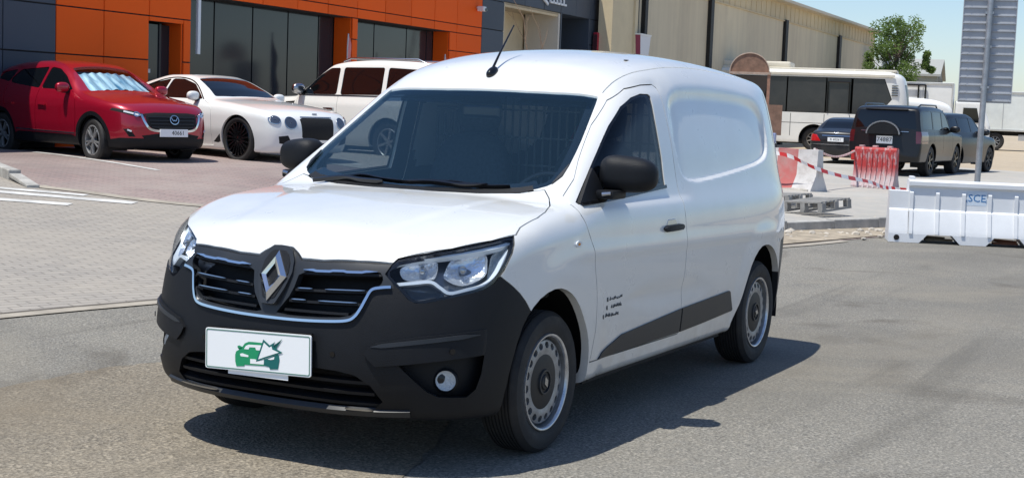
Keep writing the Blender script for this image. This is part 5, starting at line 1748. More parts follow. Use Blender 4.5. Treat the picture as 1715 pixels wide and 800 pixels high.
def build_car(c):
    """generic car from a profile description; local frame: x forward, origin under the front axle"""
    F = car_field(c)
    root_ = empty(c['name'], c['pos'], c['yaw'], c['label'], c['cat'], c.get('group'))
    wb = c['wb']; hw = c['hw']
    xmn = min(v for _, v in c['rx']) - .1; xmx = max(v for _, v in c['fx']) + .1; zmx = max(z for _, z in c['top']) + .08
    lo, hi = (xmn, -hw - .12, c.get('zb', .22) - .06), (xmx, hw + .12, zmx)
    ilo, ihi = (xmn + .55, -hw * .45, c.get('izl', .50)), (xmx - .55, hw * .45, c.get('izh', .62))
    res = c.get('res', .03)
    S = cut(solid(F, lo, hi, ilo, ihi, res), solid(F, lo, hi, ilo, ihi, res * 1.6, .035))
    G = cut(solid(F, lo, hi, ilo, ihi, res * 1.5, .007), solid(F, lo, hi, ilo, ihi, res * 1.5, .018))
    P = c['paint']; Y = (0, 1, 0); X = (1, 0, 0)
    ar = c.get('arch', c['wr'] + .05)
    loops = []
    for cx in (0, -wb):
        loops.append([(cx + ar * math.cos(t), 0, c['wr'] + ar * math.sin(t)) for t in np.linspace(R(-25), R(205), 26)] + [(cx - ar * .9, 0, 0), (cx + ar * .9, 0, 0)])
    yi = hw * .62
    if c.get('clad'):
        mcl = c.get('clad_mat', M_PLAST)
        zc = c['clad']; ao = ar + c.get('clad_w', .07)
        lp = [[(xmn, 0, 0), (xmx, 0, 0), (xmx, 0, zc[0]), (.6, 0, zc[0])] + [(.0 + ao * math.cos(t), 0, c['wr'] + ao * math.sin(t)) for t in np.linspace(R(5), R(175), 22)] + [(-ao - .1, 0, zc[1]), (-wb + ao + .1, 0, zc[1])] + [(-wb + ao * math.cos(t), 0, c['wr'] + ao * math.sin(t)) for t in np.linspace(R(5), R(175), 22)] + [(xmn, 0, zc[0])]]
        CL = isect(S, prism(lp, Y, -2, 2)); S = cut(S, prism(lp, Y, -2, 2))
    arches = joinm([prism([l], Y, q0, q1) for l in loops for q0, q1 in ((yi, 2), (-2, -yi))])
    if c.get('clad'):
        CL = cut(CL, arches)
        shell_obj('lower_cladding', CL, mcl, root_, F, M_DARK)
    gm = c.get('glass', M_DGLASS)
    prs = []
    for lp in c.get('side_windows', []):
        l3 = [(p[0], 0, p[1]) for p in rcorner(lp, .05)]
        prs += [prism([l3], Y, hw * .35, 2), prism([l3], Y, -2, -hw * .35)]
    def flatloop(half, plan):
        if plan: return [(p[0], p[1], 0) for p in rcorner(half + [(q[0], -q[1]) for q in reversed(half) if q[1] > 1e-6], .04)]
        return [(0, p[0], p[1]) for p in rcorner(half + [(-q[0], q[1]) for q in reversed(half) if q[0] > 1e-6], .04)]
    if 'ws' in c: prs.append(prism([flatloop(c['ws'], True)], (0, 0, 1), c['belt'], 3))
    if 'rw' in c: prs.append(prism([flatloop(c['rw'], False)], X, xmn - .3, c['rwx']))
    if 'rwp' in c: prs.append(prism([flatloop(c['rwp'], True)], (0, 0, 1), c['belt'], 3))
    allw = joinm(prs)
    S = cut(S, joinm([allw, arches]))
    for me in split_loose(isect(G, allw)):
        ct = mesh_center(me)
        nm = 'side_window' if abs(ct[1]) > .25 else ('windscreen' if ct[0] > c['mid'] else 'rear_window')
        g_ = c.get('ws_glass') or gm if nm == 'windscreen' else gm
        shell_obj(nm, me, g_, root_, F, g_)
    # lamps, grilles and other inset areas: (name, material, loop of (y, z), front/rear, mirrored, x limit)
    items = []
    for nm, m, lp, end, mr, xl in c.get('insets', []):
        for sg in ((1, -1) if mr else (1,)):
            q0, q1 = (xl, 3) if end == 'f' else (-8, xl)
            l3 = [(0, sg * p[0], p[1]) for p in lp]
            items.append((nm, m, prism([l3], X, q0, q1), (end, sg * np.mean([p[0] for p in lp]), np.mean([p[1] for p in lp]))))
    for nm, m, lp in c.get('side_insets', []):
        for q0, q1 in ((hw * .5, 2), (-2, -hw * .5)):
            items.append((nm, m, prism([[(p[0], 0, p[1]) for p in lp]], Y, q0, q1), ('s', np.mean([p[0] for p in lp]), np.mean([p[1] for p in lp]))))
    if items:
        alli = joinm([i[2] for i in items])
        T = isect(S, alli); S = cut(S, alli)
        groups = {}
        for me in split_loose(T):
            ct = mesh_center(me)
            best = min(range(len(items)), key=lambda k: (abs(ct[0] - items[k][3][1]) + abs(ct[2] - items[k][3][2]) if items[k][3][0] == 's' else (abs(ct[1] - items[k][3][1]) + abs(ct[2] - items[k][3][2]) + (9 if (items[k][3][0] == 'f') != (ct[0] > -wb / 2) else 0))))
            groups.setdefault(best if items[best][3][0] != 's' else (best, ct[1] > 0), []).append(me)
        for k, ms in groups.items():
            it = items[k if not isinstance(k, tuple) else k[0]]
            shell_obj(it[0], joinm(ms), it[1], root_, F, it[1])
    # door joints as narrow cuts
    sm_ = []
    for pts in c.get('seams', []):
        q = np.array(catmull([(p[0], p[1], 0) for p in pts], 5))
        for s in (1, -1):
            yv = root(lambda y: F(q[:, 0], y, q[:, 1]), np.full(len(q), .2), np.full(len(q), hw + .2))
            Pp = np.stack([q[:, 0], yv * s, q[:, 1]], -1)
            sm_.append(sweep_on(Pp, .012, -.012, .02, F))
    if sm_: S = cut(S, joinm(sm_))
    shell_obj('body', S, P, root_, F)
    # wheel tubs and floor
    for cx in (0, -wb):
        for s in (1, -1):
            bm = bm_new(); n = 14; vo = []
            for i in range(n + 1):
                t = R(-20) + R(220) * i / n
                x, z = cx + (ar + .03) * math.cos(t), c['wr'] + (ar + .03) * math.sin(t)
                vo.append((bm.verts.new((x, s * hw * .55, z)), bm.verts.new((x, s * (hw - .09), z))))
            for p, q in zip(vo[:-1], vo[1:]): bm.faces.new((p[0], p[1], q[1], q[0]))
            bm.faces.new([v[0] for v in vo])
            obj('wheel_liner', bm, M_DARK, root_)
    box('floor_pan', (-wb / 2, 0, c.get('zb', .22) + .05), (wb - .3, hw * 1.5, .08), M_DARK, root_)
    for cx in (0, -wb):
        for s in (1, -1):
            alloy(root_, (cx, s * (hw - c.get('tw', .21) / 2 - .025), c['wr']), s, c['wr'], c.get('tw', .21), c['rim'], c.get('style', (5, True)), c.get('rim_mat', M_STEEL), c.get('steer', 0) if cx == 0 else 0)
    # mirrors
    if 'mirror' in c:
        mx, mz, msz, mm_ = c['mirror']
        yb = float(root(lambda y: F(np.array([mx]), y, np.array([mz])), np.array([.2]), np.array([hw + .2]))[0])
        for s in (1, -1):
            fn = lambda x, y, z: ((np.abs((x - mx) / (msz * .55)) ** 2.5 + np.abs((y - (yb + msz * .95)) / msz) ** 2.5 + np.abs((z - mz - .05) / (msz * .68)) ** 2.5) ** .4 - 1) * .08
            me = solid(fn, (mx - msz, yb - .1, mz - msz), (mx + msz, yb + msz * 2.2, mz + .05 + msz), (mx - .02, yb + msz * .9, mz + .03), (mx + .02, yb + msz, mz + .07), .02)
            o = obj('door_mirror', smooth(me if s > 0 else mirror_mesh(me), 60), mm_, root_)
            box('mirror_foot', (mx, s * (yb + .03), mz - .01), (.07, .14, .05), M_PLAST, o, None, .01)
    for nm, ctr, sz, m, end in c.get('plates', []):
        x = float(root(lambda x: (1 if end == 'f' else 1) * F(x * (1 if end == 'f' else -1), np.array([ctr[0]]), np.array([ctr[1]])), np.array([.0 if end == 'f' else wb * .5]), np.array([2.0 if end == 'f' else 8.0]))[0])
        if end != 'f': x = -x
        sg = 1 if end == 'f' else -1
        o = box(nm, (x + sg * .012, ctr[0], ctr[1]), (.018, sz[0], sz[1]), m, root_)
        if c.get('plate_text'):
            mw = frame((x + sg * .0225, ctr[0] + c.get('ptx', 0.06) * sg, ctr[1]), (0, sg, 0), (0, 0, 1))
            flat_text('plate_characters', c['plate_text'], sz[1] * .8, M_GLOSSB, o, mw, .0005)
    c['F'] = F
    return root_, F

def ring_on(F, pts, w, h, m, name, parent, end='f', closed=False, h0=-.01, wb=2.6):
    """moulding along (y, z) points on the nose or tail of a car"""
    P = np.array(pts, float)
    if end == 'f':
        xs = root(lambda x: F(x, P[:, 0], P[:, 1]), np.full(len(P), 0.0), np.full(len(P), 2.0))
    else:
        xs = -root(lambda x: F(-x, P[:, 0], P[:, 1]), np.full(len(P), wb * .6), np.full(len(P), 8.0))
    Q = np.stack([xs, P[:, 0], P[:, 1]], -1)
    return obj(name, smooth(sweep_on(Q, w, h0, h, F, closed)), m, parent)

def side_line(F, pts, w, h, m, name, parent, hw, h0=-.005, both=True):
    q = np.array(catmull([(p[0], p[1], 0) for p in pts], 5))
    yv = root(lambda y: F(q[:, 0], y, q[:, 1]), np.full(len(q), .2), np.full(len(q), hw + .2))
    for s in ((1, -1) if both else (1,)):
        obj(name, smooth(sweep_on(np.stack([q[:, 0], yv * s, q[:, 1]], -1), w, h0, h, F)), m, parent)

def ring_pts(cy, cz, ry, rz, n=28):
    return [(cy + ry * math.cos(t), cz + rz * math.sin(t)) for t in np.linspace(0, 2 * math.pi, n, endpoint=False)]

def build_red_car():
    m_red = mat('deep red metallic', (.38, .003, .022), .30, metal=.35, coat=.9)
    c = dict(name='parked_car', label='shiny red crossover car parked nose out beside the orange wall', cat='car', group='cars parked before the showroom',
        pos=(-11.85, -12.15, .375), yaw=R(77), wb=2.57, hw=.872, wr=.335, rim=.225, style=(5, True), zb=.24, mid=-1.7, res=.024, steer=R(-6),
        top=[(.93, .62), (.86, .80), (.70, .905), (.30, .985), (-.10, 1.045), (-.33, 1.085), (-.72, 1.285), (-1.06, 1.44), (-1.30, 1.505), (-1.75, 1.54), (-2.3, 1.52), (-2.8, 1.455), (-3.02, 1.38), (-3.28, 1.08), (-3.38, .96), (-3.45, .7)],
        plan=[(-3.4, -.09), (-2.8, -.02), (-2.0, 0), (-1.0, -.005), (0, -.005), (.5, -.03), (.9, -.09)],
        sec=[(.2, -.06), (.4, -.02), (.6, 0), (.8, -.002), (.92, -.02), (1.02, -.055), (1.2, -.14), (1.4, -.245), (1.55, -.33)],
        fx=[(.2, .76), (.35, .85), (.55, .87), (.75, .84), (.9, .76), (1.0, .6)], rx=[(.2, -3.28), (.45, -3.41), (.8, -3.40), (1.0, -3.36), (1.2, -3.22), (1.45, -3.05)],
        fg=(.16, .40), rg=(.08, .25), crown=.06, kt=.10, paint=m_red, belt=1.0, kx=.16,
        clad=(.40, .40), clad_w=.062, arch=.375,
        ws=[(-.43, .60), (-.38, .3), (-.36, .0)][::-1] + [(-1.08, .50), (-1.10, .25), (-1.11, 0)], ws_glass=None,
        side_windows=[[(-.62, 1.075), (-1.50, 1.085), (-1.47, 1.425), (-1.22, 1.40), (-.95, 1.285)], [(-1.56, 1.085), (-2.42, 1.155), (-2.50, 1.205), (-2.30, 1.375), (-1.53, 1.425)], [(-2.50, 1.17), (-2.92, 1.22), (-2.80, 1.33), (-2.40, 1.375)]],
        rw=[(0, 1.10), (.50, 1.11), (.45, 1.36), (0, 1.38)], rwx=-2.7,
        insets=[('headlamp', mat('lamp cluster', (.28, .29, .32), .15, metal=.6), [(.43, .745), (.50, .705), (.66, .735), (.82, .80), (.80, .835), (.62, .80)], 'f', True, .1),
                ('grille', M_DARK, [(-.47, .765), (-.44, .60), (-.34, .53), (.34, .53), (.44, .60), (.47, .765), (.30, .785), (-.30, .785)], 'f', False, .3),
                ('lower_intake', M_DARK, [(-.45, .36), (.45, .36), (.52, .44), (.30, .47), (-.30, .47), (-.52, .44)], 'f', False, .3),
                ('fog_recess', M_DARK, [(.60, .42), (.68, .42), (.74, .53), (.68, .54)], 'f', True, .1),
                ('tail_lamp', M_RED, [(.45, .93), (.85, .93), (.85, 1.03), (.45, 1.02)], 'r', True, -2.9)],
        seams=[[(-.45, .42), (-.42, .70), (-.48, .95), (-.62, 1.06)], [(-1.53, .42), (-1.54, .8), (-1.54, 1.07)], [(-2.15, .42), (-2.30, .62), (-2.48, .85), (-2.52, 1.13)]],
        mirror=(-.72, 1.06, .115, m_red), plates=[('number_plate', (0, .485), (.50, .115), M_PLATE, 'f')], plate_text='40661', ptx=.07)
    # silver sunshade folded behind the windscreen
    m_sh, snt, sb_ = node_mat('foil sunshade')
    stc = N(snt, 'ShaderNodeTexCoord'); smp = N(snt, 'ShaderNodeMapping'); smp.inputs['Scale'].default_value = (.6, 3.2, 1.0); smp.inputs['Rotation'].default_value = (0, 0, R(-14)); snt.links.new(stc.outputs['Object'], smp.inputs[0])
    sc_ = mixc(snt, ramp(snt, noise(snt, smp.outputs[0], 2.6, 3, .5, .4), .40, .60), (.10, .26, .40), (.85, .92, .95))
    snt.links.new(sc_, sb_.inputs['Base Color']); sb_.inputs['Metallic'].default_value = .3; sb_.inputs['Roughness'].default_value = .35
    m_pale = glass('clear windscreen', (.86, .93, .95), (1, 1, 1), 0, 1.35)
    c['ws_glass'] = m_pale
    r, F = build_car(c)
    # sunshade: pleated sheet just under the glass
    n = 46; V = []; Fc = []
    for i in range(n + 1):
        y = -.56 + 1.12 * i / n
        for xx in (-.50, -.98):
            yy = y * (1 if xx > -.7 else .84)
            zt = float(root(lambda z: F(np.array([xx]), np.array([yy]), z), np.array([.8]), np.array([1.8]))[0])
            V.append((xx + .01, yy, zt - .055 - .010 * math.sin(i * .9)))
    for i in range(n): Fc.append((2 * i, 2 * i + 1, 2 * i + 3, 2 * i + 2))
    obj('sunshade', mesh(V, Fc), m_sh, r)
    # chrome wing below the grille, slats, badge ring, lamp details
    q = catmull([(.52, .75, 0), (.47, .62, 0), (.36, .525, 0), (0, .510, 0), (-.36, .525, 0), (-.47, .62, 0), (-.52, .75, 0)], 6)
    ring_on(F, [(p[0], p[1]) for p in q], .042, .018, M_CHROME, 'grille_wing', r)
    for z in (.57, .62, .67, .72):
        hwd = .36 + (z - .55) * .35
        ring_on(F, [(y, z) for y in np.linspace(-hwd, hwd, 16)], .014, .010, M_PLAST2, 'grille_slat', r)
    o = ring_on(F, ring_pts(0, .675, .075, .062), .014, .035, M_CHROME, 'badge_ring', r, closed=True, h0=.012)
    ring_on(F, catmull([(-.055, .715, 0), (-.02, .66, 0), (0, .668, 0), (.02, .66, 0), (.055, .715, 0)], 4) and [(p[0], p[1]) for p in catmull([(-.058, .712, 0), (-.02, .662, 0), (0, .672, 0), (.02, .662, 0), (.058, .712, 0)], 4)], .013, .034, M_CHROME, 'badge_wing', r, h0=.012)
    for s in (1, -1):
        ring_on(F, [(s * a, b) for a, b in ((.50, .735), (.60, .755), (.72, .79))], .030, .010, M_DRL, 'lamp_strip', r, h0=-.002)
        ring_on(F, ring_pts(s * .58, .752, .035, .028, 16), .022, .014, M_CHROME, 'lamp_ring', r, closed=True)
        ring_on(F, [(s * .655, .50), (s * .70, .52)], .026, .012, M_DRL, 'fog_lamp', r)
    side_line(F, [(-.45, .425), (-1.3, .43), (-2.1, .44)], .022, .010, M_CHROMED, 'sill_strip', r, .872)
    for x in (-1.34, -2.28):
        side_line(F, [(x + .10, .83), (x - .02, .84), (x - .12, .835)], .030, .030, m_red, 'door_handle', r, .872, h0=.0)

def build_coupe():
    m_w = mat('cream white paint', (.80, .80, .77), .3, coat=1.0)
    c = dict(name='parked_car', label='low white luxury coupe with large black wheels parked beside the red car', cat='car', group='cars parked before the showroom',
        pos=(-14.25, -11.24, .395), yaw=R(78.5), wb=2.85, hw=.972, wr=.365, rim=.285, style=(10, True), rim_mat=M_GLOSSB, zb=.17, mid=-2.0, res=.026, tw=.26,
        top=[(.93, .55), (.88, .74), (.74, .83), (.35, .92), (-.25, .985), (-.70, 1.02), (-1.10, 1.20), (-1.48, 1.345), (-1.85, 1.40), (-2.25, 1.395), (-2.75, 1.30), (-3.25, 1.13), (-3.60, 1.02), (-3.88, .95), (-3.97, .7)],
        plan=[(-3.95, -.10), (-3.4, -.03), (-2.8, .0), (-1.4, -.03), (-.6, -.02), (0, 0), (.5, -.04), (.9, -.12)],
        sec=[(.15, -.07), (.35, -.03), (.55, 0), (.72, -.004), (.85, -.03), (.95, -.085), (1.1, -.20), (1.3, -.34), (1.42, -.42)],
        fx=[(.15, .78), (.3, .87), (.5, .90), (.7, .88), (.85, .80), (1, .6)], rx=[(.15, -3.75), (.4, -3.95), (.8, -3.95), (1.0, -3.85)],
        fg=(.14, .42), rg=(.12, .35), crown=.055, kt=.11, paint=m_w, belt=.92, kx=.16, arch=.395,
        ws=[(-.80, .0), (-.82, .35), (-.90, .66), (-1.50, .53), (-1.53, .25), (-1.54, 0)],
        side_windows=[[(-1.02, .985), (-2.10, .99), (-2.08, 1.315), (-1.80, 1.315), (-1.45, 1.235)], [(-2.14, .99), (-2.72, 1.05), (-2.86, 1.12), (-2.55, 1.235), (-2.12, 1.315)]],
        rwp=[(-2.50, 0), (-2.50, .50), (-3.18, .56), (-3.22, 0)],
        insets=[('grille', M_DARK, [(-.36, .72), (-.34, .44), (-.28, .39), (.28, .39), (.34, .44), (.36, .72), (.30, .745), (-.30, .745)], 'f', False, .3),
                ('side_intake', M_DARK, [(.50, .30), (.72, .33), (.74, .44), (.60, .46)], 'f', True, .1)],
        side_insets=[('wing_vent', M_DARK, [(-.43, .44), (-.62, .30), (-.50, .29), (-.43, .31)])],
        seams=[[(-.66, .24), (-.66, .6), (-.72, .85), (-.95, .96)], [(-2.10, .24), (-2.14, .6), (-2.11, .97)]],
        mirror=(-1.14, .985, .115, m_w))
    r, F = build_car(c)
    for s in (1, -1):
        for cy, cz, a in ((.545, .655, .100), (.775, .70, .068)):
            ring_on(F, ring_pts(s * cy, cz, a, a * .92, 24), .020, .012, M_CHROMED, 'lamp_bezel', r, closed=True)
            P = ring_pts(s * cy, cz, a * .5, a * .46, 20)
            ring_on(F, P, a * .98, .008, mat('lamp glass', (.10, .12, .16), .08, metal=.5, bump=(60, .5)), 'headlamp', r, closed=True)
    ring_on(F, [(y, .755) for y in np.linspace(-.34, .34, 14)], .016, .012, M_CHROME, 'grille_trim', r)
    ring_on(F, [(y, .80) for y in np.linspace(-.05, .05, 5)], .014, .02, M_CHROMED, 'bonnet_badge', r)
    side_line(F, [(-1.0, .985), (-1.45, 1.245), (-1.85, 1.33), (-2.3, 1.30), (-2.86, 1.12)], .022, .008, M_GLOSSB, 'window_trim', r, .972)
    side_line(F, [(-.62, .235), (-1.4, .215), (-2.2, .225)], .03, .012, m_w, 'sill_strip', r, .972)
    side_line(F, [(-1.95, .76), (-2.05, .765), (-2.13, .765)], .028, .022, m_w, 'door_handle', r, .972, h0=0)

def build_white_suv():
    m_w = mat('ivory white paint', (.79, .785, .74), .32, coat=1.0)
    c = dict(name='parked_car', label='big white off-roader facing the orange wall behind the white coupe', cat='car', group='cars parked before the showroom',
        pos=(-18.98, -14.15, .29), yaw=R(261), wb=3.07, hw=.995, wr=.40, rim=.26, style=(6, False), zb=.30, mid=-2.3, res=.032, tw=.27, izl=.6, izh=.8,
        top=[(1.0, .80), (.95, 1.04), (.82, 1.13), (.3, 1.20), (-.45, 1.24), (-.75, 1.42), (-1.15, 1.72), (-1.40, 1.86), (-1.9, 1.925), (-2.6, 1.95), (-3.7, 1.92), (-4.02, 1.84), (-4.16, 1.25), (-4.20, .8)],
        plan=[(-4.2, -.08), (-3.5, -.01), (-1.5, 0), (0, 0), (.6, -.03), (.95, -.10)],
        sec=[(.3, -.05), (.5, -.01), (.8, 0), (1.05, -.01), (1.18, -.045), (1.3, -.085), (1.7, -.19), (1.95, -.27)],
        fx=[(.3, .85), (.5, .96), (.8, .97), (1.05, .93), (1.2, .75)], rx=[(.3, -4.05), (.6, -4.2), (1.2, -4.2), (1.6, -4.12), (1.9, -4.0)],
        fg=(.10, .30), rg=(.06, .15), crown=.05, kt=.10, paint=m_w, belt=1.18, arch=.46,
        ws=[(-.55, 0), (-.58, .4), (-.66, .72), (-1.22, .64), (-1.25, .3), (-1.26, 0)],
        side_windows=[[(-.72, 1.245), (-1.70, 1.255), (-1.68, 1.77), (-1.42, 1.765), (-1.12, 1.60)], [(-1.80, 1.255), (-2.85, 1.27), (-2.82, 1.79), (-1.78, 1.78)], [(-2.95, 1.27), (-3.85, 1.32), (-3.70, 1.76), (-2.92, 1.79)]],
        rw=[(0, 1.25), (.75, 1.25), (.68, 1.75), (0, 1.78)], rwx=-3.6,
        insets=[('headlamp', M_LAMPY, [(.55, .86), (.92, .90), (.95, 1.06), (.58, 1.04)], 'f', True, .2), ('grille', M_PLAST2, [(-.48, .72), (.48, .72), (.50, 1.05), (-.50, 1.05)], 'f', False, .4)],
        side_insets=[('wing_vent', M_DARK, [(-.35, 1.02), (-.62, 1.055), (-.64, 1.11), (-.40, 1.09)])],
        seams=[[(-.66, .55), (-.66, .9), (-.70, 1.22)], [(-1.76, .55), (-1.78, .9), (-1.76, 1.24)]],
        mirror=(-.78, 1.30, .15, M_CHROMED))
    r, F = build_car(c)
    side_line(F, [(-1.45, .98), (-1.58, .985), (-1.70, .98)], .045, .035, M_CHROMED, 'door_handle', r, .995, h0=0)
    side_line(F, [(-.70, 1.23), (-1.7, 1.24), (-2.9, 1.25), (-3.8, 1.28)], .028, .010, M_PLAST2, 'belt_moulding', r, .995)
    side_line(F, [(-.45, .90), (-.52, .905)], .04, .012, M_CHROMED, 'wing_badge', r, .995)
    for s in (1, -1):
        tube('roof_rail', [(-1.6, s * .62, 1.90), (-1.8, s * .64, 1.96), (-3.5, s * .64, 1.95), (-3.7, s * .62, 1.87)], .022, M_CHROMED, r)

M_LAMPY = mat('hazy lamp', (.55, .52, .38), .2)
def build_black_suv():
    m_b = mat('black car paint', (.007, .008, .010), .3, coat=.25, spec=.3, noise=(1.5, .3, (.014, .014, .015)))
    yaw = R(178)
    hx = np.array([math.cos(yaw), math.sin(yaw)])
    rear = np.array([-32.85, -5.78])
    p = rear + hx * 4.02
    c = dict(name='parked_car', label='black boxy off-roader with a spare wheel hump on its tailgate', cat='car', group='dark cars parked in the yard',
        pos=(float(p[0]), float(p[1]), .012), yaw=yaw, wb=2.85, hw=.985, wr=.40, rim=.25, style=(6, False), rim_mat=M_GLOSSB, zb=.36, mid=-2.0, res=.032, tw=.27, izl=.62, izh=.85,
        top=[(.95, .85), (.9, 1.05), (.75, 1.12), (-.2, 1.20), (-.55, 1.25), (-.95, 1.62), (-1.15, 1.76), (-1.5, 1.82), (-2.4, 1.85), (-3.6, 1.82), (-3.86, 1.76), (-3.98, 1.25), (-4.02, .9)],
        plan=[(-4.0, -.04), (-3.4, -.005), (-1.5, 0), (0, 0), (.6, -.03), (.95, -.10)],
        sec=[(.3, -.07), (.5, -.02), (.75, 0), (1.05, -.005), (1.16, -.03), (1.3, -.06), (1.7, -.135), (1.9, -.19)],
        fx=[(.3, .85), (.5, .93), (.8, .94), (1.05, .90), (1.2, .75)], rx=[(.3, -3.9), (.55, -4.03), (1.2, -4.02), (1.6, -3.95), (1.85, -3.86)],
        fg=(.10, .25), rg=(.03, .10), crown=.04, kt=.09, kc=.07, paint=m_b, belt=1.15, arch=.47,
        ws=[(-.62, 0), (-.70, .70), (-1.02, .64), (-1.02, 0)],
        side_windows=[[(-.80, 1.22), (-1.62, 1.22), (-1.60, 1.69), (-1.28, 1.68), (-1.10, 1.55)], [(-1.72, 1.22), (-2.65, 1.23), (-2.62, 1.70), (-1.70, 1.69)], [(-2.75, 1.23), (-3.65, 1.25), (-3.55, 1.68), (-2.72, 1.70)]],
        rw=[(0, 1.30), (.80, 1.22), (.80, 1.30), (.72, 1.70), (0, 1.73)], rwx=-3.5,
        insets=[('tail_lamp', mat('smoked red lamp', (.085, .010, .014), .15, coat=1), [(.82, .86), (1.1, .86), (1.1, 1.17), (.80, 1.17)], 'r', True, -3.3)],
        seams=[[(-.62, .6), (-.62, 1.0), (-.72, 1.2)], [(-1.67, .6), (-1.68, 1.2)], [(-2.65, .65), (-2.70, 1.2)]],
        mirror=(-.85, 1.20, .14, m_b), plates=[('number_plate', (-.02, .93), (.42, .20), M_PLATE, 'r')], plate_text='74887', ptx=0.0)
    r, F = build_car(c)
    # spare wheel hump with a bright rim
    arc = [(.43 * math.cos(t), 1.08 + .33 * math.sin(t)) for t in np.linspace(0, math.pi, 22)]
    hump = prism([[(0, a, b) for a, b in arc]], (1, 0, 0), -4.15, -3.85)
    o = obj('spare_wheel_cover', smooth(hump), m_b, r)
    me = sweep_on(np.array([(-4.15, a, b) for a, b in arc]), .045, .0, .012, nrm=(-1, 0, 0))
    obj('cover_rim', me, M_CHROMED, o)
    ring_on(F, [(y, 1.155) for y in np.linspace(-.62, .62, 16)], .022, .016, M_CHROMED, 'tailgate_trim', r, 'r')
    for s in (1, -1):
        tube('roof_rail', [(-1.5, s * .70, 1.80), (-1.7, s * .72, 1.875), (-3.3, s * .72, 1.865), (-3.5, s * .70, 1.79)], .022, m_b, r)
        side_line(F, [(-.30, .58), (-1.5, .50), (-2.5, .56)], .05, .03, M_PLAST, 'side_step', r, .985, both=False)
    ring_on(F, [(y, 1.72) for y in np.linspace(-.55, .55, 12)], .05, .05, m_b, 'roof_spoiler', r, 'r')

def build_dark_suv():
    m_b = mat('dark grey car paint', (.014, .016, .020), .32, coat=.25, spec=.3)
    yaw = R(172)
    hx = np.array([math.cos(yaw), math.sin(yaw)])
    p = np.array([-40.35, -5.30])
    c = dict(name='parked_car', label='dark grey sport utility car just ahead of the black boxy off-roader', cat='car', group='dark cars parked in the yard',
        pos=(float(p[0]), float(p[1]), .012), yaw=yaw, wb=2.85, hw=.965, wr=.38, rim=.26, style=(7, False), rim_mat=M_PLAST2, zb=.28, mid=-1.9, res=.034, tw=.25, izl=.6, izh=.8,
        top=[(.92, .75), (.85, .95), (.6, 1.04), (-.2, 1.12), (-.50, 1.17), (-.95, 1.48), (-1.3, 1.66), (-1.8, 1.72), (-2.8, 1.70), (-3.4, 1.60), (-3.65, 1.2), (-3.72, .8)],
        plan=[(-3.7, -.07), (-3.0, 0), (0, 0), (.6, -.04), (.9, -.1)], sec=[(.3, -.05), (.55, -.01), (.8, 0), (1.0, -.02), (1.12, -.06), (1.4, -.16), (1.75, -.28)],
        fx=[(.3, .8), (.5, .9), (.8, .9), (1.0, .8)], rx=[(.3, -3.6), (.6, -3.72), (1.2, -3.7), (1.6, -3.5)], paint=m_b, belt=1.1, arch=.44,
        ws=[(-.62, 0), (-.70, .66), (-1.15, .58), (-1.15, 0)],
        side_windows=[[(-.85, 1.16), (-1.65, 1.17), (-1.63, 1.58), (-1.30, 1.55)], [(-1.75, 1.17), (-2.60, 1.19), (-2.55, 1.57), (-1.73, 1.58)], [(-2.70, 1.19), (-3.35, 1.25), (-3.15, 1.50), (-2.68, 1.56)]],
        rw=[(0, 1.2), (.66, 1.2), (.58, 1.52), (0, 1.55)], rwx=-3.2, mirror=(-.92, 1.13, .14, m_b))
    build_car(c)

def build_black_sedan():
    m_b = mat('dusty black paint', (.009, .010, .013), .3, coat=.4, spec=.35, noise=(2, .4, (.03, .03, .032)))
    yaw = R(184)
    hx = np.array([math.cos(yaw), math.sin(yaw)])
    rear = np.array([-40.3, -9.1]); p = rear + hx * 3.95
    c = dict(name='parked_car', label='black saloon with red tail lamps parked behind the red plastic barrier', cat='car', group='dark cars parked in the yard',
        pos=(float(p[0]), float(p[1]), .012), yaw=yaw, wb=2.92, hw=.915, wr=.33, rim=.23, style=(5, False), zb=.2, mid=-1.9, res=.034, tw=.22,
        top=[(.92, .6), (.85, .76), (.5, .88), (-.3, .97), (-.6, 1.0), (-1.05, 1.26), (-1.4, 1.42), (-1.9, 1.47), (-2.4, 1.44), (-2.75, 1.36), (-3.35, 1.09), (-3.7, 1.05), (-3.9, 1.02), (-4.0, .8)],
        plan=[(-4, -.10), (-3.3, -.01), (-1.5, 0), (0, 0), (.5, -.03), (.9, -.1)], sec=[(.2, -.06), (.4, -.02), (.6, 0), (.8, -.01), (.95, -.05), (1.1, -.13), (1.3, -.25), (1.5, -.36)],
        fx=[(.2, .8), (.5, .9), (.7, .88), (.9, .7)], rx=[(.2, -3.85), (.45, -3.97), (.7, -3.97), (.95, -3.93), (1.1, -3.8)], fg=(.12, .35), rg=(.08, .28), paint=m_b, belt=.95, arch=.385, kc=.09,
        ws=[(-.72, 0), (-.82, .62), (-1.28, .52), (-1.28, 0)],
        side_windows=[[(-.95, .98), (-1.75, .99), (-1.73, 1.36), (-1.45, 1.33)], [(-1.82, .99), (-2.65, 1.03), (-2.45, 1.30), (-1.80, 1.36)]],
        rwp=[(-2.62, 0), (-2.60, .50), (-3.24, .62), (-3.28, 0)],
        insets=[('tail_lamp', mat('bright red lamp', (.50, .012, .016), .15, coat=1), [(.48, .70), (.95, .70), (.95, .93), (.62, .90)], 'r', True, -3.2)],
        plates=[('number_plate', (0, .76), (.50, .13), M_PLATE, 'r')], plate_text='R 40261', ptx=0)
    r, F = build_car(c)
    ring_on(F, [(y, .875) for y in np.linspace(-.44, .44, 14)], .025, .016, M_CHROME, 'boot_trim', r, 'r')
    ring_on(F, [(y, .60) for y in np.linspace(-.82, .82, 24)], .03, .014, M_CHROMED, 'bumper_trim', r, 'r')
    ring_on(F, ring_pts(0, .965, .055, .03, 14), .014, .018, M_CHROME, 'badge', r, 'r', closed=True)

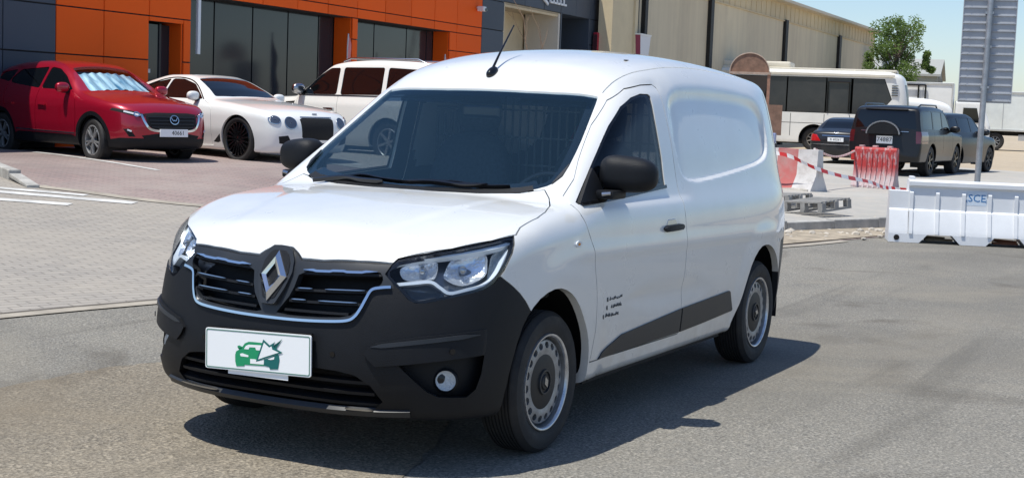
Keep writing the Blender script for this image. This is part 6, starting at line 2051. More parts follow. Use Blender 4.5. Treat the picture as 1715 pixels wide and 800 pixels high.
def build_bus():
    # runs parallel to the road edge; rear end to the right
    x, y = -56.1, -10.55
    r = empty('parked_bus', (x, y, .01), R(101), 'white coach with a dark window band and rounded rear standing before the tan warehouse', 'bus')
    m_w = mat('bus white', (.82, .81, .77), .38, coat=.5, noise=(.6, .12))
    m_cream = mat('bus roof cream', (.72, .67, .56), .6, noise=(1.2, .15))
    m_gl = mat('dusty bus glass', (.020, .020, .021), .12, noise=(.7, .5, (.05, .047, .043)))
    L, W, Hh = 12.0, 2.5, 3.45
    def bf(xx, yy, zz):
        # local x: 0 = rear end, negative = towards the front; y: 0 near side .. W far side
        ys = np.abs(yy - W / 2) - (W / 2 - .03 * sstep(1.2, 3.4, zz))
        top = zz - (Hh - .16 * sstep(-.9, 0, xx) - .05 * ((yy - W / 2) / 1.25) ** 2)
        rear = xx - (0 + .05 - .30 * np.clip((zz - 1.9) / 1.5, 0, 1) ** 2 - .25 * np.abs((yy - W / 2) / 1.25) ** 4)
        fr = -L - xx + .2 * np.clip((zz - 1.5) / 2, 0, 1) ** 2
        f = smax(ys, rear, .30)
        f = smax(f, fr, .2)
        f = smax(f, top, .22)
        return smax(f, .35 - zz, .05)
    lo, hi, ilo, ihi = (-L - .2, -.15, .25), (.2, W + .15, Hh + .15), (-L + .8, .8, .9), (-.8, W - .8, 2.2)
    S = cut(solid(bf, lo, hi, ilo, ihi, .09), solid(bf, lo, hi, ilo, ihi, .16, .05))
    G = cut(solid(bf, lo, hi, ilo, ihi, .10, .012), solid(bf, lo, hi, ilo, ihi, .10, .04))
    Y = (0, 1, 0)
    # window band with slanted rear end
    wb_ = [(-11.6, 1.62), (-1.15, 1.62), (-.62, 2.28), (-.95, 3.12), (-11.6, 3.12)]
    for a, b in ((-.5, .5), (W - .5, W + .5)):
        pr = prism([[(p[0], 0, p[1]) for p in wb_]], Y, a, b); S = cut(S, pr)
    edges = [-11.6, -9.9, -8.2, -6.55, -4.95, -3.32, -2.28]
    for a, c in zip(edges[:-1], edges[1:]):
        lp = [(a + .03, 1.64), (c - .03, 1.64), (c - .03, 3.10), (a + .03, 3.10)]
        shell_obj('window', isect(G, prism([[(p[0], 0, p[1]) for p in lp]], Y, -.5, .5)), m_gl, r, bf, m_gl)
    lp = [(-2.22, 1.64), (-1.16, 1.64), (-.65, 2.28), (-.97, 3.10), (-2.22, 3.10)]
    shell_obj('window', isect(G, prism([[(p[0], 0, p[1]) for p in lp]], Y, -.5, .5)), m_gl, r, bf, m_gl)
    shell_obj('window', isect(G, prism([[(p[0], 0, p[1]) for p in wb_]], Y, W - .5, W + .5)), m_gl, r, bf, m_gl)
    # opening light with raised frame
    for a, b in (((-3.24, 1.70), (-3.24, 2.95)), ((-2.36, 1.70), (-2.36, 2.95)), ((-3.24, 2.95), (-2.36, 2.95))):
        tube('vent_frame', [(a[0], -.015, a[1]), (b[0], -.015, b[1])], .035, M_GLOSSB, r, 6)
    # rear window
    lp = [(0, .35, 2.05), (0, .9, 1.75), (0, 1.6, 1.75), (0, 2.15, 2.05), (0, 2.15, 2.9), (0, .35, 2.9)]
    pr = prism([lp], (1, 0, 0), -.75, .5); S = cut(S, pr)
    shell_obj('rear_window', isect(G, pr), mat('rear bus glass', (.10, .095, .085), .3, noise=(2, .4)), r, bf)
    # wheel arch and panel joints
    ar = [[(-3.75 + .62 * math.cos(t), 0, .52 + .62 * math.sin(t)) for t in np.linspace(0, math.pi, 20)] + [(-4.37, 0, .1), (-3.13, 0, .1)], [(-9.9 + .62 * math.cos(t), 0, .52 + .62 * math.sin(t)) for t in np.linspace(0, math.pi, 20)] + [(-10.52, 0, .1), (-9.28, 0, .1)]]
    S = cut(S, prism(ar, Y, -.5, .7)); S = cut(S, prism(ar, Y, W - .7, W + .5))
    for xx in (-2.3, -3.35, -4.75, -6.5):
        S = cut(S, add_to_mesh_box((xx, 0, 1.1), (.025, .05, .95), 0))
    S = cut(S, add_to_mesh_box((-5.3, 0, 1.18), (6.5, .03, .025), 0))
    shell_obj('body', S, m_w, r, bf)
    box('roof_cap', (-5.8, W / 2, Hh + .0), (10.6, 2.0, .10), m_cream, r, None, .03)
    box('roof_unit', (-7.0, W / 2, Hh + .16), (4.2, 1.7, .26), m_cream, r, None, .08)
    box('cornice', (-6.0, -.012, 3.24), (10.9, .05, .09), m_cream, r)
    obj('filler_cap', prism([[(-2.85 + .13 * math.cos(t), 0, 1.28 + .13 * math.sin(t)) for t in np.linspace(0, 2 * math.pi, 18, endpoint=False)]], Y, -.03, .02), M_GLOSSB, r)
    for xx in (-3.75, -9.9):
        for yy, s in ((.28, -1), (W - .28, 1)):
            alloy(r, (xx, yy, .50), s, .50, .30, .29, (8, False), mat('bus wheel', (.30, .27, .23), .6))
        bm = bm_new(); add_box(bm, (xx, .55, .75), (1.3, .06, .9)); obj('wheel_liner', bm, M_DARK, r)
    box('underside', (-6, W / 2, .40), (11, 2.0, .2), M_DARK, r)
    for k in range(5): box('louvre', (-.52 - .0 * k, -.0, 2.45 + .10 * k), (.26, .06, .025), M_PLAST2, r)
    for yy in (.35, 2.15): box('tail_lamp', (.03, yy, 1.2), (.06, .22, .4), M_RED, r, None, .02)

def lorry(name, label, x, y, yaw, L, Hh, zlo, cab, m, cat='truck', W=2.45, group=None, z_w=.48):
    r = empty(name, (x, y, .01), yaw, label, cat, group)
    bm = add_box(bm_new(), (0, W / 2, (zlo + Hh) / 2), (L, W, Hh - zlo), None, .04)
    b = obj('cargo_box', bm, m, r)
    m_rail = mat('box rail', (.52, .52, .50), .5, noise=(2, .2))
    for z in (zlo + .06, Hh - .06): box('box_rail', (0, -.02, z), (L, .05, .09), m_rail, b)
    for xx in (-L / 2 + .05, L / 2 - .05): box('corner_post', (xx, -.02, (zlo + Hh) / 2), (.09, .05, Hh - zlo - .2), m_rail, b)
    n = int(L / 1.2)
    for k in range(1, n): box('panel_joint', (-L / 2 + L * k / n, -.012, (zlo + Hh) / 2), (.02, .03, Hh - zlo - .25), m_rail, b)
    box('chassis', (0, W / 2, zlo - .12), (L - .2, W * .5, .22), M_DARK, r)
    box('side_guard', (-.2, .05, zlo - .32), (L * .4, .05, .32), mat('guard grey', (.42, .42, .41), .6), r)
    for xx in (-L / 2 + 1.0, L / 2 - 1.2, L / 2 - 2.3):
        for yy, sd in ((.2, -1), (W - .2, 1)):
            alloy(r, (xx, yy, z_w), sd, z_w, .28, .28, (8, False), M_STEEL)
    if cab:
        sgn = cab
        def cf(xx, yy, zz):
            ys = np.abs(yy - W / 2) - (W / 2 - .08)
            fr = sgn * xx - (L / 2 + 1.9 - .35 * np.clip(zz - 1.3, 0, 2))
            return smax(smax(ys, fr, .2), smax(smax(zz - 2.55, .45 - zz, .1), L / 2 + .1 - sgn * xx, .08), .15)
        a, c = sorted((sgn * (L / 2), sgn * (L / 2 + 2.1)))
        me = solid(cf, (a - .1, -.1, .35), (c + .1, W + .1, 2.8), ((a + c) / 2 - .3, .8, 1.2), ((a + c) / 2 + .1, W - .8, 1.6), .08)
        cb = obj('cab', smooth(me, 40), m, r)
        xx = sgn * (L / 2 + .95)
        obj('cab_window', prism([[(xx - .45, 0, 1.45), (xx + .42, 0, 1.45), (xx + (.25 if sgn > 0 else .42), 0, 2.2), (xx - (.42 if sgn > 0 else .25), 0, 2.2)]], (0, 1, 0), .05, .10), M_DGLASS, cb)
        tube('cab_mirror_arm', [(xx + sgn * .5, .05, 1.5), (xx + sgn * .55, -.12, 1.9)], .03, M_DARK, cb)
    return r

def build_trucks():
    m = mat('lorry white', (.84, .84, .81), .5, noise=(.8, .12)); m2 = mat('trailer white', (.80, .82, .77), .5, noise=(.8, .14))
    lorry('box_truck', 'white box lorry with a grey side rail behind the dark cars', -72.0, -14.2, R(100), 4.6, 3.45, 1.05, 1, m)
    lorry('box_trailer', 'long white box trailer partly hidden by the metal sign', -77.7, -7.6, R(99), 8.0, 3.2, 1.05, 0, m2, 'trailer')
    tk = bpy.data.objects['box_truck']
    for a, b in (((-1.2, 3.3), (-1.2, 1.4)), ((-1.2, 3.3), (.9, 3.3)), ((.55, 3.3), (.55, 2.2)), ((.9, 3.3), (.9, 2.2))):
        tube('pipe_frame', [(a[0], -.12, a[1]), (b[0], -.12, b[1])], .05, M_GLOSSB, tk, 6)
    # white van roof between the coach and the lorry
    x, y = -62.6, -12.2
    r = empty('parked_van', (x, y, .01), R(122), 'white minibus with a rounded roof between the coach and the box lorry', 'van')
    def vf(xx, yy, zz):
        ys = np.abs(yy - .95) - (.95 - .10 * sstep(1.0, 2.3, zz))
        top = zz - (2.50 - .30 * (xx / 2.4) ** 4 - .10 * ((yy - .95) / .95) ** 2)
        return smax(smax(ys, np.abs(xx) - 2.45, .3), smax(top, .3 - zz, .1), .3)
    G_ = solid(vf, (-2.6, -.1, .2), (2.6, 2.0, 2.65), (-1.5, .5, .9), (1.5, 1.4, 1.4), .06)
    wl = [(-1.9, 0, 1.35), (1.6, 0, 1.35), (2.05, 0, 1.5), (1.9, 0, 1.95), (-1.9, 0, 1.95)]
    pr = prism([wl], (0, 1, 0), -.5, .12)
    obj('side_window', smooth(isect(G_, pr)), M_DGLASS, r); obj('body', smooth(cut(G_, pr), 40), m, r)
    for xx in (-1.55, 1.5):
        alloy(r, (xx, .14, .34), -1, .34, .22, .22, (6, False), M_STEEL); alloy(r, (xx, 1.76, .34), 1, .34, .22, .22, (6, False), M_STEEL)
# ================================================================== street things on the right
def barrier_profile_mesh(prof, L, seg=8, jag=0.0):
    """profile of (y, z) points extruded along x from 0 to L"""
    n = len(prof); V = []; F = []
    for i in range(seg + 1):
        for (y, z) in prof:
            V.append((L * i / seg, y + random.uniform(-jag, jag), z + random.uniform(-jag, jag)))
    for i in range(seg):
        for k in range(n):
            a = i * n + k; b = i * n + (k + 1) % n
            F.append((a, b, b + n, a + n))
    F.append(tuple(range(n))); F.append(tuple(seg * n + k for k in reversed(range(n))))
    bm = bm_new(); me = mesh(V, F); bm.from_mesh(me); bmesh.ops.recalc_face_normals(bm, faces=bm.faces[:])
    bm.to_mesh(me); bm.free()
    return me

def stripe_mat(name, c1, c2, scale, worn=.4, axis=0, off=0.0, grime=(.30, .27, .24)):
    m, nt, b = node_mat(name)
    tc = N(nt, 'ShaderNodeTexCoord'); v = tc.outputs['Object']
    sp = N(nt, 'ShaderNodeSeparateXYZ'); nt.links.new(v, sp.inputs[0])
    s = math_n(nt, 'ADD', math_n(nt, 'MULTIPLY', sp.outputs[axis], scale), off)
    fr = math_n(nt, 'FRACT', s)
    st = math_n(nt, 'GREATER_THAN', fr, .5)
    c = mixc(nt, st, c1, c2)
    n1 = noise(nt, v, 6, 6, .7); n2 = noise(nt, v, 1.6, 5, .6)
    c = mixc(nt, math_n(nt, 'MULTIPLY', ramp(nt, n1, .48, .66), worn), c, grime)
    c = mixc(nt, math_n(nt, 'MULTIPLY', ramp(nt, n2, .45, .7), worn), c, (.50, .46, .44))
    nt.links.new(c, b.inputs['Base Color']); b.inputs['Roughness'].default_value = .85
    bump_to(nt, b, n1, .35, .01)
    return m

def build_barriers():
    # --- painted concrete barrier
    m_c = stripe_mat('faded red and white concrete', (.46, .13, .12), (.60, .58, .56), 1.15, .40, 0, .97)
    yaw = R(75)
    r = empty('concrete_barrier', (-20.52, -3.90, .012), yaw, 'faded red and white concrete barrier beside the rear of the van', 'barrier', 'barriers along the yard')
    prof = [(-.30, 0), (-.30, .10), (-.27, .16), (-.12, .40), (-.085, .86), (.085, .86), (.12, .40), (.27, .16), (.30, .10), (.30, 0)]
    L = 2.0
    me = barrier_profile_mesh([(p[0], p[1]) for p in prof], L, 14, .006)
    for v in me.vertices: v.co.x -= L
    obj('barrier_body', smooth(me, 30), m_c, r)
    me = barrier_profile_mesh([(-.315, .0), (-.315, .13), (-.29, .155), (.29, .155), (.315, .13), (.315, 0)], L - .1, 12, .012)
    for v in me.vertices: v.co.x -= L - .05
    obj('barrier_foot', smooth(me, 30), mat('dirty concrete', (.46, .43, .38), .9, noise=(5, .4), bump=(40, .4)), r)
    # --- red plastic barrier, sun bleached
    m, nt, b = node_mat('bleached red plastic')
    tc = N(nt, 'ShaderNodeTexCoord'); v = tc.outputs['Object']
    mp = N(nt, 'ShaderNodeMapping'); mp.inputs['Scale'].default_value = (6, 3, 2.2); nt.links.new(v, mp.inputs[0])
    n1 = noise(nt, mp.outputs[0], 2.2, 6, .7)
    sp = N(nt, 'ShaderNodeSeparateXYZ'); nt.links.new(v, sp.inputs[0])
    low = ramp(nt, sp.outputs[2], .50, .22)
    f = math_n(nt, 'ADD', math_n(nt, 'MULTIPLY', ramp(nt, n1, .50, .64), .7), math_n(nt, 'MULTIPLY', low, .8))
    c = mixc(nt, math_n(nt, 'MINIMUM', f, 1.0), (.42, .035, .035), (.47, .40, .40))
    nt.links.new(c, b.inputs['Base Color']); b.inputs['Roughness'].default_value = .7
    r = empty('plastic_barrier', (-24.62, -4.33, .012), R(88), 'sun-bleached red plastic barrier in front of the black off-roader', 'barrier')
    L = .86
    prof = [(-.26, 0), (-.26, .10), (-.17, .24), (-.115, .40), (-.10, .84), (-.07, .88), (.07, .88), (.10, .84), (.115, .40), (.17, .24), (.26, .10), (.26, 0)]
    obj('barrier_body', smooth(barrier_profile_mesh(prof, L, 10, .004), 30), m, r)
    for k in range(7):
        x0 = .13 + k * .105
        rib = [(-.288, .06), (-.195, .25), (-.14, .40), (-.122, .80), (-.098, .80), (-.11, .40), (-.16, .24), (-.25, .06)]
        me = barrier_profile_mesh(rib, .035, 1)
        o = obj('rib', me, m, r); o.location = (x0, 0, 0)
    m_r = mat('bright red plastic', (.52, .02, .018), .55, noise=(4, .2))
    box('end_tongue', (-.035, 0, .70), (.10, .15, .20), m_r, r, None, .02)
    for xx in (.12, .40, .70): box('top_lug', (xx, 0, .895), (.10, .12, .045), mat('bleached pink plastic', (.55, .33, .32), .7, noise=(8, .3)), r, None, .012)
    # --- white plastic barrier
    m_w = mat('white barrier plastic', (.74, .75, .76), .5, noise=(1.4, .10))
    A = Vector((-12.47, -.72)); ang = R(108.5)
    r = empty('water_barrier', (A.x, A.y, .004), ang, 'long white plastic barrier with a blue stencil at the road edge', 'barrier')
    L = 2.9
    # y negative = towards the camera
    def pr(z): return np.interp(z, [.10, .16, .39, .40, .70, .72], [.235, .225, .145, .125, .115, .115])
    prof = [(-.235, .105), (-.228, .16), (-.150, .385), (-.128, .405), (-.118, .66), (-.150, .69), (-.150, .735), (-.12, .755), (.12, .755), (.150, .735), (.150, .69), (.118, .66), (.128, .405), (.150, .385), (.228, .16), (.235, .105)]
    me = barrier_profile_mesh(prof, L - .22, 16)
    o = obj('barrier_body', smooth(me, 25), m_w, r); o.location = (.22, 0, 0)
    prof2 = [(-.235, .105), (-.228, .16), (-.150, .385), (-.128, .405), (-.122, .615), (.122, .615), (.128, .405), (.150, .385), (.228, .16), (.235, .105)]
    obj('end_shelf', smooth(barrier_profile_mesh(prof2, .235, 2), 25), m_w, r)
    box('shelf_lug', (.26, 0, .765), (.06, .2, .06), m_w, r, None, .01)
    for k in range(9):
        xx = .235 + k * .305
        rib = [(-.250, .11), (-.245, .16), (-.172, .385), (-.150, .405), (-.142, .60), (-.110, .64), (-.100, .64), (-.12, .40), (-.22, .14)]
        o = obj('rib', smooth(barrier_profile_mesh(rib, .042, 1), 25), m_w, r); o.location = (xx, 0, 0)
    # feet with trapezoid gaps between
    for x0, x1 in ((0.0, .40), (.80, 1.18), (1.58, 2.02), (2.44, 2.9)):
        V = [(x0 + (.04 if x0 > 0 else 0), -.236, .0), (x1 - .04, -.236, .0), (x1 + .06, -.236, .108), (x0 - (.06 if x0 > 0 else 0), -.236, .108)]
        obj('foot', prism([V], (0, 1, 0), 0, .472), m_w, r)
    obj('drain_plug', prism([[(.095 + .034 * math.cos(t), -.237, .058 + .034 * math.sin(t)) for t in np.linspace(0, 2 * math.pi, 18, endpoint=False)]], (0, 1, 0), -.004, .02), M_GLOSSB, r)
    box('mould_mark', (.165, -.2285 + .02, .19), (.07, .01, .03), m_w, r)
    # blue stencil
    m_bl = mat('stencil blue', (.02, .17, .42), .6); m_lb = mat('stencil pale blue', (.45, .66, .85), .6)
    yf = -.1265
    obj('stencil_patch', prism([[(.905, 0, .475), (1.135, 0, .475), (1.135, 0, .640), (.905, 0, .640)]], (0, 1, 0), yf + .000, yf + .004), mat('stencil ground', (.64, .72, .80), .6), r)
    mw = frame((1.02, yf - .0012, .560), (1, 0, 0), (0, 0, 1))
    flat_text('stencil', 'SCE', .125, m_bl, r, mw, .0006)
    for xx in (.905, 1.128):
        mw = frame((xx, yf - .0012, .530), (1, 0, 0), (0, 0, 1)); flat_text('stencil', 'c', .06, m_bl, r, mw, .0006)
    # bits of timber lying under it
    for k, (xx, yy, ln, a, z) in enumerate(((.62, .05, .34, .2, .03), (.56, .16, .30, -.15, .05), (1.40, .02, .30, .1, .03), (1.38, .10, .34, -.3, .055))):
        p = Vector((A.x, A.y, 0)) + Matrix.Rotation(ang, 3, 'Z') @ Vector((xx, yy, z))
        bm = add_box(bm_new(), (0, 0, 0), (ln, .07, .03), None, .004)
        o = obj('timber_offcut', bm, mat('weathered timber' if k < 2 else 'reddish timber', (.30, .24, .17) if k < 2 else (.30, .13, .08), .85, noise=(9, .4)))
        o.location = p; o.rotation_euler = (0, .03 * (k % 2), ang + a)
        tag(o, ['pale timber offcut under the left gap of the white barrier', 'second pale timber offcut behind it under the left gap of the white barrier', 'reddish timber offcut under the right gap of the white barrier', 'reddish timber offcut lying crosswise under the right gap of the white barrier'][k], 'timber')
    # --- rope and tape between the barriers
    a = Vector((-20.62, -4.05, .89)); b2 = Vector((-24.6, -4.35, .80))
    pts = [a.lerp(b2, k / 16) - Vector((0, 0, .13 * math.sin(math.pi * k / 16))) for k in range(17)]
    tag(tube('rope', pts, .022, stripe_mat('twisted rope', (.62, .55, .52), (.55, .22, .20), 6.0, .2), None, 6), 'pale twisted rope slung between the concrete and red plastic barriers', 'rope')
    pts = [(-20.35, -5.0, .80), (-20.25, -4.45, .76), (-20.30, -3.95, .56), (-21.3, -3.72, .40), (-22.6, -3.55, .27), (-23.6, -3.50, .14), (-24.0, -3.35, .10), (-23.9, -2.9, .08), (-22.5, -2.5, .07)]
    q = catmull(pts, 8); n = len(q); V = []; Fc = []; mi = []
    for i, p in enumerate(q):
        tw = .6 * math.sin(i * .35)
        V.append((p[0], p[1], p[2] + .038 * math.cos(tw))); V.append((p[0] + .03 * math.sin(tw), p[1] + .02, p[2] - .038 * math.cos(tw)))
    for i in range(n - 1):
        Fc.append((2 * i, 2 * i + 1, 2 * i + 3, 2 * i + 2)); mi.append((i // 2) % 2)
    me = mesh(V, Fc)
    me.materials.append(mat('tape white', (.74, .72, .71), .5)); me.materials.append(mat('tape red', (.58, .03, .03), .5))
    me.polygons.foreach_set('material_index', mi)
    o = bpy.data.objects.new('barrier_tape', me); COL.objects.link(o)
    tag(o, 'red and white warning tape trailing past the barriers', 'tape')

def build_sign():
    r = empty('road_sign', (-16.0, -.86, .01), R(12.5), 'grey ribbed back of a tall road sign on a steel pole', 'sign')
    m_p = mat('galvanised pole', (.40, .42, .44), .45, metal=.6, noise=(6, .25)); m_b = mat('sign back grey', (.44, .45, .47), .5, metal=.3, noise=(3, .15))
    r.location = (-17.2, -.54, .005)
    # local x points towards the camera, y to the right in the picture... panel lies in the local y-z plane
    tube('pole', [(0, 0, 0), (0, .01, 1.6), (0, .03, 3.42)], .045, m_p, r, 14)
    pan = box('sign_panel', (-.075, .03, 2.56), (.006, .76, 1.58), m_b, r)
    for k in range(14):
        z = 1.80 + k * .115
        box('stiffening_rib', (-.062, .03, z), (.022, .75, .020), m_b, pan, None, .003)
        for yy in (-.30, .12, .36):
            box('rivet', (-.049, .03 + yy * .95, z), (.006, .016, .012), m_p, pan)
    for yy in (-.35, .41): box('edge_trim', (-.065, yy, 2.56), (.02, .012, 1.58), m_b, pan)
    for z in (2.0, 2.6, 3.1): box('clamp', (-.02, .02, z), (.09, .12, .035), m_p, r)

def build_pallets():
    m_g = mat('grey pallet plastic', (.30, .29, .27), .8, noise=(6, .35))
    for k, (px, py, yaw, lab, tl) in enumerate(((-15.25, -2.40, R(74), 'dusty grey slatted pallet lying on the kerb nearest the road', .06), (-16.1, -3.20, R(80), 'grey slatted pallet partly hidden behind the van', .02))):
        r = empty('pallet', (px, py, .15), yaw, lab, 'pallet', None)
        r.rotation_euler = (tl, -.05, yaw)
        for i in range(8): box('slat', (0, -.36 + i * .103, .125), (.62, .060, .022), m_g, r)
        for x in (-.29, 0, .29): box('runner', (x, 0, .0), (.07, .80, .03), m_g, r)
        for x in (-.29, 0, .29):
            for y in (-.34, 0, .34): box('block', (x, y, .065), (.075, .10, .10), m_g, r)
    # rubble along the kerb
    bm = bm_new()
    rnd = random.Random(5)
    for k in range(260):
        t = rnd.uniform(10.2, 15.8); s = 1.05 - (t - 11) * .14 + rnd.gauss(0, .28) - .20
        if rnd.random() < .25: s += .9
        x, y = st_xy(s, t); z = rnd.uniform(.006, .036) * (1 if rnd.random() < .85 else 2)
        res = bmesh.ops.create_icosphere(bm, subdivisions=1, radius=z)
        for v in res['verts']:
            v.co = Vector((v.co.x * rnd.uniform(.8, 1.6), v.co.y * rnd.uniform(.8, 1.5), v.co.z * rnd.uniform(.5, .9))) + Vector((x, y, z * .4 + .01))
    tag(obj('rubble', bm, mat('pale rubble', (.50, .45, .38), .95, noise=(12, .4))), 'pale stones and rubble scattered along the kerb', 'rubble', None, 'stuff')

def build_kiosk():
    r = empty('wooden_kiosk', (-32.27, -9.32, .01), R(13), 'weathered brown wooden booth with an arched top behind the van', 'booth')
    m_b = mat('weathered brown wood', (.24, .14, .095), .85, noise=(6, .35)); m_t = mat('pale timber rail', (.42, .31, .24), .8, noise=(6, .3)); m_d = mat('booth interior', (.05, .042, .038), .9)
    # local x towards camera, y to the right in the picture
    arc = [(0, -.52 + 0, 2.58)] + [(0, .52 * math.cos(t), 2.58 + .50 * math.sin(t)) for t in np.linspace(math.pi, 0, 24)]
    obj('arched_board', prism([arc[1:]], (1, 0, 0), -.05, .0), m_b, r)
    tube('arch_trim', [(0.01, p[1], p[2]) for p in arc[1:]], .016, m_t, r, 6)
    box('head_rail', (.02, .02, 2.55), (.10, 1.10, .06), m_t, r)
    for y in (-.48, .52): box('post', (0, y, 1.27), (.09, .075, 2.54), m_b if y < 0 else mat('reddish post', (.34, .18, .12), .8, noise=(7, .3)), r)
    box('back_board', (-.60, .0, 1.3), (.04, 1.0, 2.4), m_d, r)
    box('side_board', (-.3, -.48, 1.3), (.6, .03, 2.3), m_d, r)
    tube('brace', [(-.02, .50, 2.2), (-.55, .30, 1.6)], .03, m_d, r)
    box('shutter_board', (.06, .72, 1.33), (.03, .40, .80), m_b, r)
    box('shutter_edge', (.065, .53, 1.33), (.03, .03, .80), m_t, r)
    box('counter', (.05, .0, .95), (.3, 1.0, .05), m_b, r)
    # water bottles pack at its foot
    w = empty('bottle_pack', (-31.9, -8.55, .72), R(10), 'blue and white wrapped pack of bottles beside the booth', 'bottles')
    box('wrap', (0, 0, .14), (.3, .32, .28), mat('pack blue white', (.45, .50, .62), .35, noise=(14, .6, (.08, .12, .35))), w, None, .03)
    box('stand', (0, 0, -.36), (.34, .36, .70), m_d, w)

# ================================================================== vegetation
def leaf_cloud(bm, centers, n, size, rnd):
    for k in range(n):
        c, rad = centers[rnd.randrange(len(centers))]
        d = Vector((rnd.gauss(0, 1), rnd.gauss(0, 1), rnd.gauss(0, 1))).normalized() * rad * (rnd.random() ** .45)
        p = Vector(c) + d
        a = Vector((rnd.gauss(0, 1), rnd.gauss(0, 1), rnd.gauss(0, .7))).normalized()
        b = a.orthogonal().normalized()
        s = size * rnd.uniform(.6, 1.4)
        q = [p - a * s, p + b * s * .42, p + a * s, p - b * s * .42]
        bm.faces.new([bm.verts.new(v) for v in q])

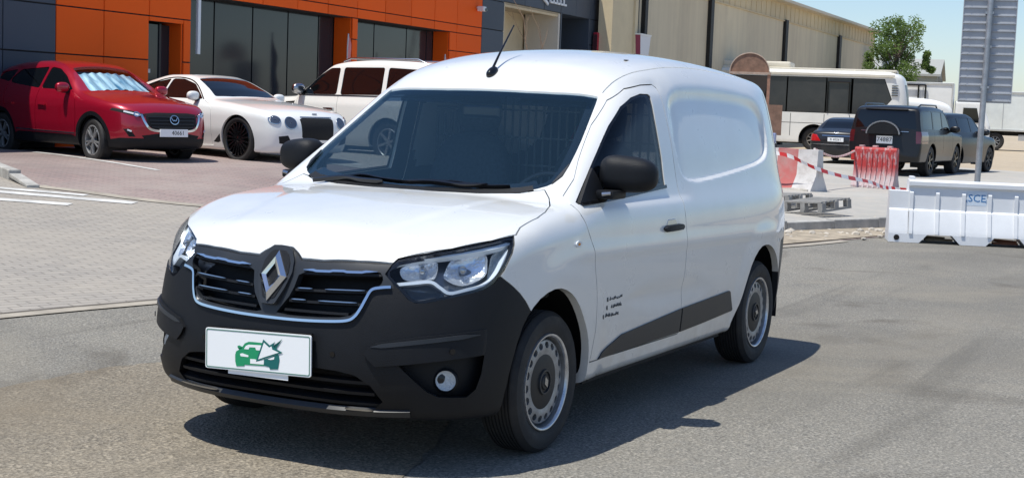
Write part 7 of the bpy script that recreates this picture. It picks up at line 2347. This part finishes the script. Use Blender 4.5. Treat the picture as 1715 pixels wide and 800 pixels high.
def build_tree():
    rnd = random.Random(11)
    r = empty('leafy_tree', (-77.85, -16.35, 0), 0, 'green leafy tree standing at the end of the tan warehouse', 'tree')
    m_l, nt, b = node_mat('tree leaves')
    g = N(nt, 'ShaderNodeNewGeometry')
    tc = N(nt, 'ShaderNodeTexCoord')
    n1 = noise(nt, tc.outputs['Object'], 1.4, 3, .6)
    c = mixc(nt, g.outputs['Random Per Island'], (.095, .155, .040), (.21, .31, .085))
    c = mixc(nt, math_n(nt, 'MULTIPLY', ramp(nt, n1, .4, .7), .6), c, (.26, .35, .12))
    nt.links.new(c, b.inputs['Base Color']); b.inputs['Roughness'].default_value = .6
    tr_ = N(nt, 'ShaderNodeBsdfTranslucent'); nt.links.new(c, tr_.inputs[0])
    mxs = N(nt, 'ShaderNodeMixShader'); mxs.inputs[0].default_value = .45
    nt.links.new(b.outputs[0], mxs.inputs[1]); nt.links.new(tr_.outputs[0], mxs.inputs[2])
    nt.links.new(mxs.outputs[0], nt.nodes['Material Output'].inputs[0])
    m_k = mat('bark', (.14, .105, .075), .9, noise=(9, .4))
    bm = bm_new()
    add_tube(bm, [(0, 0, 0), (.05, .04, 1.2), (-.05, .1, 2.6), (.05, .05, 4.2)], [.16, .13, .10, .05], 8)
    tr = obj('trunk', bm, m_k, r)
    cents = []
    for k in range(64):
        a = rnd.uniform(0, 2 * math.pi); z = rnd.uniform(2.3, 6.9); w = 1.75 * (1 - ((z - 4.4) / 3.2) ** 2) ** .5 if abs(z - 4.4) < 3.2 else .3
        e = Vector((math.cos(a) * w * rnd.uniform(.3, 1), math.sin(a) * w * rnd.uniform(.3, 1), z))
        cents.append((e, rnd.uniform(.30, .58)))
        bm = bm_new(); st = Vector((0, .06, max(1.2, z - 1.6)))
        add_tube(bm, [st, st.lerp(e, .5) + Vector((0, 0, .12)), e], [.045, .03, .012], 5)
        obj('limb', bm, m_k, tr)
    for k in range(7):      # straggling sprays on the right
        e = Vector((rnd.uniform(-.4, .4), 1.0 + rnd.uniform(.2, 1.1), rnd.uniform(4.2, 5.2))); cents.append((e, .22))
    bm = bm_new()
    leaf_cloud(bm, cents, 15000, .080, rnd)
    tag(obj('crown', bm, m_l, r), kind='stuff')
    # hedge-like bush below
    bm = bm_new()
    r2 = empty('roadside_bush', (-79.4, -17.3, 0), 0, 'low green bush at the foot of the leafy tree', 'bush')
    leaf_cloud(bm, [((rnd.uniform(-.8, .8), rnd.uniform(-1.2, 1.2), rnd.uniform(.6, 3.2)), .6) for _ in range(14)], 2200, .09, rnd)
    tag(obj('foliage', bm, m_l, r2), kind='stuff')
    tube('stem', [(0, 0, 0), (.05, .1, 1.6)], [.07, .03], m_k, r2, 6)
    # bare shrub before the tan bay
    r3 = empty('bare_tree', (-31.4, -15.6, .15), 0, 'leafless thin tree in front of the tan bay of the showroom', 'tree')
    m_t = mat('dry twig', (.26, .18, .12), .9)
    bm = bm_new()
    def grow(p, d, L, rad, depth):
        e = p + d * L
        m = (p + e) / 2 + Vector((rnd.gauss(0, .03), rnd.gauss(0, .03), 0)) * L
        add_tube(bm, [p, m, e], [rad, rad * .8, rad * .55], 5, False)
        if depth > 0:
            for _ in range(3 if depth > 1 else 2):
                nd = (d + Vector((rnd.gauss(0, .26), rnd.gauss(0, .26), rnd.uniform(-.05, .25)))).normalized()
                grow(e if rnd.random() < .6 else m, nd, L * rnd.uniform(.38, .55), rad * .55, depth - 1)
    grow(Vector((0, 0, 0)), Vector((0.0, .05, 1)).normalized(), 2.5, .030, 3)
    grow(Vector((-.5, .2, 0)), Vector((-.05, .05, 1)).normalized(), 2.4, .022, 2)
    me = bpy.data.meshes.new('b'); bm.to_mesh(me); bm.free()
    obj('branches', smooth(me, 60), m_t, r3)

def build_flags():
    m_f = mat('red flag cloth', (.62, .20, .20), .7); m_p = mat('flag pole', (.55, .55, .55), .4)
    for k, (u, lab) in enumerate(((6.15, 'thin red feather flag before the first showroom window'), (11.35, 'thin red feather flag before the second showroom window'))):
        p = Vector(P0F) + Matrix.Rotation(FANG, 3, 'Z') @ Vector((u, -.55, 0))
        z0 = terr(p.x, p.y)
        r = empty('feather_flag', (p.x, p.y, z0), FANG, lab, 'flag')
        tube('pole', [(0, 0, 0), (0, 0, 2.3), (.03, 0, 2.62)], .018, m_p, r, 6)
        V = []; n = 14
        for i in range(n + 1):
            t = i / n; z = 1.15 + 1.45 * t; w = .26 * (1 - t ** 2.5) + .02
            V += [(.02, .01 * math.sin(i), z), (.02 + w, .03 * math.sin(i * .9), z)]
        o = obj('cloth', mesh(V, [(2 * i, 2 * i + 1, 2 * i + 3, 2 * i + 2) for i in range(n)]), m_f, r)
        md = o.modifiers.new('s', 'SOLIDIFY'); md.thickness = .004
        box('base', (0, 0, .04), (.4, .4, .08), M_PLAST, r)
# ================================================================== assemble
import time as _time
_T = _time.time()
def _go(f):
    t = _time.time(); f(); print('%-20s %.1f s' % (f.__name__, _time.time() - t))
_go(build_ground)
_go(build_kerbs)
_go(build_reflection_ridge)
_go(build_showroom)
_go(build_warehouse)
_go(build_van)
_go(build_red_car)
_go(build_coupe)
_go(build_white_suv)
_go(build_black_suv)
_go(build_dark_suv)
_go(build_black_sedan)
_go(build_bus)
_go(build_trucks)
_go(build_barriers)
_go(build_sign)
_go(build_pallets)
_go(build_kiosk)
_go(build_tree)
_go(build_flags)
print('total %.1f' % (_time.time() - _T))
bpy.data.scenes.remove(TMP)
